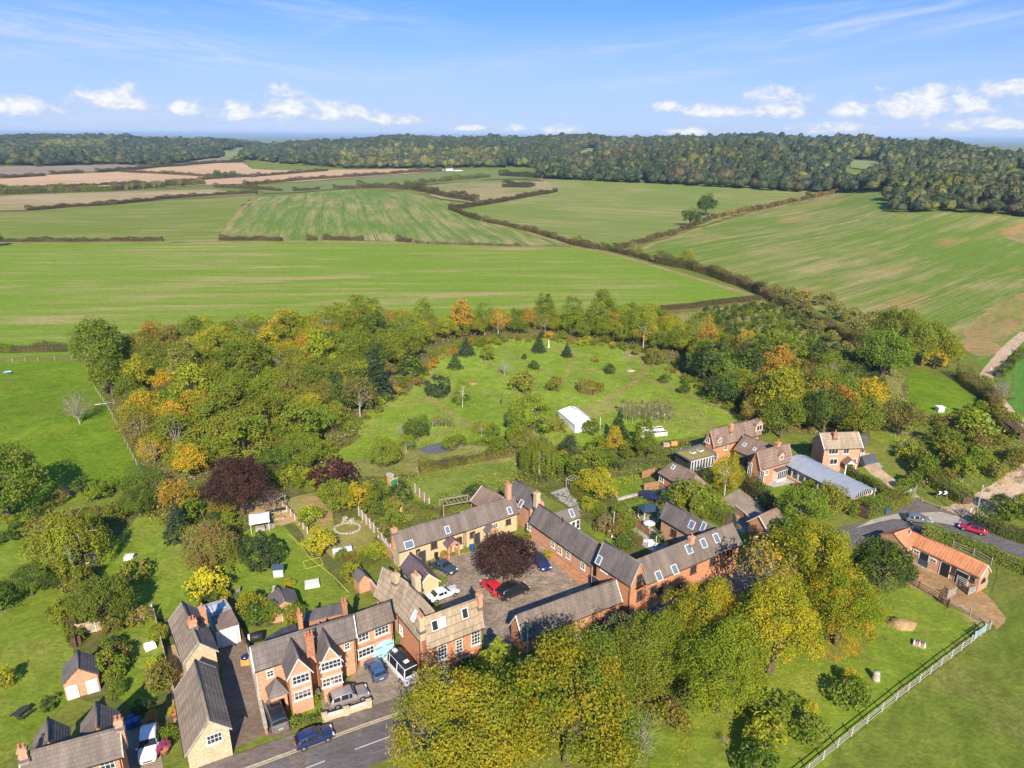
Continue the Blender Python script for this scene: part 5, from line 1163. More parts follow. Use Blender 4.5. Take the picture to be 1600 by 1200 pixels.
lib_broad('dense', 4, 80, 100, .074, cr=.27, jit=.12, shell=(.58, .9), nl=16)
lib_broad('small', 3, 30, 34, .19, semi=(1, 1, .85), zc=.95, cr=.33, trunk=.06, zt=.55, nl=7, jit=.15)
lib_broad('shrub', 3, 26, 30, .21, semi=(1, 1, .72), zc=.55, cr=.36, trunk=.05, zt=.3, nl=6, zmin=-.3, top=0)
lib_broad('clipped', 1, 60, 40, .13, semi=(1, 1, .95), zc=.85, cr=.22, trunk=.05, zt=.4, nl=6, zmin=-.75, top=0, shell=(.8, .86), jit=.05)
lib_broad('tall', 2, 48, 50, .14, semi=(1, 1, 1.6), zc=1.75, cr=.32, trunk=.06, zt=1.2, top=.35, jit=.15)
lib_broad('sparse', 3, 44, 34, .10, semi=(1, 1, 1.05), zc=1.25, cr=.34, bark='bark_pale', trunk=.042, zt=.8, nl=30, jit=.3)
lib_broad('birch', 2, 52, 62, .085, semi=(1, 1, 1.5), zc=1.8, cr=.30, bark='bark_white', trunk=.03, zt=1.9, nl=16, top=.3, jit=.25)
def lib_weep(key, n):
    out = []
    for i in range(n):
        r = np.random.default_rng(500 + i); S = []; cc = []; vv = []
        for k in range(260):
            a = r.uniform(0, 6.28); q = r.uniform(.1, .95); z0 = 1.75 - .9 * q * q + r.normal(0, .08); ln = r.uniform(.3, .85) * (.5 + q); m_ = int(30 + 36 * ln)
            t = r.uniform(0, 1, m_); x = math.cos(a) * (q + .12 * t); y = math.sin(a) * (q + .12 * t); z = np.maximum(z0 - ln * t, .1 + .1 * r.uniform(size=m_))
            S.append(np.stack([x, y, z], -1) + r.normal(0, .035, (m_, 3))); vv.append(np.full(m_, r.uniform())); cc.append((math.cos(a) * q, math.sin(a) * q, z0))
        C = np.concatenate(S); N = C - np.array([0, 0, .8]); N /= np.linalg.norm(N, axis=1, keepdims=True); N = N + unit(r, len(C)) * .8; N /= np.linalg.norm(N, axis=1, keepdims=True)
        var = np.stack([np.concatenate(vv), r.uniform(size=len(C)), np.zeros(len(C))], -1)
        out.append((cards_mesh(key + '_crown', leaf_cards(C, N, .062, .5, r), var, M['leaf']), limb_mesh(key + '_trunk', r, np.array(cc), .9, .055, M['bark_pale'], 18, 1)))
    TREE[key] = (out, 1.05)
lib_weep('weeping', 2)
def lib_conifer(key, n, H, levels, per, leaf, droop=.25, width=1.0, bark='bark'):
    out = []
    for i in range(n):
        r = np.random.default_rng(900 + i + len(key) * 7); S = []; Nn = []; vv = []
        for L in range(levels):
            f = L / (levels - 1); z = .12 + (H - .15) * f; rad = width * (1 - f) ** .85 + .04; nb = max(4, int(13 * (1 - f) + 4)); off = r.uniform(0, 6)
            for b in range(nb):
                a = off + b * 6.283 / nb + r.normal(0, .12); rb = rad * r.uniform(.78, 1.08); m_ = max(3, int(per * (rb + .15))); t = r.uniform(.12, 1, m_) ** .7
                x = np.cos(a) * rb * t; y = np.sin(a) * rb * t; zz = z - droop * rb * t * t + .05 * t; w = .13 * rb * (1.1 - t) + .03
                sd = r.normal(0, 1, m_) * w; S.append(np.stack([x - np.sin(a) * sd, y + np.cos(a) * sd, zz + r.normal(0, .025, m_)], -1))
                Nn.append(np.tile(np.array([math.cos(a) * .5, math.sin(a) * .5, .9]), (m_, 1))); vv.append(np.full(m_, r.uniform()))
        C = np.concatenate(S); N = np.concatenate(Nn) + unit(r, len(C)) * .55; N /= np.linalg.norm(N, axis=1, keepdims=True)
        var = np.stack([np.concatenate(vv), r.uniform(size=len(C)), np.zeros(len(C))], -1)
        mb = MB(); mb.tube([(0, 0, -.05), (0, 0, H * .5), (0, 0, H * .97)], [.06, .035, .008], 6, cap=False)
        out.append((cards_mesh(key + '_crown', leaf_cards(C, N, leaf, .5, r), var, M['leaf']), mb.mesh(key + '_trunk', M[bark])))
    TREE[key] = (out, H * .42)
lib_conifer('fir', 2, 2.3, 16, 15, .17)
lib_conifer('pine', 2, 1.75, 11, 18, .20, droop=.1)
lib_conifer('youngfir', 2, 1.9, 8, 8, .3)
lib_broad('bare', 3, 70, 20, .06, semi=(1, 1, 1.05), zc=1.2, cr=.3, bark='bark_pale', trunk=.04, zt=.5, nl=70, jit=.4, shell=(.35, .95), thick=.3)
lib_broad('baresilver', 2, 50, 8, .06, semi=(1, 1, 1.1), zc=1.2, cr=.3, bark='bark_pale', trunk=.045, zt=.6, nl=50, jit=.4, shell=(.35, .95), thick=.3)
NAMES = {'great': ('broad_tree', 'tree'), 'broad': ('leafy_tree', 'tree'), 'dense': ('round_tree', 'tree'), 'small': ('small_tree', 'tree'), 'shrub': ('shrub', 'shrub'), 'clipped': ('round_bush', 'bush'), 'tall': ('tall_tree', 'tree'), 'sparse': ('thin_tree', 'tree'), 'birch': ('birch_tree', 'tree'),
         'weeping': ('weeping_tree', 'tree'), 'fir': ('fir_tree', 'tree'), 'pine': ('pine_tree', 'tree'), 'youngfir': ('young_fir', 'tree'), 'bare': ('bare_tree', 'tree'), 'baresilver': ('silver_tree', 'tree')}
TR = np.random.default_rng(77)
def plant(kind, pos, r, col, tint, label, group=None, hs=1.0, variant=None, name=None):
    lib, zc = TREE[kind]; v = int(TR.integers(len(lib))) if variant is None else variant % len(lib); crown, trunk = lib[v]
    nm, cat = NAMES[kind]; o = thing(name or nm, pos, float(TR.uniform(0, 6.28)), label, cat, group); o.scale = (r * float(TR.uniform(.92, 1.1)), r * float(TR.uniform(.92, 1.1)), r * hs)
    c = link('crown' if cat == 'tree' else 'foliage', crown, o); j = TR.normal(1, .06, 3); c.color = (col[0] * j[0], col[1] * j[1], col[2] * j[2], 1); c['tint'] = [float(tint[0] * j[1]), float(tint[1] * j[2]), float(tint[2])]
    link('trunk' if cat == 'tree' else 'stem', trunk, o); return o
def put(kind, px, py, rpx, col, tint, label, group=None, hs=1.0, **k):
    """crown centre and half width in the photograph -> tree standing on the ground"""
    zc = 2.0; K = TREE[kind][1] * hs
    for _ in range(5): r = rpx * mpp(px, py, zc); zc = K * r
    p = P(px, py, zc); p.z = float(terr(p.x, p.y)); return plant(kind, p, r, col, tint, label, group, hs, **k)
# leaf colours
GR = (.188, .262, .020); DG = (.075, .115, .032); BG = (.068, .105, .056); OL = (.28, .29, .026); YG = (.38, .39, .022); YE = (.56, .44, .026); GO = (.55, .36, .026); OR = (.46, .30, .055); BR = (.28, .215, .06); RD = (.13, .042, .036)
PU = (.072, .032, .030); CO = (.11, .050, .036); LI = (.52, .53, .035); AG = (.265, .315, .018); AY = (.56, .43, .018); LG = (.26, .31, .042); GY = (.34, .29, .18)
big = [('great', 728, 1146, 108, (.25, .28, .020), (.50, .37, .018), 'largest golden leaved tree at the bottom edge, spreading over the road'), ('great', 890, 1098, 110, (.19, .25, .018), (.44, .37, .018), 'tall green and yellow tree in front of the cart shed'),
       ('pine', 778, 1046, 56, LG, YG, 'light green feathery larch beside the corner house'), ('great', 1010, 1015, 70, OL, AG, 'olive brown tree at the right end of the cart shed'),
       ('great', 1098, 965, 64, AG, AY, 'yellow green tree in front of the lane range, left one of the tall row'), ('great', 1128, 1042, 72, AG, YG, 'green tree edged with yellow leaning over the paddock grass'), ('sparse', 1196, 898, 58, BR, GO, 'thin tan crowned tree showing its branches between two golden trees'),
       ('great', 1214, 980, 74, AG, AY, 'broad gold and green tree in the middle of the paddock edge'), ('great', 1272, 878, 68, AG, AY, 'tall bright yellow tree beside the lane, nearest the dark green one'), ('great', 1316, 948, 58, AG, AY, 'yellow tree shedding a patch of orange leaves on the grass'),
       ('dense', 1380, 885, 46, DG, GR, 'dark green tree next to the stable yard'), ('dense', 1255, 795, 38, GR, LG, 'green tree behind the hipped garage'), ('broad', 1296, 778, 28, OL, BR, 'olive tree beside the curved roof studio'), ('small', 1225, 835, 25, GR, DG, 'small dark tree in front of the hipped garage'),
       ('broad', 955, 1178, 44, OL, AG, 'olive bushy tree between the bottom edge and the half bare tree'), ('shrub', 1045, 1120, 30, OL, BR, 'low olive thicket right of the half bare tree'), ('bare', 1000, 1145, 46, OL, GR, 'half bare tree with pale branches at the bottom edge'),
       ('shrub', 1210, 1108, 32, GR, LG, 'green bush in the orchard paddock, beside a small yellow sapling'), ('shrub', 1197, 1150, 34, YG, OL, 'yellow green bush lowest but one in the orchard paddock'), ('small', 1265, 1142, 26, GR, LG, 'upright green orchard tree close to the white fence'), ('shrub', 1183, 1192, 32, GR, DG, 'dark green bush at the bottom edge of the orchard paddock'),
       ('shrub', 1330, 1086, 28, GR, LG, 'green bush near the tree stump in the orchard paddock'), ('small', 1332, 1060, 15, YE, YG, 'small yellow tree behind the green bush near the stump'), ('small', 1263, 1106, 15, YE, LI, 'little bright yellow sapling in the orchard paddock'), ('bare', 1132, 1155, 10, YG, YE, 'bare little sapling at the left of the orchard paddock'),
       ('dense', -2, 748, 60, GR, LG, 'spreading cedar like tree cut off by the left edge'), ('weeping', 102, 838, 56, OL, YG, 'golden olive weeping birch beside the left lawn'), ('broad', -4, 930, 26, GR, DG, 'dark tree cut off by the left edge below the birch'), ('small', 4, 1062, 18, YE, LI, 'big leaved yellow shrub at the left edge'),
       ('dense', 158, 938, 42, GR, LG, 'bushy green tree on the boundary behind the small walled garden'), ('small', 130, 905, 22, OL, GR, 'small olive tree against the golden birch'), ('shrub', 205, 900, 24, OL, BR, 'brownish shrub right of the bushy green tree'), ('weeping', 325, 845, 42, BR, OL, 'brown weeping tree with pale twigs between two lawns'),
       ('clipped', 406, 862, 31, DG, DG, 'dark evergreen globe standing alone on the lawn'), ('small', 325, 912, 27, YE, LI, 'bright yellow tree behind the stone house'), ('small', 345, 930, 14, YE, YG, 'smaller yellow tree touching the bright yellow one'), ('small', 499, 848, 24, LI, YE, 'lime yellow round tree beside the cold frame'),
       ('shrub', 484, 808, 20, OL, YG, 'olive bush by the garden wall near the vegetable plot'), ('great', 374, 755, 49, PU, CO, 'big dark purple copper beech above the vegetable plot'), ('shrub', 523, 742, 31, PU, RD, 'dark purple spreading shrub left of the garden shed'), ('broad', 524, 775, 26, OL, GR, 'green tree in front of the purple shrub'),
       ('small', 559, 776, 23, YE, GO, 'orange yellow tree left of the garden shed path'), ('broad', 276, 775, 28, OR, OL, 'russet tree at the head of the left garden'), ('fir', 276, 815, 28, BG, DG, 'blue green conifer below the russet tree'), ('clipped', 626, 770, 20, DG, GR, 'dark round bush below the green doored shed'),
       ('dense', 790, 870, 43, PU, CO, 'dark copper beech in the middle of the courtyard'), ('weeping', 843, 707, 36, OL, GR, 'olive weeping willow behind the open barn'), ('dense', 830, 645, 33, LG, YG, 'bright yellow green tree left of the white marquee'), ('shrub', 866, 664, 18, OL, BR, 'brown green bush against the white marquee'),
       ('fir', 966, 672, 23, DG, BG, 'dark conifer with its shadow on the meadow right of the marquee'), ('small', 926, 668, 14, GR, OL, 'small round tree between the marquee and the dark conifer'), ('clipped', 684, 604, 19, DG, BG, 'dark green dome shaped bush on the meadow'), ('fir', 588, 590, 34, BG, DG, 'large blue green conifer at the left side of the meadow'),
       ('pine', 641, 568, 26, DG, GR, 'dark spreading pine beside the big blue conifer'), ('pine', 728, 543, 16, BG, DG, 'bushy conifer at the top of the meadow'), ('pine', 711, 566, 14, BG, GR, 'low grey green conifer on the upper meadow'), ('birch', 722, 612, 15, LG, OL, 'slender light tree alone in the meadow'),
       ('small', 762, 552, 13, OL, LG, 'young tree with a pale trunk at the meadow edge'), ('baresilver', 788, 572, 13, GY, OL, 'bare pale stemmed tree on the meadow'), ('fir', 842, 538, 13, BG, DG, 'small dark conifer beside the white obelisk'), ('fir', 886, 548, 10, BG, DG, 'small conifer right of the white obelisk'),
       ('shrub', 818, 600, 22, OL, BR, 'grey green thicket left of the round hedge'), ('small', 866, 600, 13, OL, GR, 'small grey green tree left of the round hedge'), ('broad', 652, 668, 20, DG, GR, 'dark green tree above the black tarpaulin'), ('baresilver', 628, 672, 13, GY, BR, 'silver bare tree left of the black tarpaulin'),
       ('bare', 119, 634, 26, LG, GY, 'bare pale tree alone in the left paddock'), ('dense', 148, 536, 43, GR, LG, 'large round green tree at the corner of the left paddock'), ('broad', 931, 755, 28, YG, YE, 'yellow green tree among the back gardens'), ('small', 905, 735, 20, GR, DG, 'dark small tree left of the yellow green garden tree'),
       ('birch', 1136, 738, 23, GO, YG, 'golden birch at the gravel drive'), ('shrub', 1080, 772, 26, GR, LG, 'light green bush between the clipped hedge and the bungalow'), ('shrub', 1110, 795, 22, GR, YG, 'green bush at the corner of the gravel drive'), ('broad', 1224, 650, 32, GR, OL, 'green tree behind the tiled brick house'),
       ('dense', 1292, 640, 34, DG, GR, 'dark green tree behind the detached house'), ('dense', 1386, 550, 38, GR, LG, 'green oak at the left of the hedge clump by the small paddock'), ('dense', 1405, 512, 36, OL, GR, 'tallest oak in the hedge clump above the small paddock'), ('dense', 1448, 532, 36, LG, OL, 'oak in the middle of the hedge clump above the small paddock'),
       ('broad', 1478, 545, 26, YG, OL, 'yellowing oak at the right of the hedge clump'), ('small', 1462, 560, 18, YE, OL, 'small yellow tree under the hedge clump'), ('shrub', 1528, 668, 27, LG, YG, 'bright bush at the lower corner of the small paddock'), ('bare', 1568, 610, 20, BR, GY, 'thin bare tree beside the dirt track'),
       ('shrub', 740, 770, 14, BG, GR, 'blue green shrub behind the ochre cottage'), ('clipped', 1028, 840, 11, DG, GR, 'clipped ball bush on the patio of the garden range'), ('small', 968, 800, 13, GR, LG, 'round green tree beside the back garden path'), ('shrub', 945, 822, 16, BR, GY, 'grey brown shrub in the back gardens'),
       ('fir', 1146, 812, 9, DG, BG, 'small pointed conifer behind the lane range'), ('clipped', 683, 858, 9, GR, LG, 'clipped green bush at the ochre cottage porch'), ('shrub', 855, 868, 8, YG, LI, 'small yellow bush beside the parked dark car'), ('shrub', 1048, 925, 12, GR, LG, 'small round bush in front of the lane range'),
       ('shrub', 683, 908, 14, GR, LG, 'green shrub at the foot of the cream gable'), ('broad', 1340, 625, 26, OL, GR, 'olive tree at the right end of the wood behind the detached house'), ('small', 300, 925, 10, DG, GR, 'dark bush under the yellow tree'), ('small', 243, 1040, 14, LI, YG, 'yellow bush in the small walled garden'),
       ('shrub', 175, 1010, 17, GR, DG, 'dark bush beside the brick outbuilding'), ('small', 178, 1055, 15, LG, YG, 'pale green tree between the brick outbuilding and the walled lawn'), ('clipped', 75, 1100, 12, DG, GR, 'dark ball bush on the bottom left lawn'), ('shrub', 268, 1145, 15, GR, LG, 'green bush beside the white car in the corner'),
       ('clipped', 220, 1105, 13, DG, BG, 'dark clipped column bush behind the corner house'), ('shrub', 735, 1048, 22, GR, DG, 'dark bush against the wall of the corner house'), ('shrub', 484, 1090, 14, GR, YG, 'leafy bush in the front garden of the gabled house'), ('small', 958, 885, 6, GR, LG, 'potted green bush at the brick path'),
       ('tall', 890, 700, 14, BG, DG, 'dark column tree behind the back gardens'), ('broad', 1290, 605, 30, GR, LG, 'green tree at the top of the wood near the detached house'), ('weeping', 890, 860, 8, OL, GR, 'climbing plant beside the long brick range'), ('shrub', 838, 835, 13, OL, OR, 'rusty climbing shrub on the end of the long brick range'),
       ('clipped', 1021, 557, 15, OL, BR, 'brown round clipped tree on the meadow edge'), ('small', 952, 577, 9, DG, GR, 'dark green small tree in the right part of the meadow'), ('small', 1040, 592, 8, GR, DG, 'small tree right of the meadow path'), ('small', 1070, 608, 9, DG, GR, 'dark sapling at the right of the meadow'),
       ('shrub', 835, 572, 9, DG, GR, 'dark low bush in the middle of the meadow'), ('small', 820, 558, 5, DG, GR, 'tiny dark sapling near the white obelisk'), ('small', 932, 560, 7, YG, GO, 'small yellowing sapling on the upper meadow'), ('shrub', 430, 930, 12, GR, OL, 'leafy shrub beside the slate roofed garden store'),
       ('shrub', 452, 912, 9, YG, YE, 'yellow flowering shrub behind the slate roofed garden store'), ('shrub', 395, 960, 22, GR, DG, 'dark shrub behind the gabled brick house'), ('shrub', 455, 965, 14, OL, OR, 'rusty shrub at the rear wall of the gabled house')]
for a in big: put(*a, hs=1.08 if a[0] == 'great' and a[1] > 1050 else 1.0)
for k, (kind, px, py, rp, col, tint, lab_) in enumerate((('dense', 214, 783, 24, GR, DG, 'dark green laurel tree at the top left of the first lawn'), ('small', 180, 800, 17, OL, GR, 'olive tree left of the dark laurel tree'), ('dense', 45, 905, 26, GR, DG, 'green tree on the left lawn below the weeping birch'), ('small', 96, 958, 20, OL, GR, 'olive bushy tree left of the walled garden'),
    ('small', 300, 800, 20, GR, OL, 'green tree between the two lawns above the brown weeping tree'), ('shrub', 347, 795, 18, OL, BR, 'brown green shrub left of the vegetable plot'), ('shrub', 455, 742, 20, OL, YG, 'yellow olive shrub right of the big copper beech'), ('dense', 430, 725, 26, GR, DG, 'green tree rising behind the big copper beech'), ('dense', 470, 700, 30, GR, OL, 'large green tree at the front corner of the left wood'),
    ('small', 585, 775, 20, GR, DG, 'dark green tree right of the orange yellow garden tree'), ('dense', 600, 705, 24, LG, OL, 'light green tree left of the black tarpaulin'), ('small', 880, 725, 18, GR, DG, 'dark green tree beside the corner cottage terrace'), ('shrub', 920, 790, 14, YG, LG, 'bright yellow green shrub in the back gardens'), ('small', 980, 815, 12, GR, LG, 'green garden tree beside the brown panel fence'),
    ('shrub', 1420, 705, 18, OL, YG, 'olive bush right of the low garage'), ('small', 1445, 725, 20, GR, OL, 'green bushy tree above the chevron sign'))): put(kind, px, py, rp, col, tint, lab_)
# two lone field oaks, the hedge trees farther out
for kind, px, py, rpx, col, tint, lab in (('broad', 1103, 319, 16, DG, GR, 'large dark oak standing on the far field hedge'), ('broad', 1078, 339, 13, DG, GR, 'smaller dark oak left of the large one on the far hedge'), ('broad', 1072, 402, 13, LG, YG, 'bright green tree on the hedge of the near field'),
                                          ('sparse', 903, 376, 7, BR, OL, 'thin brown tree where two field hedges meet'), ('shrub', 998, 396, 9, OL, BR, 'hedge bush beside the pale thicket at the field corner'), ('shrub', 1023, 405, 8, BR, OL, 'brown hedge bush left of the bright green hedge tree'), ('broad', 1263, 304, 5, DG, GR, 'tiny dark tree at the end of the far field hedge'),
                                          ('broad', 340, 272, 6, GR, DG, 'leftmost of three round trees on the ploughed field hedge'), ('broad', 352, 273, 5, DG, GR, 'middle one of three round trees on the ploughed field hedge'), ('broad', 364, 272, 5, GR, DG, 'rightmost of three round trees on the ploughed field hedge'), ('broad', 405, 271, 3, BR, GO, 'tiny brown tree alone on the ploughed field'),
                                          ('broad', -8, 372, 12, DG, GR, 'dark hedge tree cut off by the left edge of the far fields'), ('sparse', 990, 388, 9, OL, GY, 'pale thin tree at the field corner')):
    p = G(px, py + rpx * (1.15 if kind != 'shrub' else .55)); r = rpx * ((p - Vector((0, 0, CAM_H))).dot(cF) / FPX); plant(kind, p, r, col, tint, lab)
for px, py, h in ((29, 292, 8), (57, 292, 8), (80, 294, 6), (107, 291, 8), (181, 289, 7), (199, 291, 5), (207, 288, 6), (224, 287, 8), (241, 287, 8), (250, 285, 8), (282, 283, 8), (313, 278, 9)):
    p = G(px, py + 8); r = 4.0 * ((p - Vector((0, 0, CAM_H))).dot(cF) / FPX); plant('sparse', p, r, BR, OL, 'thin brown tree rising from the long hedge below the ploughed field', 'thin trees along the hedge below the ploughed field', hs=1.2)

# --- the woods around the meadow
def inside(poly, x, y):
    c = False; n = len(poly)
    for i in range(n):
        (x1, y1), (x2, y2) = poly[i], poly[(i + 1) % n]
        if (y1 > y) != (y2 > y) and x < (x2 - x1) * (y - y1) / (y2 - y1) + x1: c = not c
    return c
PAL = {'green': (GR, OL), 'dark green': (DG, GR), 'olive': (OL, GR), 'yellow green': (YG, OL), 'golden': (GO, YG), 'orange': (OR, GO), 'brown': (BR, OL)}
def lab(cn, kd, rad, mid, where):
    w = ('bushy' if kd in ('shrub', 'small') else 'thin crowned' if kd in ('sparse', 'bare', 'birch') else 'conical' if kd == 'youngfir' else 'tall' if kd == 'tall' else 'round headed')
    z = 'large' if rad > mid else 'smaller'; n = 'shrub' if kd == 'shrub' else 'tree'
    return f'{z} {cn} {w} {n} {where}', f'{z} {cn} {w} {n}s {where}'
def zone(where, px, py):
    if where == 'in the wood left of the meadow':
        if py < 560: return 'at the back of the left wood by the field' if px > 330 else 'at the left wood corner near the round tree'
        if px < 300: return 'in the left wood beside the paddock fence'
        if px > 500: return 'at the edge of the left wood facing the meadow'
        return 'in the left wood above the copper beech' if py > 650 else 'in the heart of the left wood'
    if where == 'in the belt behind the meadow': return 'behind the meadow ' + ('left of the white obelisk' if px < 830 else 'right of the white obelisk')
    if where == 'in the wood behind the brick houses': return 'in the right wood ' + ('next to the plantation' if py < 600 else 'above the detached house' if px > 1240 else 'behind the tiled brick house')
    if where == 'in the scrub beside the dirt track': return 'in the scrub ' + ('beside the chevron sign' if px < 1500 else 'beside the dirt track')
    if where == 'between the meadow and the back lawns': return ('left of the black tarpaulin' if px < 650 else 'between the tarpaulin and the weeping willow' if px < 800 else 'behind the weeping willow') + ' below the meadow'
    if where == 'in the back gardens of the brick range': return 'in the upper back gardens' if py < 800 else 'in the lower back gardens near the patio'
    if where == 'along the garden ends below the wood': return 'at the garden ends ' + ('left of the copper beech' if px < 380 else 'right of the copper beech')
    return where
def wood(poly_px, step, rmin, rmax, pal, where, kinds, seed, hs=(.8, 1.05), skip=None):
    poly = [tuple(G(*p)[:2]) for p in poly_px]; r = np.random.default_rng(seed)
    x0, x1 = min(p[0] for p in poly), max(p[0] for p in poly); y0, y1 = min(p[1] for p in poly), max(p[1] for p in poly); n = 0; row = 0; y = y0
    while y < y1:
        x = x0 + (row % 2) * step / 2
        while x < x1:
            q = (x + r.normal(0, step * .2), y + r.normal(0, step * .2))
            if inside(poly, *q):
                px, py = proj(q[0], q[1], 4)
                pl = pal(float(px), float(py)) if callable(pal) else pal
                cn = pl[int(r.integers(len(pl)))]; kd = kinds[int(r.integers(len(kinds)))]; rad = r.uniform(rmin, rmax)
                if skip is None or not skip(px, py):
                    plant(kd, (q[0], q[1], float(terr(*q))), rad, *PAL[cn], *lab(cn, kd, rad, (rmin + rmax) / 2, zone(where, px, py)), hs=float(r.uniform(*hs))); n += 1
            x += step
        y += step * .87; row += 1
    return n
def palL(px, py):
    base = ['green', 'olive', 'green', 'yellow green', 'green', 'brown', 'olive', 'yellow green']
    if py < 570: base += ['orange', 'golden', 'green', 'yellow green']
    if 220 < px < 330 and py > 560: base += ['golden', 'golden']
    if px > 480: base += ['dark green', 'green', 'brown']
    return base
KW = ['broad', 'broad', 'broad', 'tall', 'sparse', 'broad']
n1 = wood([(150, 575), (200, 545), (330, 528), (480, 520), (600, 515), (690, 512), (690, 545), (650, 560), (560, 625), (570, 660), (500, 690), (430, 740), (300, 748), (240, 740), (190, 660)], 6.2, 3.0, 4.5, palL, 'in the wood left of the meadow', KW, 11)
n2 = wood([(690, 512), (780, 508), (870, 504), (960, 498), (1030, 500), (1060, 520), (1090, 545), (1060, 560), (1010, 545), (940, 536), (860, 522), (780, 526), (700, 535)], 5.8, 2.6, 3.8, ['green', 'olive', 'golden', 'yellow green', 'orange', 'olive', 'yellow green', 'green'], 'in the belt behind the meadow', KW + ['birch'], 12)
n3 = wood([(1060, 545), (1130, 545), (1200, 560), (1290, 590), (1380, 640), (1415, 680), (1340, 690), (1250, 675), (1190, 668), (1150, 655), (1100, 600)], 6.2, 3.0, 4.5, ['green', 'olive', 'golden', 'yellow green', 'dark green', 'brown', 'olive', 'orange'], 'in the wood behind the brick houses', KW, 13)
n4 = wood([(1100, 520), (1150, 485), (1200, 475), (1260, 500), (1330, 560), (1400, 615), (1390, 630), (1290, 585), (1200, 555), (1120, 540)], 3.0, .75, 1.4, ['dark green', 'dark green', 'dark green', 'green', 'olive'], 'among rough grass in the young plantation', ['youngfir', 'small', 'youngfir', 'shrub'], 14)
n5 = wood([(1065, 515), (1100, 488), (1180, 476), (1200, 480), (1120, 515)], 3.2, .8, 1.5, ['dark green', 'dark green', 'green', 'olive'], 'in the young plantation behind the wood', ['youngfir', 'small', 'shrub'], 15)
n6 = wood([(240, 745), (440, 735), (480, 755), (520, 720), (560, 700), (500, 700), (430, 742)], 4.5, 1.6, 2.8, ['green', 'olive', 'brown', 'yellow green', 'dark green'], 'along the garden ends below the wood', ['small', 'shrub', 'broad'], 16)
n7 = wood([(1470, 690), (1540, 680), (1600, 700), (1640, 730), (1600, 735), (1550, 752), (1500, 768), (1470, 762), (1430, 735), (1420, 715)], 4.6, 1.6, 2.8, ['green', 'olive', 'brown', 'olive'], 'in the scrub beside the dirt track', ['shrub', 'small', 'shrub'], 17, skip=lambda px, py: False)
n8 = wood([(700, 690), (800, 672), (860, 690), (830, 725), (760, 712), (690, 722), (600, 735), (590, 715)], 4.8, 1.4, 2.6, ['green', 'olive', 'brown', 'yellow green'], 'between the meadow and the back lawns', ['shrub', 'small', 'sparse'], 18, skip=lambda px, py: 640 < px < 735 and 680 < py < 712)
n9 = wood([(860, 715), (1000, 700), (1040, 700), (1040, 715), (960, 735), (880, 745), (850, 740)], 4.2, 1.3, 2.5, ['green', 'dark green', 'olive', 'yellow green', 'golden'], 'behind the back gardens', ['shrub', 'small', 'tall'], 19)
n10 = wood([(880, 760), (905, 750), (975, 835), (1000, 860), (985, 868), (935, 820)], 3.4, .9, 1.7, ['green', 'dark green', 'olive', 'yellow green', 'brown'], 'in the back gardens of the brick range', ['shrub', 'small'], 20)
n11 = wood([(1540, 800), (1600, 785), (1660, 790), (1660, 850), (1600, 836), (1530, 815)], 4.0, 1.6, 2.6, ['dark green', 'green', 'green'], 'in the thicket above the lane bend', ['shrub', 'small'], 21)
n12 = wood([(1120, 690), (1160, 740), (1200, 775), (1185, 778), (1145, 745)], 3.0, 1.0, 1.6, ['green', 'olive', 'brown'], 'around the gravel drive of the brick houses', ['shrub', 'small'], 22)
n13 = wood([(120, 760), (250, 760), (300, 790), (300, 820), (220, 800), (150, 800)], 4.2, 1.4, 2.4, ['green', 'dark green', 'olive'], 'across the top of the left lawn', ['shrub', 'small'], 23)
n14 = wood([(1220, 1060), (1100, 1110), (1010, 1180), (960, 1230), (860, 1200), (1000, 1090), (1080, 1040)], 5.5, 1.2, 2.2, ['olive', 'yellow green', 'brown'], 'in the undergrowth below the tall yellow trees', ['shrub'], 24)
n15 = wood([(1330, 690), (1420, 700), (1500, 690), (1540, 645), (1600, 680), (1560, 600), (1530, 600), (1540, 640)], 5, 1.5, 2.5, ['olive', 'brown', 'green'], 'near the small paddock by the track', ['shrub'], 25, skip=lambda px, py: py > 640 and px < 1525)
BP = ['green', 'dark green', 'olive', 'yellow green', 'brown', 'green']
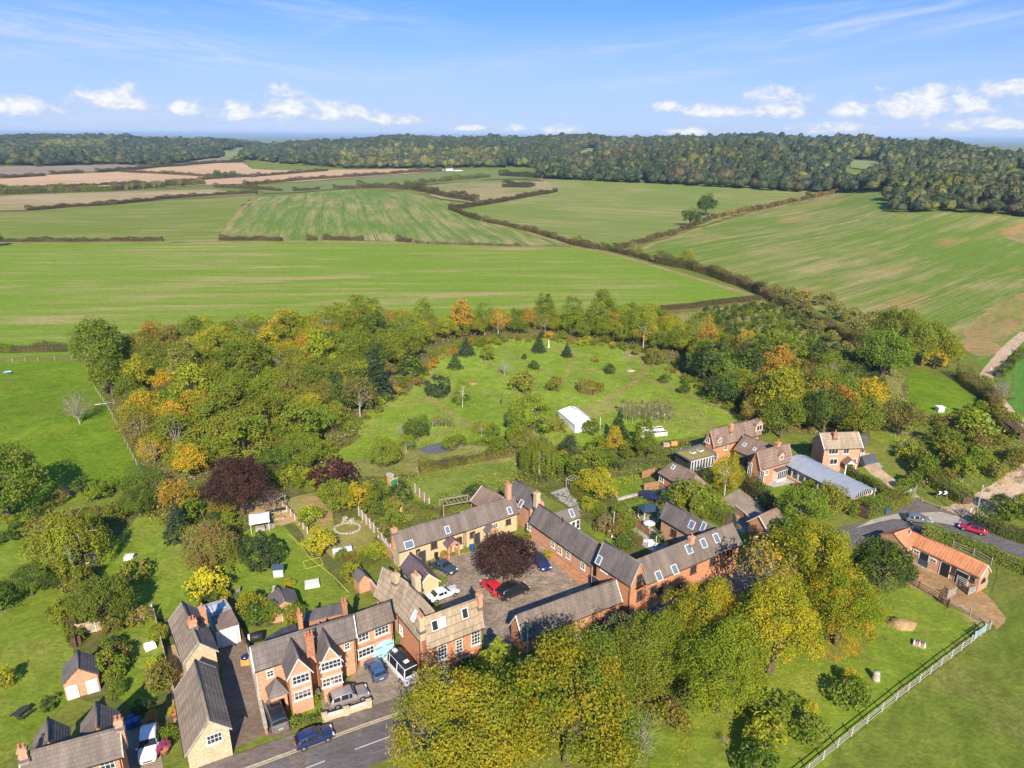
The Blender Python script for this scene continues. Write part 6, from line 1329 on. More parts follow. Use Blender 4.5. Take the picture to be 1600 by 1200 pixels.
for q, (poly, st, w_) in enumerate((([(120, 800), (165, 800), (160, 850), (150, 905), (175, 965), (250, 970), (255, 985), (120, 1000), (115, 900)], 3.6, 'left of the first lawn'), ([(250, 800), (345, 790), (380, 830), (350, 850), (342, 900), (330, 960), (315, 910), (290, 850)], 3.4, 'between the two lawns'),
    ([(440, 750), (500, 745), (520, 765), (480, 770), (445, 772)], 3.2, 'at the head of the dry lawn'), ([(575, 765), (605, 760), (605, 800), (640, 820), (610, 850), (570, 810)], 3.2, 'behind the grey panel fence'), ([(520, 875), (570, 868), (600, 850), (612, 862), (570, 895), (545, 925)], 3.0, 'beside the cold frame'),
    ([(385, 940), (470, 955), (520, 945), (545, 935), (540, 950), (470, 972), (400, 990), (380, 970)], 3.0, 'behind the gabled house'), ([(160, 985), (200, 975), (195, 1020), (190, 1100), (165, 1110)], 3.0, 'in the border of the walled lawn'), ([(235, 970), (250, 980), (268, 1080), (255, 1095), (240, 1040)], 3.0, 'on the right border of the walled lawn'),
    ([(645, 800), (735, 790), (720, 800), (660, 818)], 2.6, 'behind the ochre cottage'), ([(1205, 790), (1250, 770), (1330, 790), (1340, 815), (1290, 812), (1240, 800)], 3.6, 'between the patio lawn and the lane'), ([(1100, 768), (1140, 745), (1165, 752), (1150, 762), (1125, 776)], 2.8, 'on the upper side of the gravel drive'),
    ([(1030, 785), (1060, 778), (1120, 812), (1140, 815), (1145, 825), (1120, 824)], 3.0, 'behind the garden range'), ([(1380, 770), (1430, 740), (1460, 750), (1440, 772), (1420, 770)], 3.2, 'left of the chevron sign'), ([(0, 820), (60, 790), (100, 780), (70, 830), (0, 870)], 3.8, 'under the cedar at the left edge'), ([(90, 900), (125, 890), (130, 980), (105, 990)], 3.6, 'between the left lawns'))):
    wood(poly, st, .9, 2.0, BP, w_, ['shrub', 'small', 'shrub'], 60 + q)
def cover(name, poly_px, n, cols, seed, size=.3, h=.35):
    poly = [tuple(G(*p)[:2]) for p in poly_px]; r = np.random.default_rng(seed); x0, x1 = min(p[0] for p in poly), max(p[0] for p in poly); y0, y1 = min(p[1] for p in poly), max(p[1] for p in poly)
    X = r.uniform(x0, x1, n); Y = r.uniform(y0, y1, n); ins = np.zeros(n, bool); m = len(poly)
    for i in range(m):
        ax, ay = poly[i]; bx, by = poly[(i + 1) % m]; ins ^= ((ay > Y) != (by > Y)) & (X < (bx - ax) * (Y - ay) / (by - ay + 1e-12) + ax)
    cl = np.sin(X * .9 + seed) * np.cos(Y * .8) + np.sin(X * .31 - Y * .4); ins &= (cl + r.normal(0, .6, n)) > 0; X, Y = X[ins], Y[ins]; k = len(X); hh = h * r.uniform(.1, 1, k) * (1 + np.clip(cl[ins], 0, 1.5))
    C = np.stack([X, Y, terr(X, Y) + hh + .05], -1); N = unit(r, k) * .7 + np.array([0, -.2, .9]); N /= np.linalg.norm(N, axis=1, keepdims=True)
    ci = (np.floor(X / 1.7) * 7 + np.floor(Y / 2.1) * 13 + (r.uniform(size=k) < .3) * r.integers(0, 9, k)).astype(int) % len(cols); T = np.array(cols)[ci]
    tag(link(name, cards_mesh(name, leaf_cards(C, N, size, .6, r), np.stack([np.zeros(k), r.uniform(size=k), np.zeros(k)], -1), M['leaf_far'], T)), kind='stuff')
cover('undergrowth', [(108, 560), (140, 552), (600, 524), (880, 506), (990, 489), (1060, 540), (1000, 545), (860, 528), (720, 532), (660, 560), (640, 610), (520, 720), (460, 750), (232, 760), (150, 600)], 60000, [OL, BR, GR, DG, GY], 1, .5, .9)
cover('undergrowth', [(1000, 500), (1190, 470), (1250, 478), (1340, 545), (1415, 590), (1425, 680), (1340, 690), (1180, 668), (1140, 650), (1080, 590), (1040, 550)], 42000, [OL, GY, GY, YG, BR, LG, (.42, .36, .16)], 2, .45, .45)
cover('garden_planting', [(240, 760), (440, 740), (480, 770), (600, 740), (640, 720), (820, 700), (960, 700), (1080, 690), (1110, 770), (1000, 880), (900, 800), (830, 760), (690, 805), (600, 860), (570, 870), (592, 832), (560, 812), (522, 822), (500, 768), (440, 782), (440, 820), (365, 835), (345, 900), (320, 930), (285, 850), (215, 805), (150, 850), (150, 960), (120, 850)], 52000, [GR, OL, DG, GR, LG, BR, YG], 3, .3, .45)
cover('rough_herbs', [(1400, 690), (1540, 680), (1640, 700), (1640, 745), (1560, 765), (1500, 790), (1470, 782), (1420, 745)], 16000, [OL, GY, GR, BR, LG], 4, .35, .6)
cover('verge_plants', [(1230, 830), (1340, 800), (1420, 775), (1430, 760), (1340, 790), (1250, 800), (1190, 840)], 9000, [OL, GR, LG, GR], 5, .3, .5)
cover('fallen_leaves', [(1270, 985), (1330, 985), (1350, 1020), (1300, 1035), (1265, 1015)], 5000, [OR, OR, GO, BR], 8, .17, .03)
cover('meadow_herbs', [(675, 560), (720, 540), (780, 531), (862, 527), (960, 540), (1025, 556), (1078, 590), (1145, 640), (1155, 655), (1080, 684), (960, 696), (880, 700), (800, 680), (700, 696), (600, 706), (520, 728), (498, 716), (556, 690), (575, 640), (640, 612), (662, 580)], 30000, [LG, YG, LG, GR, GY, OL], 9, .34, .25)
cover('paddock_tufts', [(0, 570), (138, 566), (152, 600), (215, 725), (228, 754), (150, 772), (60, 796), (0, 815)], 16000, [(.12, .20, .012), (.17, .23, .02), (.10, .17, .012), (.2, .22, .03)], 10, .3, .12)
cover('fallen_leaves', [(1000, 1230), (1060, 1130), (1120, 1060), (1250, 990), (1350, 955), (1400, 950), (1350, 1040), (1200, 1110), (1100, 1180)], 16000, [OR, GO, OL, BR, OL], 6, .16, .03)
print('woods', n1, n2, n3, n4, n5, n6, n7, n8, n9, n10, n11, n12, n13, n14, n15)
n2b = wood([(672, 560), (720, 538), (780, 528), (862, 524), (960, 536), (1030, 552), (1085, 588), (1150, 640), (1140, 650), (1072, 600), (1020, 562), (955, 546), (862, 534), (780, 540), (725, 548), (690, 566), (655, 606), (600, 640), (575, 660), (520, 720), (505, 716), (560, 650), (630, 605)], 3.6, .6, 1.7, ['green', 'olive', 'brown', 'dark green', 'yellow green', 'orange'], 'along the edge of the meadow', ['shrub', 'small', 'shrub'], 91)
for k in range(16):
    px, py = 975 + (k % 8) * 10 + (k // 8) * 4, 640 + (k // 8) * 10 + (k * 7 % 5)
    put('birch', px, py - 6, 6, GY, OL, 'slim pale stemmed birch in the thin row right of the marquee', 'slim birches right of the marquee', hs=1.5)
for k in range(7):
    put('birch', 676 + k * 5, 660 - (k % 3) * 2, 4.5, OL, GY, 'slim young tree in the row above the black tarpaulin', 'slim young trees above the tarpaulin', hs=1.35)
for k, (px, py) in enumerate(((1290, 470), (1310, 485), (1235, 462), (1255, 468), (1210, 458), (1340, 510), (1365, 500), (1330, 495), (1275, 510), (1300, 528), (1320, 545), (1345, 560), (1260, 492), (1238, 480), (1225, 470))):
    put('shrub', px, py, 15 - (k > 7) * 2, (.27, .23, .085), OL, 'grey brown thorn bush in the overgrown hedge below the right field', 'thorn bushes below the right field')

# --- hedges
def hedge(px, w, h, col, tint, label, leaf=None, dens=2.0, vary=.38, cat='hedge', name='hedge', world=None, skip=0.0):
    pts = [Vector(tuple(G(*p)[:2])) for p in px] if world is None else [Vector(p) for p in world]
    d = np.median([p.length for p in pts]); leaf = leaf or max(.26, d * .0013)
    seg = []; L = 0
    for a, b in zip(pts[:-1], pts[1:]): seg.append((a, b, L, (b - a).length)); L += (b - a).length
    r = np.random.default_rng(int(abs(px[0][0] * 7 + px[0][1])) + 3 if world is None else 5); n = int(L * (2 * h + w) / (leaf * leaf * .3) * dens * .5) + 20
    s = r.uniform(0, L, n); st = np.array([q[2] for q in seg]); i = np.clip(np.searchsorted(st, s, 'right') - 1, 0, len(seg) - 1)
    A = np.array([tuple(q[0]) for q in seg]); D = np.array([tuple((q[1] - q[0]).normalized()) for q in seg]); base = A[i] + D[i] * (s - st[i])[:, None]; nrm = np.stack([D[i][:, 1], -D[i][:, 0]], -1)
    hv = h * (1 + vary * np.sin(s / (2.6 * h) + 1) * np.cos(s / (1.1 * h)) + r.normal(0, vary * .3, n) + vary * .5 * np.sin(s / (4.3 * h) + 2)); wv = w * (1 + vary * .6 * np.sin(s / (1.7 * w + .5)))
    u = r.uniform(0, 2 * h + w, n); side = np.where(u < h, -1, np.where(u > h + w, 1, 0)); lat = np.where(side == 0, (u - h) / w - .5, side * .5) * wv; hz = np.where(side == 0, hv * r.uniform(.9, 1.04, n), hv * r.uniform(.03, 1, n))
    C = np.stack([base[:, 0] + nrm[:, 0] * lat, base[:, 1] + nrm[:, 1] * lat, hz], -1) + r.normal(0, leaf * .3, (n, 3)); C[:, 2] = np.maximum(C[:, 2], .05)
    N = np.stack([nrm[:, 0] * side * .9, nrm[:, 1] * side * .9, np.where(side == 0, 1.0, .35)], -1) + unit(r, n) * .7; N /= np.linalg.norm(N, axis=1, keepdims=True)
    z0 = terr(C[:, 0], C[:, 1]); C[:, 2] += z0
    cl = np.floor(s / (h * 1.3)).astype(int); rc = r.uniform(size=cl.max() + 2)[cl]
    o = thing(name, (0, 0, 0), 0, label, cat)
    c = link('foliage', cards_mesh('foliage', leaf_cards(C, N, leaf, .62, r), np.stack([rc, r.uniform(size=n), np.zeros(n)], -1), M['leaf']), o); c.color = (*col, 1); c['tint'] = list(tint)
    mb = MB()
    for a, b, _, ln in seg:
        m_ = max(1, int(ln / 12))
        for k in range(m_):
            p, q = a.lerp(b, k / m_), a.lerp(b, (k + 1) / m_); dd = (b - a).normalized(); nn = Vector((dd.y, -dd.x)) * w * .36; z1, z2 = float(terr(p.x, p.y)), float(terr(q.x, q.y))
            lo = [(p.x - nn.x, p.y - nn.y, z1 - .3), (q.x - nn.x, q.y - nn.y, z2 - .3), (q.x + nn.x, q.y + nn.y, z2 - .3), (p.x + nn.x, p.y + nn.y, z1 - .3)]
            mb.hexa(lo, [(v[0] * 1, v[1] * 1, v[2] + .3 + h * .74) for v in lo])
    link('branches', mb.mesh('branches', M['wood_dark']), o); return o
HB = (.145, .11, .045); HO = (.14, .14, .035)
hedge([(-60, 550), (20, 551), (110, 548)], 2.2, 2.4, HO, GR, 'dark field hedge behind the left paddock')
hedge([(-60, 378), (100, 378), (255, 377)], 2.6, 2.0, HB, HO, 'long clipped hedge along the left of the near field')
hedge([(343, 376), (400, 376), (441, 377)], 3, 2.4, HB, HO, 'short hedge left of the gap between near and striped field')
hedge([(480, 376), (495, 376)], 3, 2.2, HB, HO, 'shortest hedge stub between near and striped field'); hedge([(505, 375), (568, 376)], 3, 2.4, HB, HO, 'dark hedge piece in the middle between near and striped field')
hedge([(620, 377), (643, 379)], 3, 2.4, HB, HO, 'small dark hedge stub below the striped field'); hedge([(645, 380), (700, 382), (760, 384), (815, 385)], 2, 1.4, HO, GY, 'ragged low hedge below the right end of the striped field', vary=.6)
hedge([(703, 327), (740, 342), (752, 345)], 3.4, 2.8, HB, HO, 'hedge at the sharp bend beside the striped field'); hedge([(757, 346), (800, 355), (850, 368), (900, 384), (935, 389)], 3.4, 2.8, HB, BR, 'dark hedge running down from the bend to the field corner')
hedge([(938, 390), (955, 391), (975, 397), (1000, 403), (1025, 409)], 3.0, 2.6, HO, BR, 'bushy hedge from the field corner towards the bright tree'); hedge([(1028, 411), (1075, 420), (1120, 434), (1160, 447), (1192, 462)], 4.2, 4.2, HO, BR, 'tall brown hedge at the right end of the near field', vary=.35)
hedge([(960, 390), (1000, 380), (1050, 366), (1085, 353), (1110, 343)], 3.2, 2.4, HB, BR, 'brown hedge climbing from the field corner to the two oaks'); hedge([(1112, 342), (1160, 331), (1230, 317), (1308, 300)], 3.2, 2.6, HB, OR, 'reddish hedge from the two oaks up to the far wood')
hedge([(704, 327), (750, 320), (810, 309), (870, 299)], 3.6, 2.8, HB, HO, 'hedge between the mixed field and the middle field'); hedge([(558, 293), (600, 293), (645, 295), (690, 306), (745, 316)], 6, 5, HO, HB, 'overgrown hedge above the striped field', vary=.5)
hedge([(635, 292), (660, 287), (700, 283), (765, 277)], 6, 4.5, HO, GR, 'bushy hedge leading to the far barn', vary=.5); hedge([(458, 299), (500, 297)], 4, 3, HB, HO, 'short hedge at the top left of the striped field'); hedge([(520, 295), (555, 294)], 4, 3, HB, HO, 'very short hedge above the striped field')
hedge([(42, 330), (100, 325), (180, 320), (262, 311), (330, 306), (402, 302)], 4, 3, HB, HO, 'long hedge between the two stubble fields on the left'); hedge([(0, 303), (80, 300), (180, 297), (260, 291), (320, 288)], 8, 6, HO, GR, 'thick dark hedgerow below the ploughed field', vary=.4)
hedge([(335, 292), (380, 294), (440, 299)], 4, 3.2, HB, HO, 'hedge below the small green field'); hedge([(380, 289), (470, 282), (560, 276), (650, 269), (690, 267)], 5, 3.6, HB, HO, 'long dark hedge under the far ploughed field'); hedge([(400, 276), (450, 272), (512, 267)], 5, 3.5, HB, HO, 'dark hedge crossing the far ploughed field')
hedge([(150, 269), (230, 263), (300, 258), (380, 252)], 6, 4, DG, HB, 'dark hedge between ploughed and grey fields'); hedge([(190, 269), (260, 272), (330, 276), (400, 277)], 6, 3.5, HB, HO, 'thin hedge above the three round trees'); hedge([(0, 279), (70, 275)], 6, 4, HB, HO, 'hedge stub at the left edge of the ploughed field'); hedge([(78, 273), (130, 270)], 6, 4, HB, GR, 'short hedge in the left part of the ploughed field')
hedge([(260, 286), (330, 280), (400, 276)], 6, 3, HB, HO, 'hedge crossing the ploughed field left of the single tree'); hedge([(0, 295), (100, 292), (228, 286)], 6, 2.6, HB, HO, 'low hedge in the ploughed field above the thick hedgerow'); hedge([(788, 292), (832, 292)], 18, 4.5, HB, DG, 'dark thicket in the middle of the mixed field', cat='thicket', name='thicket'); hedge([(785, 274), (850, 277)], 14, 5, DG, HO, 'dark copse strip left of the oak wood', cat='thicket', name='thicket')
hedge([(968, 493), (1010, 487), (1080, 481), (1130, 474), (1188, 468)], 1.6, 1.8, HB, HO, 'square clipped brown hedge behind the young plantation', vary=.05); hedge([(1080, 798), (1110, 806), (1140, 822)], 2.6, 2.6, GR, LG, 'clipped green hedge beside the garden range', vary=.06, leaf=.22)
hedge([(1055, 772), (1085, 790)], 2.4, 2.2, GR, LG, 'clipped green hedge behind the garden range bushes', vary=.08, leaf=.22)
hedge([(1165, 765), (1195, 785), (1205, 800)], 1.8, 2.2, HO, GR, 'mixed hedge between gravel drive and patio lawn'); hedge([(1250, 735), (1290, 757), (1330, 785)], 2.0, 2.0, GR, OL, 'hedge along the front of the curved roof studio')
hedge([(1268, 702), (1310, 730), (1345, 752), (1385, 778)], 1.6, 1.8, GR, LG, 'hedge between the curved roof studio and the detached house'); hedge([(1345, 808), (1380, 793), (1415, 780)], 2.6, 2.2, GR, OL, 'tall roadside hedge behind the blue bin', vary=.3)
hedge([(1438, 838), (1480, 846), (1530, 864), (1600, 895), (1660, 925)], 2.2, 1.7, GR, LG, 'long green hedge between the stables and the lane', vary=.3); hedge([(1440, 742), (1480, 770), (1510, 788)], 2.5, 2.0, OL, GR, 'rough hedge behind the chevron sign')
hedge([(1520, 815), (1560, 832), (1620, 852)], 2.4, 1.8, GR, DG, 'hedge bank on the far side of the lane'); hedge([(895, 770), (925, 795), (960, 825), (1000, 852)], 1.4, 1.6, GR, OL, 'garden hedge between the two back gardens', leaf=.2)
hedge([(905, 607), (920, 603), (938, 606), (940, 612), (925, 617), (908, 614), (904, 608)], 1.3, 1.7, OL, BR, 'round clipped hedge ring in the meadow', leaf=.28); hedge([(210, 765), (245, 775), (255, 795)], 3.0, 3.2, GR, DG, 'dark laurel hedge at the top of the left lawn', leaf=.26)
hedge([(105, 955), (118, 1000), (120, 1010)], 1.6, 1.8, GR, OL, 'rough hedge left of the walled lawn'); hedge([(655, 738), (700, 728), (760, 718), (800, 712)], 1.8, 1.5, OL, HO, 'rough hedge along the top of the back lawn', vary=.5)
hedge([(640, 800), (690, 805), (735, 790)], 1.6, 1.4, GR, LG, 'leafy hedge behind the ochre cottage', vary=.4); hedge([(1345, 905), (1330, 960), (1290, 1000)], 1.2, .9, OL, YG, 'low undergrowth hedge below the yellow trees', vary=.5)
hedge([(1500, 590), (1545, 625), (1560, 660), (1600, 690)], 3, 2.4, BR, OL, 'brown overgrown hedge along the dirt track', vary=.5); hedge([(1560, 590), (1580, 570), (1600, 552)], 2, 1.6, GR, DG, 'dark hedge right of the dirt track'); hedge([(1195, 466), (1230, 480), (1290, 510), (1340, 550), (1380, 585)], 3.4, 3.0, HO, BR, 'overgrown hedge running down beside the plantation', vary=.5)
hedge([(560, 890), (585, 870), (612, 850)], 1.0, 1.2, LG, GR, 'ivy hedge along the garden wall left of the ochre cottage', leaf=.2); hedge([(455, 1142), (505, 1124)], 1.0, .8, GR, LG, 'low hedge along the pavement in front of the gabled house', leaf=.18); hedge([(700, 1062), (740, 1046), (770, 1035)], 1.2, 1.5, DG, GR, 'dark shrub border below the corner house', leaf=.22)

# --- the far woods: one mass each, thousands of crowns
def base_blob(nc, seed):
    """lumpy crown: a knobbly closed shell with loose leaf clumps standing off it; returns triangles (n,3,3)"""
    r = np.random.default_rng(seed); t = (1 + 5 ** .5) / 2
    v = [(-1, t, 0), (1, t, 0), (-1, -t, 0), (1, -t, 0), (0, -1, t), (0, 1, t), (0, -1, -t), (0, 1, -t), (t, 0, -1), (t, 0, 1), (-t, 0, -1), (-t, 0, 1)]
    f = [(0, 11, 5), (0, 5, 1), (0, 1, 7), (0, 7, 10), (0, 10, 11), (1, 5, 9), (5, 11, 4), (11, 10, 2), (10, 7, 6), (7, 1, 8), (3, 9, 4), (3, 4, 2), (3, 2, 6), (3, 6, 8), (3, 8, 9), (4, 9, 5), (2, 4, 11), (6, 2, 10), (8, 6, 7), (9, 8, 1)]
    v = np.array(v, float); v /= np.linalg.norm(v, axis=1, keepdims=True); T = v[np.array(f)]
    m = lambda a, b: (a + b) / np.linalg.norm(a + b, axis=-1, keepdims=True)
    a, b, c = T[:, 0], T[:, 1], T[:, 2]; ab, bc, ca = m(a, b), m(b, c), m(c, a)
    T = np.concatenate([np.stack(q, 1) for q in ((a, ab, ca), (ab, b, bc), (ca, bc, c), (ab, bc, ca))])
    k = unit(r, 9); w = 1 - .55 * np.clip(1 - 1.6 * np.min(np.linalg.norm(T[:, :, None] - k[None, None], axis=-1), -1), -.6, 1)
    T = T * (1.12 - .4 * (w[..., None] - .7)) * .86; T = T[T[:, :, 2].mean(1) > -.55]
    d = unit(r, nc * 3); d = d[d[:, 2] > -.2][:nc]; N = d + unit(r, len(d)) * .5; N /= np.linalg.norm(N, axis=1, keepdims=True); Q = leaf_cards(d * r.uniform(.82, 1.08, (len(d), 1)), N, .42, .7, r)
    return np.concatenate([T, Q[:, [0, 1, 2]], Q[:, [0, 2, 3]]])
BL = {n: [base_blob(n, s) for s in range(5)] for n in (52, 26, 8)}
cl = [0.0]
def colz(px, py, r):
    """crown colour by where in the woods the tree stands"""
    dk, md, ol, yg, br = (.046, .066, .032), (.062, .086, .034), (.095, .104, .036), (.165, .165, .04), (.115, .09, .042)
    w = [.46, .34, .15, .03, .02]
    if 70 < px < 168 and 220 < py < 232: w = [.0, .0, .1, .9, 0]
    elif 530 < px < 775 and 236 < py < 262: w = [.02, .18, .3, .48, .02]
    elif 915 < px < 1060 and 222 < py < 262: w = [.22, .30, .2, .04, .24]
    elif 1060 < px < 1190: w = [.32, .38, .22, .04, .04]
    elif 1340 < px < 1650 and py > 258: w = [.12, .34, .36, .14, .04]
    elif 1320 < px < 1600: w = [.3, .35, .25, .08, .02]
    elif px < 520 and py < 250: w = [.55, .3, .12, .02, .01]
    
    w = np.array(w); ph = cl[0]                                          # neighbours share a kind: drift the odds over the ground
    w = w * np.exp(1.9 * np.array([math.sin(ph), math.sin(ph * 1.3 + 2), math.sin(ph * .8 + 4), 1.4 * math.sin(ph * 1.1 + 1), 1.2 * math.sin(ph * .9 + 3)])); w = w / w.sum()
    return np.array((dk, md, ol, yg, br)[r.choice(5, p=w)]) * r.uniform(.85, 1.2)
HOLES = [[(338, 244), (370, 229), (388, 231), (368, 249)], [(1322, 268), (1328, 248), (1385, 252), (1362, 268)], [(1312, 284), (1318, 265), (1356, 274), (1348, 284)], [(900, 250), (904, 234), (936, 230), (928, 242)], [(1540, 275), (1600, 262), (1620, 275), (1600, 280)]]
def far_wood(name, front, depth, seed, spacing=10.0, rr=(5.0, 9.0), hh=(9, 18), label='', step_out=1.0):
    """trees from a front line (picture points on the ground) outwards for some distance"""
    fr = [G(*p) for p in front]; azs = np.array([math.atan2(p.x, p.y) for p in fr]); ds = np.array([math.hypot(p.x, p.y) for p in fr]); o_ = np.argsort(azs); azs, ds = azs[o_], ds[o_]
    r = np.random.default_rng(seed); Q = []; T = []; Vr = []; d = ds.min(); cnt = 0
    while d < ds.max() + depth:
        sp = spacing * max(1.0, (d / 1100) ** .75); na = max(1, int((azs[-1] - azs[0]) * d / sp))
        for k in range(na):
            az = azs[0] + (azs[-1] - azs[0]) * (k + r.uniform(-.4, 1.4)) / na; dd = d + r.uniform(-.5, .5) * sp; df = np.interp(az, azs, ds)
            if dd < df or dd > df + depth: continue
            x, y = dd * math.sin(az), dd * math.cos(az); z = float(terr(x, y)); px, py = proj(x, y, z); px, py = float(px), float(py)
            if px < -40 or px > 1640: continue
            if any(inside(h, px, py) or inside(h, px, py - 8) for h in HOLES): continue
            e = min(1.0, .62 + (dd - df) / 60.0); sc = sp / spacing; R_ = r.uniform(*rr) * sc * .95; H = r.uniform(*hh) * e * (1.35 if r.uniform() < .06 else 1.0)
            cl[0] = 5 * math.sin(x / 47 + math.sin(y / 38)) * math.cos(y / 61) + 2 * math.sin(x / 19 - y / 23); qq = BL[52 if d < 1000 else 26 if d < 1500 else 8][int(r.integers(5))]; a = r.uniform(0, 6.28); ax_ = r.uniform(.75, 1.25); c, s_ = math.cos(a), math.sin(a)
            V = qq.copy(); vx = (V[..., 0] * c - V[..., 1] * s_) * R_; vy = (V[..., 0] * s_ + V[..., 1] * c) * R_; vx *= ax_; vy *= 2 - ax_; vz = V[..., 2] * H * .48 + z + H * .55
            Q.append(np.stack([x + vx, y + vy, vz], -1)); n = len(V); T.append(np.tile(colz(px, py - 6, r), (n, 1))); Vr.append(np.stack([np.full(n, r.uniform()), r.uniform(size=n), np.zeros(n)], -1)); cnt += 1
        d += sp * .86
    o = link(name, cards_mesh(name, np.concatenate(Q), np.concatenate(Vr), M['leaf_far'], np.concatenate(T))); tag(o, kind='stuff'); print(name, cnt, sum(len(q) for q in Q)); return o
far_wood('far_woodland', [(-60, 259), (0, 258), (60, 261), (120, 258), (165, 256), (205, 258), (260, 258), (300, 252), (345, 246), (372, 232), (400, 226)], 1500, 1)
far_wood('far_woodland', [(366, 250), (400, 250), (455, 256), (500, 259), (540, 263), (600, 263), (700, 263), (760, 262), (830, 262), (880, 264)], 1500, 2)
far_wood('far_woodland', [(845, 280), (900, 281), (960, 285), (1050, 289), (1130, 294), (1200, 298), (1240, 300), (1290, 301), (1330, 300), (1392, 300)], 1300, 3)
far_wood('far_woodland', [(1384, 318), (1390, 332), (1430, 335), (1490, 331), (1540, 332), (1600, 338), (1680, 344)], 1100, 4, spacing=8.5, rr=(4, 6), hh=(8, 14))
# ------------------------------------------------------------------ vehicles
CARS = {}
def car_proto(kind):
    hatch = dict(L=4.1, W=1.76, st=[(0, .62, .66, .84), (.025, .90, .96, .93), (.10, .96, 1.34, 1), (.28, .95, 1.47, 1), (.48, .93, 1.48, 1), (.56, .92, 1.42, 1), (.72, .90, .95, 1), (.90, .80, .84, .96), (.975, .62, .66, .88), (1, .48, .5, .78)], glass=(1, 2, 6, (2, 3, 4)))
    suv = dict(L=4.6, W=1.9, st=[(0, .70, .74, .86), (.02, 1.0, 1.06, .95), (.09, 1.08, 1.52, 1), (.28, 1.06, 1.68, 1), (.48, 1.04, 1.68, 1), (.57, 1.03, 1.58, 1), (.71, 1.02, 1.07, 1), (.90, .96, 1.0, .97), (.98, .74, .78, .9), (1, .5, .55, .8)], glass=(1, 2, 6, (2, 3, 4)))
    saloon = dict(L=4.7, W=1.82, st=[(0, .66, .7, .84), (.03, .90, .94, .92), (.13, .96, 1.0, .98), (.27, .95, 1.36, 1), (.45, .93, 1.43, 1), (.56, .92, 1.36, 1), (.70, .90, .94, 1), (.90, .80, .83, .96), (.98, .62, .66, .88), (1, .46, .5, .78)], glass=(2, 3, 6, (3, 4)))
    mpv = dict(L=4.8, W=1.9, st=[(0, .8, .85, .9), (.015, 1.05, 1.2, .96), (.05, 1.08, 1.72, 1), (.30, 1.06, 1.88, 1), (.56, 1.04, 1.88, 1), (.66, 1.03, 1.75, 1), (.82, 1.02, 1.08, 1), (.93, .92, .96, .96), (.985, .7, .74, .9), (1, .5, .55, .82)], glass=(1, 2, 6, (2, 3, 4)))
    camper = dict(L=5.5, W=2.05, st=[(0, 1.0, 1.1, .97), (.008, 1.3, 1.4, .99), (.03, 1.36, 2.5, 1), (.35, 1.36, 2.58, 1), (.68, 1.34, 2.56, 1), (.76, 1.3, 2.4, 1), (.88, 1.2, 1.26, 1), (.96, 1.02, 1.08, .97), (.99, .75, .8, .92), (1, .5, .55, .86)], glass=(1, 2, 6, (2, 3, 4)))
    return dict(hatch=hatch, suv=suv, saloon=saloon, mpv=mpv, camper=camper)[kind]
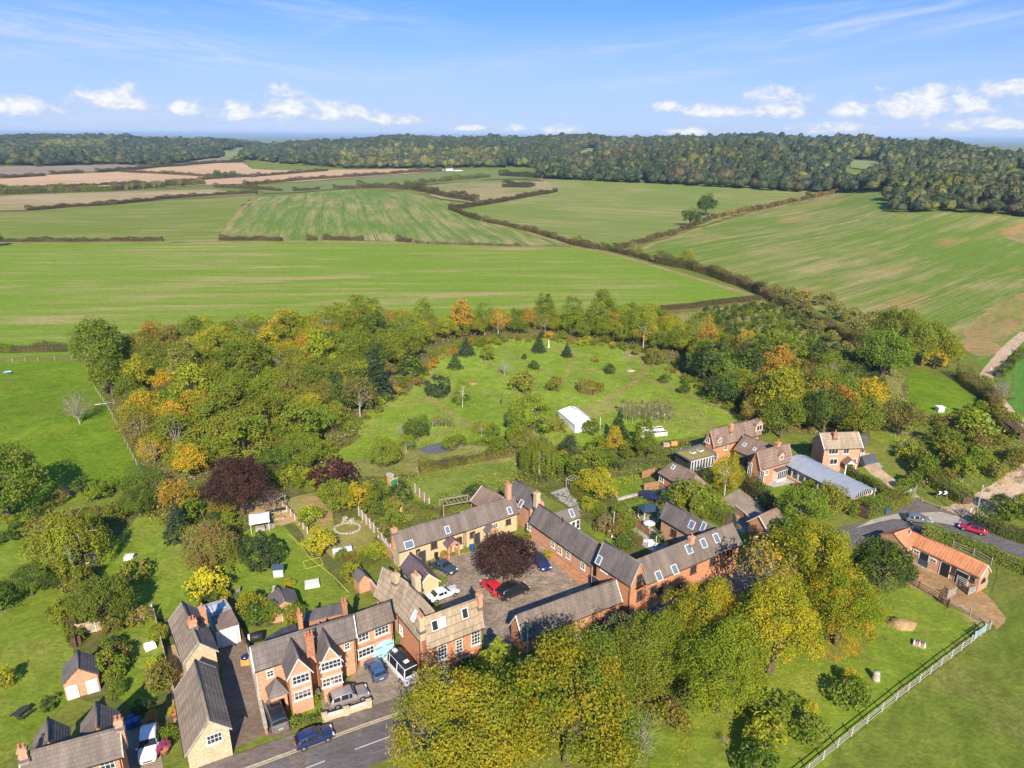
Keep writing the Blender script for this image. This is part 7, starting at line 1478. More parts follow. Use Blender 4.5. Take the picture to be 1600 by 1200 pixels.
def build_car(kind, paintm, pos, ang, label, group=None, roofm=None, cat='car', name='parked_car'):
    S = car_proto(kind); L, W = S['L'], S['W']; root = thing(name, (pos[0], pos[1], float(terr(pos[0], pos[1])) + .05), ang, label, cat, group)
    ring = []
    for u, zb, zt, ws in S['st']:
        x = (u - .5) * L; w = W / 2 * ws; cab = zt - zb > .2; wr = w * (.80 if cab else .93)
        half = [(w * .86, .24), (w * .985, .40), (w, .62 * zb + .1), (w * .965, zb), (wr, zt - .03), (wr * .72, zt + .015)]
        pts = [(x, y, z) for y, z in half] + [(x, -y, z) for y, z in reversed(half)]; ring.append(pts)
    mb = MB(); n = len(ring[0])
    for p in ring: mb.v.extend(p)
    for i in range(len(ring) - 1):
        for j in range(n):
            j2 = (j + 1) % n; mb.f.append((i * n + j2, i * n + j, (i + 1) * n + j, (i + 1) * n + j2)); mb.mi.append(2 if j in (0, n - 2) else 1 if roofm and 4 <= j <= 6 and i in S['glass'][3][:3] else 0); mb.sm.append(True)
    mb.f.append(tuple(range(n))); mb.f.append(tuple(reversed(range((len(ring) - 1) * n, len(ring) * n)))); mb.mi += [0, 0]; mb.sm += [False, False]
    body = mb.build('body', [paintm, roofm or paintm, M['black']], root)
    # glass
    rb, rt, wb, side = S['glass']
    def pane(a, b, c, d, nm, ins=.1):
        a, b, c, d = map(Vector, (a, b, c, d)); ce = (a + b + c + d) / 4; nn = (b - a).cross(d - a).normalized()
        if nn.dot(ce - Vector((0, 0, .8))) < 0: nn = -nn
        q = [p.lerp(ce, ins) + nn * .014 for p in (a, b, c, d)]; g = MB(); g.hexa([p - nn * .02 for p in q], q); return g.build(nm, M['car_glass'], root)
    for i in side[:-1] if len(side) > 2 else side[:1]:
        for sgn, jb, jt in ((1, 3, 4), (-1, 8, 7)): pane(ring[i][jb], ring[i + 1][jb], ring[i + 1][jt], ring[i][jt], 'side_window', .12)
    i = side[-1]
    for jb, jt in ((3, 4), (8, 7)): pane(ring[i][jb], ring[i + 1][jb], ring[i + 1][jt], ring[i][jt], 'side_window', .14)
    wt = wb - 1
    for i0, i1, nm in ((wt, wb, 'windscreen'), (rb, rt, 'rear_window')):
        g = MB(); up = Vector((.012 if nm == 'windscreen' else -.012, 0, .014))
        for ja, jb_ in ((4, 5), (5, 6), (6, 7)):
            a, b, c, d = (Vector(ring[i0][ja]), Vector(ring[i1][ja]), Vector(ring[i1][jb_]), Vector(ring[i0][jb_]))
            g.quad(a.lerp(b, .08) + up, a.lerp(b, .92) + up, d.lerp(c, .92) + up, d.lerp(c, .08) + up)
        g.build(nm, M['car_glass'], root)
    r = .32 if kind in ('hatch', 'saloon') else .36
    for u in (.185, .81):
        for sg in (-1, 1):
            w = MB(); x = (u - .5) * L; y = sg * (W / 2 - .08); w.tube([(x, y - .11, r), (x, y - .09, r), (x, y + .09, r), (x, y + .11, r)], [r * .93, r, r, r * .93], 14); wo = w.build('wheel', M['tyre'], root)
            q = MB(); q.tube([(x, y + sg * .112, r), (x, y + sg * .125, r)], [r * .66, r * .5], 10); q.build('rim', M['rim'], wo)
            ab = MB(); 
            for k in range(8):
                t0, t1 = math.pi * k / 8, math.pi * (k + 1) / 8; R1, R2 = r * 1.04, r * 1.2; yy = sg * (W / 2 + .006)
                ab.quad((x + R1 * math.cos(t0), yy, r + R1 * math.sin(t0)), (x + R2 * math.cos(t0), yy, r + R2 * math.sin(t0)), (x + R2 * math.cos(t1), yy, r + R2 * math.sin(t1)), (x + R1 * math.cos(t1), yy, r + R1 * math.sin(t1)))
            ab.build('wheel_arch', M['black'], root)
    zl = S['st'][8][1]; 
    for sg in (-1, 1):
        h = MB(); h.box((L * .468, sg * W * .34, zl + .04), (.20, .34, .13)); h.build('headlight', M['lamp_white'], root)
        t = MB(); t.box((-L * .487, sg * W * .385, S['st'][1][1] - .1), (.12, .22, .2)); t.build('tail_light', M['lamp_red'], root)
        m_ = MB(); m_.box(((S['st'][wb][0] - .53) * L, sg * (W / 2 + .09), S['st'][wb][1] + .06), (.14, .18, .13)); m_.build('mirror', paintm, root)
    b = MB(); b.box((-L * .5 - .005, 0, .62 if kind != 'camper' else .8), (.03, .52, .12)); b.build('number_plate', M['plate_yellow'], root)
    b = MB(); b.box((L * .5 + .005, 0, .42), (.03, .9, .16)); b.build('grille', M['black'], root)
    return root, S
def car(kind, pm, front, rear, label, **k):
    a, b = P(*front), P(*rear); c = (a + b) / 2; return build_car(kind, M[pm], (c.x, c.y), math.atan2(a.y - b.y, a.x - b.x), label, **k)
car('mpv', 'p_grey', (425, 1104), (439, 1144), 'dark people carrier with silver tailgate parked beside the gabled house', roofm=M['p_black'])
car('suv', 'p_silver', (570, 1087), (520, 1103), 'silver sports utility car with dark roof window parked by the cream front wall')
car('hatch', 'p_blue', (578, 1037), (596, 1066), 'mid blue hatchback nosed up to the coach house')
rt, S = car('camper', 'p_white', (611, 1034), (642, 1068), 'white camper van with black roof rack panel beside the corner house', cat='van', name='camper_van', roofm=M['p_black'])
mb = MB(); mb.box((-.3, 0, 2.62), (1.2, 1.0, .07)); mb.build('solar_panel', M['glass'], rt); mb = MB(); mb.box((1.0, .1, 2.66), (.55, .5, .14)); mb.build('roof_vent', M['white'], rt)
mb = MB(); mb.box((-1.5, 0, 2.64), (.5, .6, .12)); mb.build('roof_vent', M['offwhite'], rt)
car('hatch', 'p_navy', (517, 1149), (466, 1168), 'navy blue hatchback driving along the road at the bottom', name='car')
car('suv', 'p_white', (232, 1192), (236, 1148), 'white estate car beside the corner brick house, facing the road')
car('saloon', 'p_slate', (707, 897), (678, 884), 'dark teal saloon parked at the purple roofed outbuilding')
car('saloon', 'p_white', (708, 927), (676, 939), 'white saloon half hidden behind the corner house roof')
car('hatch', 'p_red', (756, 912), (780, 932), 'bright red hatchback under the copper beech')
car('mpv', 'p_black', (823, 921), (781, 938), 'black van like car next to the bright red hatchback', cat='van', name='black_van')
car('saloon', 'p_navy', (853, 893), (835, 872), 'dark navy saloon right of the copper beech')
car('hatch', 'p_navy', (975, 968), (950, 982), 'dark blue car in the lane shade at the end of the cart shed')
car('hatch', 'p_navy', (1192, 786), (1205, 793), 'dark car in the shade of the hipped garage')
car('saloon', 'p_navy', (1028, 784), (1008, 777), 'left navy car beside the lawn behind the garden range'); car('hatch', 'p_navy', (1052, 782), (1036, 776), 'right navy car behind the garden range')
car('hatch', 'p_grey', (1452, 818), (1416, 814), 'silver car passing the junction on the lane', name='car'); car('hatch', 'p_crimson', (1496, 824), (1542, 837), 'dark red car on the lane right of the junction', name='car', roofm=M['p_black'])

# ------------------------------------------------------------------ fences and walls
def along(px, step):
    pts = [Vector(tuple(G(*p)[:2])) for p in px]; out = []
    for a, b in zip(pts[:-1], pts[1:]):
        n = max(1, round((b - a).length / step))
        for k in range(n): out.append(a.lerp(b, k / n))
    out.append(pts[-1]); return out
def post_rail(px, label, step=2.6, h=1.2, rails=3, mat='fence_white', pw=.12, rw=.10, name='post_and_rail_fence', wire=False, gap=None):
    pts = along(px, step); o = thing(name, (pts[0].x, pts[0].y, 0), 0, label, 'fence'); O = pts[0]
    pm = MB(); pm.box((0, 0, h / 2 + .02), (pw, pw, h + .1)); pme = pm.mesh('post', M[mat]); rm = MB(); rm.box((.5, 0, 0), (1.0, .04, rw * .85)) if not wire else rm.tube([(0, 0, 0), (1, 0, 0)], .012, 4); rme = rm.mesh('rail', M[mat])
    for p in pts: z = float(terr(p.x, p.y)); link('post', pme, o, (p.x - O.x, p.y - O.y, z), float(TR.uniform(-.1, .1)))
    for a, b in zip(pts[:-1], pts[1:]):
        za, zb = float(terr(a.x, a.y)), float(terr(b.x, b.y)); L = (b - a).length; an = math.atan2(b.y - a.y, b.x - a.x)
        for k in range(rails):
            q = link('wire' if wire else 'rail', rme, o, (a.x - O.x - math.sin(an) * .0, a.y - O.y, za + h * (k + .75) / rails - (.1 if not wire else 0) + float(TR.normal(0, .012))), an); q.scale = (L, 1, 1); q.rotation_euler = (0, -math.atan2(zb - za, L), an)
    return o
post_rail([(1546, 983), (1470, 1040), (1400, 1094), (1330, 1150), (1262, 1207), (1215, 1245)], 'long pale three rail fence running diagonally down the paddock', 2.7)
post_rail([(1412, 907), (1435, 920), (1470, 940)], 'dark wooden fence along the stable yard', 2.6, 1.2, 3, 'wood_dark'); post_rail([(1482, 945), (1515, 962), (1546, 980)], 'grey rail fence between dirt yard and paddock corner', 2.4, 1.2, 3, 'wood_grey')
post_rail([(1488, 855), (1520, 868), (1548, 882)], 'grey rail fence behind the stable block', 2.6, 1.2, 3, 'wood_grey'); post_rail([(139, 566), (147, 606), (170, 640), (200, 700), (229, 755)], 'pale wire fence between left paddock and wood', 3.2, 1.2, 3, 'bark_pale', .11, wire=True)
post_rail([(-60, 570), (0, 567), (60, 565), (112, 562)], 'wire fence in front of the dark hedge of the left paddock', 3.6, 1.2, 2, 'bark_pale', .13, wire=True); post_rail([(652, 738), (690, 731), (735, 724)], 'grey rail fence at the top of the back lawn', 2.2, 1.1, 2, 'wood_grey')
post_rail([(1345, 672), (1385, 672), (1430, 677), (1480, 683), (1515, 690)], 'wire fence below the small paddock', 3.0, 1.2, 2, 'bark_pale', .11, wire=True); post_rail([(1440, 785), (1470, 796), (1508, 802)], 'low rail beside the junction', 3.0, .8, 1, 'wood_grey')
post_rail([(456, 1141), (505, 1123)], 'black iron fence in front of the gabled house lawn', .45, 1.0, 2, 'black', .04, .04, name='iron_fence')
def panel_fence(px, label, h=1.8, step=1.8, mat='fence_panel', slats=6, name='panel_fence'):
    pts = along(px, step); O = pts[0]; o = thing(name, (O.x, O.y, 0), 0, label, 'fence'); pm = MB(); pm.box((0, 0, h / 2 + .04), (.12, .12, h + .1)); pme = pm.mesh('post', M['offwhite'] if mat == 'fence_panel' else M[mat])
    bm_ = MB(); n = slats
    for k in range(n): bm_.box((.5, .012 * (-1) ** k, .06 + h * (k + .5) / n * .95), (.99, .03, h / n * .93))
    bme = bm_.mesh('panel', M[mat])
    for p in pts: link('post', pme, o, (p.x - O.x, p.y - O.y, 0))
    for a, b in zip(pts[:-1], pts[1:]): q = link('panel', bme, o, (a.x - O.x, a.y - O.y, 0), math.atan2(b.y - a.y, b.x - a.x)); q.scale = ((b - a).length, 1, 1)
    return o
panel_fence([(561, 806), (585, 833), (611, 866)], 'grey panel fence stepping down to the end of the ochre cottage'); panel_fence([(649, 770), (671, 793)], 'short grey panel fence beside the back lawn')
panel_fence([(122, 994), (180, 980), (240, 962)], 'long pale panel fence behind the walled lawn', 1.8, 2.0); panel_fence([(243, 966), (254, 1010), (266, 1060), (278, 1104)], 'wooden fence along the right of the walled lawn', 1.5, 2.0, 'wood_grey'); panel_fence([(121, 992), (120, 1012)], 'dark fence end left of the walled lawn', 1.8, 2.0, 'wood_dark')
panel_fence([(431, 781), (455, 806), (481, 834)], 'pale boarded fence right of the vegetable plot', 1.2, 2.0); panel_fence([(985, 818), (1014, 840)], 'brown panel fence on the garden range patio', 1.6, 1.8, 'wood'); panel_fence([(1006, 768), (1029, 764)], 'slatted brown fence at the end of the small lawn', 1.7, 1.9, 'wood')
panel_fence([(1003, 748), (1022, 742)], 'brown fence beside the bungalow', 1.6, 1.8, 'wood'); panel_fence([(374, 985), (392, 1030)], 'dark fence between garage yard and gabled house', 1.6, 2.0, 'wood_dark')
panel_fence([(888, 762), (925, 795), (965, 833), (985, 852)], 'weathered fence between the back gardens', 1.1, 2.0, 'wood_grey')
def brick_wall(px, label, h=1.5, th=.24, mat='brick_pale', cap='stonework', piers=0.0, name='garden_wall'):
    pts = [Vector(tuple(P(*p)[:2])) for p in px]; O = pts[0]; o = thing(name, (O.x, O.y, 0), 0, label, 'wall'); cm = MB()
    for a, b in zip(pts[:-1], pts[1:]):
        an = math.atan2(b.y - a.y, b.x - a.x); L = (b - a).length; mb = MB(); mb.box((L / 2, 0, h / 2), (L, th, h)); mb.build('wall', M[mat], o, (a.x - O.x, a.y - O.y, 0), an)
        n = max(1, int(L / .9))
        for k in range(n): cb = MB(); cb.box((L * (k + .5) / n, 0, h + .045), (L / n * .985, th + .1, .08)); cb.build('coping_stone', M[cap], o, (a.x - O.x, a.y - O.y, 0), an)
    if piers:
        for p in along([(q) for q in px], piers): mb = MB(); mb.box((0, 0, h * .6), (th + .22, th + .22, h * 1.2)); mb.box((0, 0, h * 1.2 + .05), (th + .34, th + .34, .12)); mb.build('pier', M[mat], o, (p.x - O.x, p.y - O.y, 0), math.atan2(pts[-1].y - pts[0].y, pts[-1].x - pts[0].x))
    return o
brick_wall([(508, 1127), (542, 1117), (577, 1105)], 'low cream wall with piers in front of the silver car', .75, .3, 'stone', 'offwhite', 3.0); brick_wall([(560, 899), (575, 915), (592, 938)], 'brick garden wall left of the corner house', 1.6)
brick_wall([(684, 1081), (722, 1066)], 'pale low wall at the foot of the corner house', .7, .35, 'stonework', 'offwhite'); brick_wall([(388, 1015), (400, 1070), (417, 1148)], 'low dark wall along the right of the tarmac yard', .9, .3, 'brick_dark'); brick_wall([(597, 855), (612, 873), (617, 880)], 'short brick wall at the left end of the ochre cottage', 1.7)
brick_wall([(430, 928), (424, 955)], 'short brick wall left of the slate roofed store', 1.4); brick_wall([(951, 765), (966, 782), (1005, 772)], 'low stone edging wall of the small back lawn', .4, .25, 'stonework'); brick_wall([(1342, 690), (1350, 712)], 'low brick wall beside the detached house', .9)
brick_wall([(1148, 800), (1163, 812), (1172, 822)], 'brick wall between the gravel drive and the hipped garage', 1.3)

# ------------------------------------------------------------------ small things
def local_mb(name, px, rz, label, cat, group=None, z=0.0):
    p = G(*px); return thing(name, (p.x, p.y, p.z + z), rz, label, cat, group)
# marquee
r = wroot('marquee', (880, 634), (905, 653), 3.6, 'plain white marquee tent standing on the meadow', 'tent')
w = Wing(r, (888, 631), (915, 653), (870, 640), 3.3, 1.9, vo=.05, eo=.1); w.roof(M['tent'], row=3, lift=.005, gutter=False, name='canopy', hl=1.6, hr=1.6); w.walls(M['tent'], 'side_wall')
# garden store with slate roof
r = wroot('garden_store', (437, 915), (443, 938), 3.0, 'small brick store with dark slate roof in the garden behind the gabled house', 'outbuilding')
w = Wing(r, (437, 916), (444, 939), (421, 951), 3.1, 1.9, vo=.08, eo=.12); w.roof(M['slate'], gutter=False); w.walls(M['brick_pale']); w.door('R' if w.mat.to_3x3().col[0].y < 0 else 'L', at=0, w=.8, h=1.7, mat='wood')
# gazebo
r = local_mb('gazebo', (407, 826), R(20), 'white garden gazebo with a table under it by the vegetable plot', 'gazebo')
for x in (-1.4, 1.4):
    for y in (-1.4, 1.4): mb = MB(); mb.box((x, y, 1.05), (.07, .07, 2.1)); mb.build('pole', M['white'], r)
mb = MB(); b4 = [(-1.6, -1.6, 2.1), (1.6, -1.6, 2.1), (1.6, 1.6, 2.1), (-1.6, 1.6, 2.1)]
for k in range(4): mb.quad(b4[k], b4[(k + 1) % 4], (0, 0, 2.75)); a_, b_ = b4[k], b4[(k + 1) % 4]; mb.quad((a_[0], a_[1], 1.85), (b_[0], b_[1], 1.85), b_, a_)
mb.build('canopy', M['tent'], r)
def table(px, rz, label, cover='tent', L=1.9, W=1.1, name='covered_table'):
    r = local_mb(name, px, rz, label, 'table'); mb = MB(); mb.hexa([(-L / 2 - .06, -W / 2 - .06, .12), (L / 2 + .06, -W / 2 - .06, .12), (L / 2 + .06, W / 2 + .06, .12), (-L / 2 - .06, W / 2 + .06, .12)], [(-L / 2, -W / 2, .75), (L / 2, -W / 2, .75), (L / 2, W / 2, .75), (-L / 2, W / 2, .75)]); mb.build('cover', M[cover], r)
    for x in (-L / 2 + .1, L / 2 - .1):
        for y in (-W / 2 + .1, W / 2 - .1): q = MB(); q.box((x, y, .35), (.06, .06, .7)); q.build('leg', M['steel'], r)
table((488, 916), R(18), 'white covered table on the lawn behind the gabled house', L=2.0, W=1.3, cover='offwhite'); table((203, 874), R(10), 'small white covered table on the left lawn', L=1.3, W=1.0, cover='offwhite')
table((235, 1013), R(40), 'white garden table on the small walled lawn', L=1.2, W=1.0); table((407, 829), R(20), 'table standing under the white gazebo', L=1.4, W=.8, cover='wood_grey')
# horse shelter and trough etc.
r = local_mb('field_shelter', (1468, 643), R(5), 'small white roofed box in the small paddock', 'shelter'); mb = MB(); mb.box((0, 0, .6), (1.5, 1.2, 1.2)); mb.build('body', M['white'], r); mb = MB(); mb.box((0, 0, 1.25), (1.8, 1.5, .1)); mb.build('lid', M['tent'], r)
def tub(px, label, mat='blue_bin', rr=.5):
    r = local_mb('water_tub', px, 0, label, 'tub'); mb = MB(); mb.lathe((0, 0, 0), [(rr * .85, 0), (rr, .5), (rr * 1.08, .52), (rr * .95, .5), (rr * .8, .1)], 14); mb.build('bowl', M[mat], r); mb = MB(); mb.lathe((0, 0, .3), [(rr * .8, 0), (rr * .86, .02)], 14); mb.build('water', M['glass_sky'], r)
tub((12, 584), 'blue water tub in the far corner of the left paddock', 'teal', 1.0); tub((1474, 654), 'grey water tub near the white box in the small paddock', 'steel', .5)
# sheds
r = wroot('garden_shed', (607, 738), (616, 742), 2.4, 'orange timber garden shed with a bright green door', 'shed')
w = Wing(r, (604, 737), (615, 742), (601, 741.5), 2.5, 1.8, vo=.05, eo=.1); w.roof(M['felt_grey'], gutter=False); w.walls(M['wood_orange']); w.door('R' if w.mat.to_3x3().col[0].y < 0 else 'L', at=0, w=1.5, h=1.6, mat='green', planks=3)
r = local_mb('timber_shelter', (873, 530), R(-5), 'small dark open timber shelter under the trees at the top of the meadow', 'shelter')
r.scale = (.7, .7, .62)
for x in (-1.8, 0, 1.8): mb = MB(); mb.box((x, -1, .95), (.15, .15, 1.9)); mb.build('post', M['offwhite'], r)
mb = MB(); mb.box((0, 1, 1), (3.8, .1, 2)); mb.build('back_wall', M['wood_dark'], r); mb = MB(); mb.hexa([(-2.2, -1.4, 1.9), (2.2, -1.4, 1.9), (2.2, 0, 2.7), (-2.2, 0, 2.7)], [(-2.2, -1.4, 2.0), (2.2, -1.4, 2.0), (2.2, 0, 2.8), (-2.2, 0, 2.8)]); mb.hexa([(-2.2, 0, 2.7), (2.2, 0, 2.7), (2.2, 1.3, 2.0), (-2.2, 1.3, 2.0)], [(-2.2, 0, 2.8), (2.2, 0, 2.8), (2.2, 1.3, 2.1), (-2.2, 1.3, 2.1)]); mb.build('roof', M['tile_red'], r)
r = local_mb('obelisk', (857, 543), R(20), 'slim white obelisk on the upper meadow', 'obelisk'); r.scale = (.7, .7, .8); mb = MB(); mb.box((0, 0, .15), (.9, .9, .3)); mb.build('plinth', M['white'], r); mb = MB(); mb.box((0, 0, 1.5), (.6, .6, 2.4), taper=.55); mb.box((0, 0, 2.85), (.33, .33, .3), taper=.05); mb.build('shaft', M['white'], r)
# raised boxes behind the marquee
for k in range(7):
    px, py = 1003 + (k % 4) * 11 + (k // 4) * 5, 682 - (k // 4) * 7 - (k % 4) * .8
    r = local_mb('planter_box', (px, py), R(8), 'white sided raised planter box behind the slim birches', 'planter', 'raised planter boxes behind the birches'); mb = MB()
    for x, y, sx, sy in ((0, -.55, 1.5, .1), (0, .55, 1.5, .1), (-.7, 0, .1, 1.0), (.7, 0, .1, 1.0)): mb.box((x, y, .45), (sx, sy, .9))
    mb.build('side', M['white'], r); mb = MB(); mb.box((0, 0, .4), (1.3, .98, .7)); mb.build('soil', M['dark'], r)
# cold frame
r = local_mb('cold_frame', (535, 864), R(20), 'low cold frame with pale curved glazing on a brick base', 'cold frame'); mb = MB(); mb.box((0, 0, .25), (3.0, 1.3, .5)); mb.build('base', M['brick_pale'], r)
for s_ in (-1, 1):
    mb = MB(); pr = [(-.65, .5), (-.45, .85), (0, 1.0), (.45, .85), (.65, .5)]
    for (y0, z0), (y1, z1) in zip(pr[:-1], pr[1:]): x0, x1 = sorted((s_ * .04, s_ * 1.48)); mb.hexa([(x0, y0, z0), (x1, y0, z0), (x1, y1, z1), (x0, y1, z1)], [(x0, y0, z0 + .03), (x1, y0, z0 + .03), (x1, y1, z1 + .03), (x0, y1, z1 + .03)])
    mb.build('glazing', M['glass_pale'], r)
# bins
def bin_(px, label, mat='blue_bin', rz=0.0, group=None):
    r = local_mb('wheelie_bin', px, rz, label, 'bin', group); mb = MB(); mb.hexa([(-.22, -.26, .08), (.22, -.26, .08), (.22, .26, .08), (-.22, .26, .08)], [(-.29, -.36, 1.0), (.29, -.36, 1.0), (.29, .36, 1.0), (-.29, .36, 1.0)]); mb.build('body', M[mat], r)
    mb = MB(); mb.box((0, 0, 1.04), (.62, .78, .08)); mb.build('lid', M[mat], r)
    for x in (-.24, .24): mb = MB(); mb.tube([(x - .04, .3, .1), (x + .04, .3, .1)], .1, 8); mb.build('wheel', M['tyre'], r)
bin_((204, 1138), 'left blue wheelie bin behind the white estate car'); bin_((214, 1135), 'right blue wheelie bin behind the white estate car'); bin_((1384, 803), 'blue wheelie bin by the roadside hedge near the junction'); bin_((738, 861), 'blue wheelie bin at the ochre cottage door', rz=.5); bin_((682, 874), 'black wheelie bin against the ochre cottage wall', 'black')
bin_((617, 878), 'blue bin at the brick end of the ochre cottage'); bin_((205, 1131), 'dark wheelie bin behind the blue ones', 'p_navy')
# planter pots, blue tarp, toys
def pot(px, label, mat='terracotta', s=.35, col=GR, tint=YG):
    r = local_mb('flower_pot', px, 0, label, 'pot'); mb = MB(); mb.lathe((0, 0, 0), [(s * .6, 0), (s * .95, s * 1.4), (s * 1.05, s * 1.5), (s * .9, s * 1.45)], 10); mb.build('pot', M[mat], r); f = link('plant', TREE['shrub'][0][0][0], r, (0, 0, s * 1.2)); f.scale = (s * 1.3,) * 3; f.color = (*col, 1); f['tint'] = list(tint)
pot((694, 876), 'terracotta pot with rusty plant at the ochre cottage porch', s=.55, col=OR, tint=BR); pot((735, 850), 'pot of purple flowers beside the blue bin', s=.5, col=(.25, .05, .3), tint=(.3, .1, .3)); pot((1168, 768), 'stone urn at the end of the gravel drive', 'stonework', .45); pot((1163, 760), 'second stone urn further along the gravel drive edge', 'stonework', .4)
pot((258, 1178), 'pink flowers in a pot by the stone cottage corner', s=.55, col=(.55, .12, .30), tint=(.4, .1, .2)); pot((238, 1128), 'orange flowers in a pot behind the white estate car', s=.5, col=OR, tint=YE); pot((274, 1120), 'yellow flowers in a pot at the stone cottage', s=.5, col=YE, tint=OR)
def toy(name, px, mat, d, label, cat='toy'):
    r = local_mb(name, px, R(15), label, cat); mb = MB(); mb.box((0, 0, d[2] / 2), d, taper=.72); mb.build('body', M[mat], r); mb = MB(); mb.tube([(-d[0] / 2, 0, d[2]), (0, 0, d[2] * 1.3), (d[0] / 2, 0, d[2])], .05, 5); mb.build('handle', M['white'], r)
M['toy_yellow'] = plain('toy_yellow', (.75, .55, .12), .5); M['toy_blue'] = plain('toy_blue', (.15, .4, .75), .5)
toy('play_tent', (625, 797), 'toy_yellow', (1.6, 1.3, 1.0), 'yellow play tent on the lawn behind the ochre cottage'); toy('play_slide', (648, 798), 'toy_blue', (1.7, 1.0, .8), 'pale blue play slide on the lawn behind the ochre cottage'); toy('play_car', (632, 799), 'p_navy', (.8, .6, .6), 'small purple toy beside the yellow play tent')
# sculptures, stumps, heaps
r = local_mb('carved_post', (783, 631), 0, 'dark carved wooden post alone on the lower meadow', 'post'); mb = MB(); mb.lathe((0, 0, 0), [(.22, 0), (.16, .3), (.24, .8), (.15, 1.1), (.2, 1.4), (.05, 1.6)], 8); mb.build('shaft', M['wood_dark'], r)
r = local_mb('tree_stump', (1368, 1062), 0, 'grey stone like tree stump in the orchard paddock', 'stump'); mb = MB(); mb.lathe((0, 0, 0), [(.55, 0), (.45, .25), (.42, .7), (.34, 1.15), (.1, 1.2)], 10); mb.build('trunk', M['stonework'], r); mb = MB(); mb.lathe((.25, .1, 0), [(.3, 0), (.2, .5), (.05, .75)], 8); mb.build('root', M['stonework'], r)
def heap(px, rx, ry, h, label, mat, name='straw_heap', cat='heap'):
    r = local_mb(name, px, 0, label, cat); g = np.random.default_rng(int(px[0])); mb = MB(); N = 16; K = 5
    for k in range(K + 1):
        f = k / K
        for j in range(N): a = 6.283 * j / N; q = math.cos(f * 1.5) * (1 + .14 * math.sin(3 * a + k) + g.normal(0, .05)); mb.v.append((rx * q * math.cos(a), ry * q * math.sin(a), h * math.sin(f * 1.5) - .02 + g.normal(0, .03) * (k > 0)))
    for k in range(K):
        for j in range(N): mb.f.append((k * N + j, k * N + (j + 1) % N, (k + 1) * N + (j + 1) % N, (k + 1) * N + j)); mb.mi.append(0); mb.sm.append(True)
    mb.f.append(tuple(K * N + j for j in range(N))); mb.mi.append(0); mb.sm.append(True); mb.build('pile', M[mat], r); return r
heap((1410, 977), 1.9, 1.2, .9, 'brown heap of old straw in the orchard paddock', 'straw'); r = heap((1397, 970), .8, .6, .6, 'dark small heap touching the brown straw heap', 'dark', 'manure_heap'); heap((738, 600), 1.4, 1.0, .6, 'low heap of brown twigs on the meadow', 'wood', 'twig_heap'); heap((985, 580), 1.3, .8, .5, 'pale heap of cut brush on the right meadow', 'fence_panel', 'brush_heap')
r = local_mb('log_stack', (1436, 1008), R(-30), 'pallet of sawn logs lying in the orchard paddock', 'logs'); mb = MB(); mb.box((0, 0, .1), (1.5, 1.1, .2)); mb.build('pallet', M['wood_grey'], r)
for k in range(5): mb = MB(); mb.tube([(-.6 + k * .3, -.5, .32), (-.6 + k * .3, .5, .32)], .13, 8); mb.build('log', M['terracotta'] if k % 2 else M['offwhite'], r)
for k, (px, py) in enumerate(((1040, 697), (1052, 695))):
    r = local_mb('log_stack', (px, py), R(10), ('pale stack of split logs left of the tiled brick house', 'rust coloured stack of logs nearest the tiled brick house')[k], 'logs')
    for i in range(4):
        for j in range(3): mb = MB(); mb.tube([(-.5 + i * .34 + .1 * (j % 2), -.6, .17 + j * .28), (-.5 + i * .34 + .1 * (j % 2), .6, .17 + j * .28)], .16, 7); mb.build('log', M['wood_orange'] if k else M['fence_panel'], r)
# pergolas
def pergola(px, rz, L, W, H, label, mat='wood_grey', n=6):
    r = local_mb('pergola', px, rz, label, 'pergola')
    for x in (-L / 2, L / 2):
        for y in (-W / 2, W / 2): mb = MB(); mb.box((x, y, H / 2), (.13, .13, H)); mb.build('post', M[mat], r)
    for y in (-W / 2, W / 2): mb = MB(); mb.box((0, y, H + .07), (L + .4, .09, .14)); mb.build('beam', M[mat], r)
    for k in range(n): mb = MB(); mb.box((-L / 2 + L * k / (n - 1), 0, H + .2), (.08, W + .6, .12)); mb.build('rafter', M[mat], r)
pergola((428, 792), R(-35), 3.4, 2.4, 2.1, 'timber pergola frame above the vegetable plot'); pergola((712, 800), R(22), 5.0, 2.2, 2.2, 'grey pergola behind the roof of the ochre cottage', n=8); pergola((900, 765), R(-40), 3, 2, 2, 'small timber frame on the flagged terrace beside the corner cottage')
r = local_mb('raised_bed', (433, 800), R(25), 'long timber raised bed in the vegetable plot', 'raised bed'); mb = MB(); mb.box((0, 0, .2), (4, 1.3, .4)); mb.build('side', M['fence_panel'], r); mb = MB(); mb.box((0, 0, .41), (3.8, 1.1, .05)); mb.build('soil', M['dark'], r)
r = local_mb('raised_bed', (430, 812), R(25), 'second raised bed nearest the white gazebo', 'raised bed'); mb = MB(); mb.box((0, 0, .2), (3, 1.0, .4)); mb.build('side', M['wood_grey'], r); mb = MB(); mb.box((0, 0, .41), (2.8, .8, .05)); mb.build('soil', M['g_soil'], r)
r = local_mb('compost_bin', (387, 800), R(20), 'dark green lidded box left of the vegetable plot', 'box'); mb = MB(); mb.box((0, 0, .45), (1.7, 1, .9)); mb.build('body', M['wood_dark'], r); mb = MB(); mb.box((0, 0, .95), (1.9, 1.2, .1)); mb.build('lid', M['p_slate'], r)
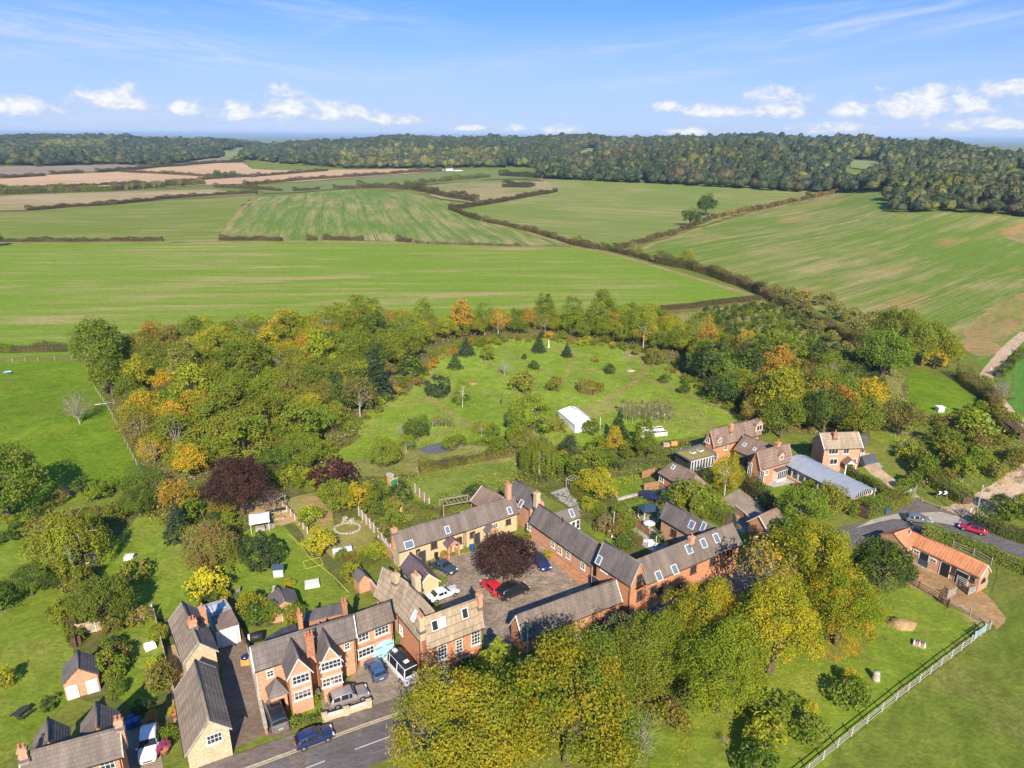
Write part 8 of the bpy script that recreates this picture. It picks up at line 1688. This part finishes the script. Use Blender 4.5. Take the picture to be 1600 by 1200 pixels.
r = local_mb('play_house', (436, 899), R(10), 'small grey blue play house beside the dark evergreen globe', 'play house'); mb = MB(); mb.box((0, 0, .7), (1.4, 1.1, 1.4)); mb.build('wall', M['glass_pale'], r); mb = MB(); mb.hexa([(-.85, -.7, 1.35), (.85, -.7, 1.35), (.85, 0, 1.9), (-.85, 0, 1.9)], [(-.85, -.7, 1.43), (.85, -.7, 1.43), (.85, 0, 1.98), (-.85, 0, 1.98)]); mb.hexa([(-.85, 0, 1.9), (.85, 0, 1.9), (.85, .7, 1.35), (-.85, .7, 1.35)], [(-.85, 0, 1.98), (.85, 0, 1.98), (.85, .7, 1.43), (-.85, .7, 1.43)]); mb.build('roof', M['p_slate'], r)
# garden furniture
def chair(px, rz, label, mat='white', group=None):
    r = local_mb('garden_chair', px, rz, label, 'chair', group); mb = MB(); mb.box((0, 0, .44), (.5, .5, .05)); mb.build('seat', M[mat], r); mb = MB(); mb.box((0, .24, .72), (.5, .05, .52)); mb.build('backrest', M[mat], r)
    for x in (-.21, .21):
        for y in (-.21, .21): q = MB(); q.box((x, y, .21), (.05, .05, .42)); q.build('leg', M[mat], r)
for k, (px, py, lab) in enumerate(((952, 838, 'leftmost white chair on the back garden lawn'), (958, 843, 'middle white chair on the back garden lawn'), (965, 847, 'rightmost white chair on the back garden lawn'), (1008, 850, 'white chair left of the patio table'), (1024, 856, 'white chair right of the patio table'), (478, 1003, 'grey chair at the rear of the gabled house'), (372, 927, 'grey chair alone on the lawn by the yellow tree'))): chair((px, py), k * .9, lab, 'white' if k < 5 else 'steel')
table((1016, 852), R(10), 'white table on the patio of the garden range', L=1.1, W=1.1)
r = local_mb('parasol', (1013, 833), 0, 'closed pale parasol on the garden range patio', 'parasol'); mb = MB(); mb.lathe((0, 0, 0), [(.25, 0), (.25, .08), (.03, .1), (.03, 2.4)], 8); mb.build('pole', M['white'], r); mb = MB(); mb.lathe((0, 0, 1.9), [(1.1, 0), (.9, .1), (.05, .5)], 8); mb.build('canopy', M['offwhite'], r)
r = local_mb('picnic_bench', (35, 1119), R(70), 'dark picnic bench on the bottom left lawn', 'bench')
mb = MB(); mb.box((0, 0, .74), (1.6, .75, .06)); mb.build('table_top', M['dark'], r)
for y in (-.75, .75): mb = MB(); mb.box((0, y, .44), (1.6, .28, .05)); mb.build('seat', M['dark'], r)
for x in (-.55, .55): mb = MB(); mb.box((x, 0, .4), (.08, 1.6, .08)); mb.box((x, 0, .37), (.08, .1, .7)); mb.build('leg', M['dark'], r)
r = local_mb('log_box', (384, 1037), R(15), 'wooden crate with a blue cover on top beside the gabled house', 'crate'); mb = MB(); mb.box((0, 0, .45), (1.0, .8, .9)); mb.build('body', M['wood_orange'], r); mb = MB(); mb.lathe((0, 0, .9), [(.5, 0), (.45, .25), (.2, .42)], 10); mb.build('cover', M['p_navy'], r)
r = local_mb('oil_tank', (402, 1003), R(20), 'black tank with a white cap behind the gabled house', 'tank'); mb = MB(); mb.tube([(-.8, 0, .8), (-.7, 0, .8), (.7, 0, .8), (.8, 0, .8)], [.5, .62, .62, .5], 12); mb.build('body', M['black'], r); mb = MB(); mb.box((-.9, 0, .8), (.3, .6, .9)); mb.build('cap', M['white'], r)
# poles and signs
def pole(px, h, label, arm=True, mat='wood_grey', rr=.13):
    r = local_mb('utility_pole', px, R(30), label, 'pole'); mb = MB(); mb.tube([(0, 0, 0), (0, 0, h)], [rr, rr * .7], 8); mb.build('shaft', M[mat], r)
    if arm: mb = MB(); mb.box((0, 0, h - .5), (1.4, .1, .1)); mb.build('crossarm', M[mat], r)
    mb = MB(); mb.lathe((0, 0, h), [(.06, 0), (.07, .1), (.03, .18)], 6); mb.build('insulator', M['dark'], r)
pole((1521, 819), 7.6, 'tall grey pole at the lane junction', False); pole((1525, 818), 2.8, 'short stay pole beside the tall lane pole', False, rr=.1); pole((1362, 795), 4.2, 'pale lamp post by the curved roof studio', False, 'steel', .07); pole((937, 681), 4.5, 'thin white pole right of the marquee', False, 'white', .06); pole((958, 832), 4.0, 'thin white pole in the back gardens', False, 'white', .05); pole((1023, 872), 4, 'thin post on the garden range patio', False, 'white', .05)
r = local_mb('chevron_sign', (1471, 779), R(0), 'black and white chevron road sign on the grass bank', 'sign')
for x in (-.9, .9): mb = MB(); mb.box((x, .05, .6), (.08, .06, 1.2)); mb.build('post', M['steel'], r)
mb = MB(); mb.box((0, 0, 1.2), (2.4, .05, .75)); bo = mb.build('board', M['black'], r); mb = MB()
for k in range(2):
    x = -.95 + k * 1.05
    for s_ in (-1, 1): mb.quad((x, -.03, 1.2 + s_ * .36), (x + .45, -.03, 1.2 + s_ * .36), (x + .85, -.03, 1.2), (x + .4, -.03, 1.2))
mb.build('chevron', M['white'], bo)
r = local_mb('hanging_sign', (824, 1022), R(-60), 'small green sign on a white post in front of the cart shed', 'sign'); mb = MB(); mb.tube([(0, 0, 0), (0, 0, 3.9)], .07, 6); mb.build('post', M['white'], r); mb = MB(); mb.box((0, 0, 4.0), (1.0, .08, 1.2)); bo = mb.build('frame', M['p_black'], r); mb = MB(); mb.box((0, 0, 4.0), (.8, .1, 1.0)); mb.build('panel', M['green'], bo)
for k, (px, py, lab) in enumerate(((1395, 786, 'small white marker post in the roadside hedge'), (1516, 800, 'white marker post at the start of the dirt track'), (1548, 578, 'white field marker at the track side'))):
    r = local_mb('marker_post', (px, py), 0, lab, 'post'); mb = MB(); mb.box((0, 0, .5), (.14, .14, 1.0)); mb.build('shaft', M['white'], r); mb = MB(); mb.box((0, 0, 1.03), (.18, .18, .08)); mb.build('cap', M['black'], r)
# gates
def gate(px0, px1, h, mat, label, bars=5, name='field_gate', solid=False):
    a, b = G(*px0), G(*px1); L = math.hypot(b.x - a.x, b.y - a.y); r = thing(name, (a.x, a.y, a.z), math.atan2(b.y - a.y, b.x - a.x), label, 'gate')
    for x in (0, L): mb = MB(); mb.box((x, 0, h / 2 + .05), (.14, .14, h + .15)); mb.build('post', M[mat], r)
    if solid:
        n = 8
        for k in range(n): mb = MB(); mb.box((.1 + (L - .2) * (k + .5) / n, 0, h / 2 + .05), ((L - .2) / n * .95, .05, h)); mb.build('board', M[mat], r)
    else:
        for k in range(bars): mb = MB(); mb.box((L / 2, 0, .15 + h * k / bars * .98), (L - .2, .05, .09)); mb.build('bar', M[mat], r)
        mb = MB(); d = Vector((L - .3, 0, h * .75)); q = math.atan2(d.z, d.x); mb.tube([(.15, .03, .15), (L - .15, .03, h * .82)], .045, 4); mb.build('brace', M[mat], r)
gate((1410, 784), (1421, 778), 1.7, 'teal', 'pale teal boarded gate at the drive of the detached house', solid=True, name='boarded_gate'); gate((1522, 1000), (1538, 988), 1.25, 'teal', 'pale teal gate at the top end of the long paddock fence'); gate((1466, 940), (1481, 950), 1.3, 'wood_dark', 'dark wooden gate standing open at the stable yard'); gate((1480, 935), (1491, 930), 1.3, 'fence_white', 'grey gate swung open beside the dark wooden one')
gate((1512, 930), (1540, 918), 1.2, 'fence_white', 'pale gate leaning at the end of the stable block'); gate((1496, 917), (1511, 930), 1.2, 'wood_dark', 'dark gate in front of the last stable stall'); gate((1424, 776), (1430, 771), 1.6, 'steel', 'dark metal gate beside the teal boarded one')
# hose, pond ring, fallen branch, white horse jump
mb = MB(); pts = [G(*p) for p in ((446, 832), (455, 838), (464, 848), (474, 856), (480, 868), (492, 878), (520, 900), (545, 926))]; mb.tube([(p.x, p.y, .04) for p in pts], .035, 5); M['hose'] = plain('hose', (.6, .5, .12), .6); tag(mb.build('garden_hose', M['hose']), 'yellow garden hose snaking across the lawn', 'hose')
r = local_mb('court_frame', (489, 880), R(28), 'yellow rope square laid out on the lawn', 'rope')
for x, y, sx, sy in ((0, -1.1, 2.6, .06), (0, 1.1, 2.6, .06), (-1.3, 0, .06, 2.2), (1.3, 0, .06, 2.2)): mb = MB(); mb.box((x, y, .04), (sx, sy, .05)); mb.build('rope', M['hose'], r)
r = local_mb('pond', (543, 826), R(0), 'stone ringed dry pond in the brown lawn', 'pond'); mb = MB(); mb.lathe((0, 0, 0), [(2.0, .015), (1.0, .02)], 20); mb.build('bed', M['g_rough'], r); sm_ = MB(); sm_.box((0, 0, .12), (.42, .32, .26), taper=.8); sme = sm_.mesh('stone', M['stonework'])
for k in range(26): a = 6.283 * k / 26; q = link('stone', sme, r, (2.1 * math.cos(a), 1.7 * math.sin(a), 0), a + 1.57 + TR.normal(0, .2)); q.scale = (1, 1, float(TR.uniform(.7, 1.3)))
for k in range(18): q = link('stone', sme, r, (float(TR.normal(-.3, .8)), 2.2 + float(TR.normal(0, .7)), 0), float(TR.uniform(0, 6))); q.scale = (float(TR.uniform(.7, 1.6)),) * 3
mb = MB(); p = G(160, 632); mb.tube([(p.x - 1.5, p.y - .6, .15), (p.x + .4, p.y, .2), (p.x + 2.2, p.y + .5, .35)], [.12, .1, .05], 6); tag(mb.build('fallen_branch', M['bark_white']), 'white fallen branch lying against the left paddock fence', 'branch')
r = local_mb('garden_trampoline', (137, 885), R(15), 'blue framed climbing frame behind the golden birch', 'climbing frame')
for x in (-1.2, 1.2):
    for y in (-.8, .8): mb = MB(); mb.tube([(x * 1.1, y, 0), (x, 0, 2.1)], .05, 5); mb.build('leg', M['p_blue'], r)
mb = MB(); mb.tube([(-1.2, 0, 2.1), (1.2, 0, 2.1)], .05, 5); mb.build('crossbar', M['p_blue'], r); mb = MB(); mb.box((.1, 0, .6), (.5, .2, .05)); mb.tube([(-.1, 0, .6), (-.1, 0, 2.1)], .015, 4); mb.tube([(.3, 0, .6), (.3, 0, 2.1)], .015, 4); mb.build('swing', M['white'], r)
# far barn and houses in the woods
r = thing('farm_barn', G(702, 267), R(10), 'tiny pale barn with dark roof at the foot of the far wood', 'barn'); mb = MB(); mb.box((0, 0, 2.0), (11, 8, 4.0)); mb.build('wall', M['offwhite'], r); mb = MB(); mb.hexa([(-6, -4.6, 4.0), (6, -4.6, 4.0), (6, 4.6, 4.0), (-6, 4.6, 4.0)], [(-6, -.2, 7.2), (6, -.2, 7.2), (6, .2, 7.2), (-6, .2, 7.2)]); mb.build('roof', M['dark'], r)
for k, (px, py, lab) in enumerate(((684, 266, 'pale spoil heap left of the tiny barn'), (716, 267, 'pale spoil heap right of the tiny barn'))): p = G(px, py); r = heap((px, py), 9, 6, 1.6, lab, 'offwhite', 'spoil_heap'); r.location = p

# ------------------------------------------------------------------ the air
bpy.context.view_layer.update()
def air():
    m_ = bpy.data.materials.new('air'); m_.use_nodes = True; t = NT(m_.node_tree); t.n.clear(); o = t.node('ShaderNodeOutputMaterial'); v = t.node('ShaderNodeVolumePrincipled')
    v.inputs['Color'].default_value = HAZE_C; v.inputs['Density'].default_value = HAZE_D; v.inputs['Anisotropy'].default_value = .0
    t.l.new(v.outputs[0], o.inputs['Volume']); S = 44000; mb = MB(); mb.box((0, 0, 26), (2 * S, 2 * S, 96)); tag(mb.build('haze', m_), kind='stuff')
HAZE_C = (.50, .70, 1.0, 1); HAZE_D = .000078
air()
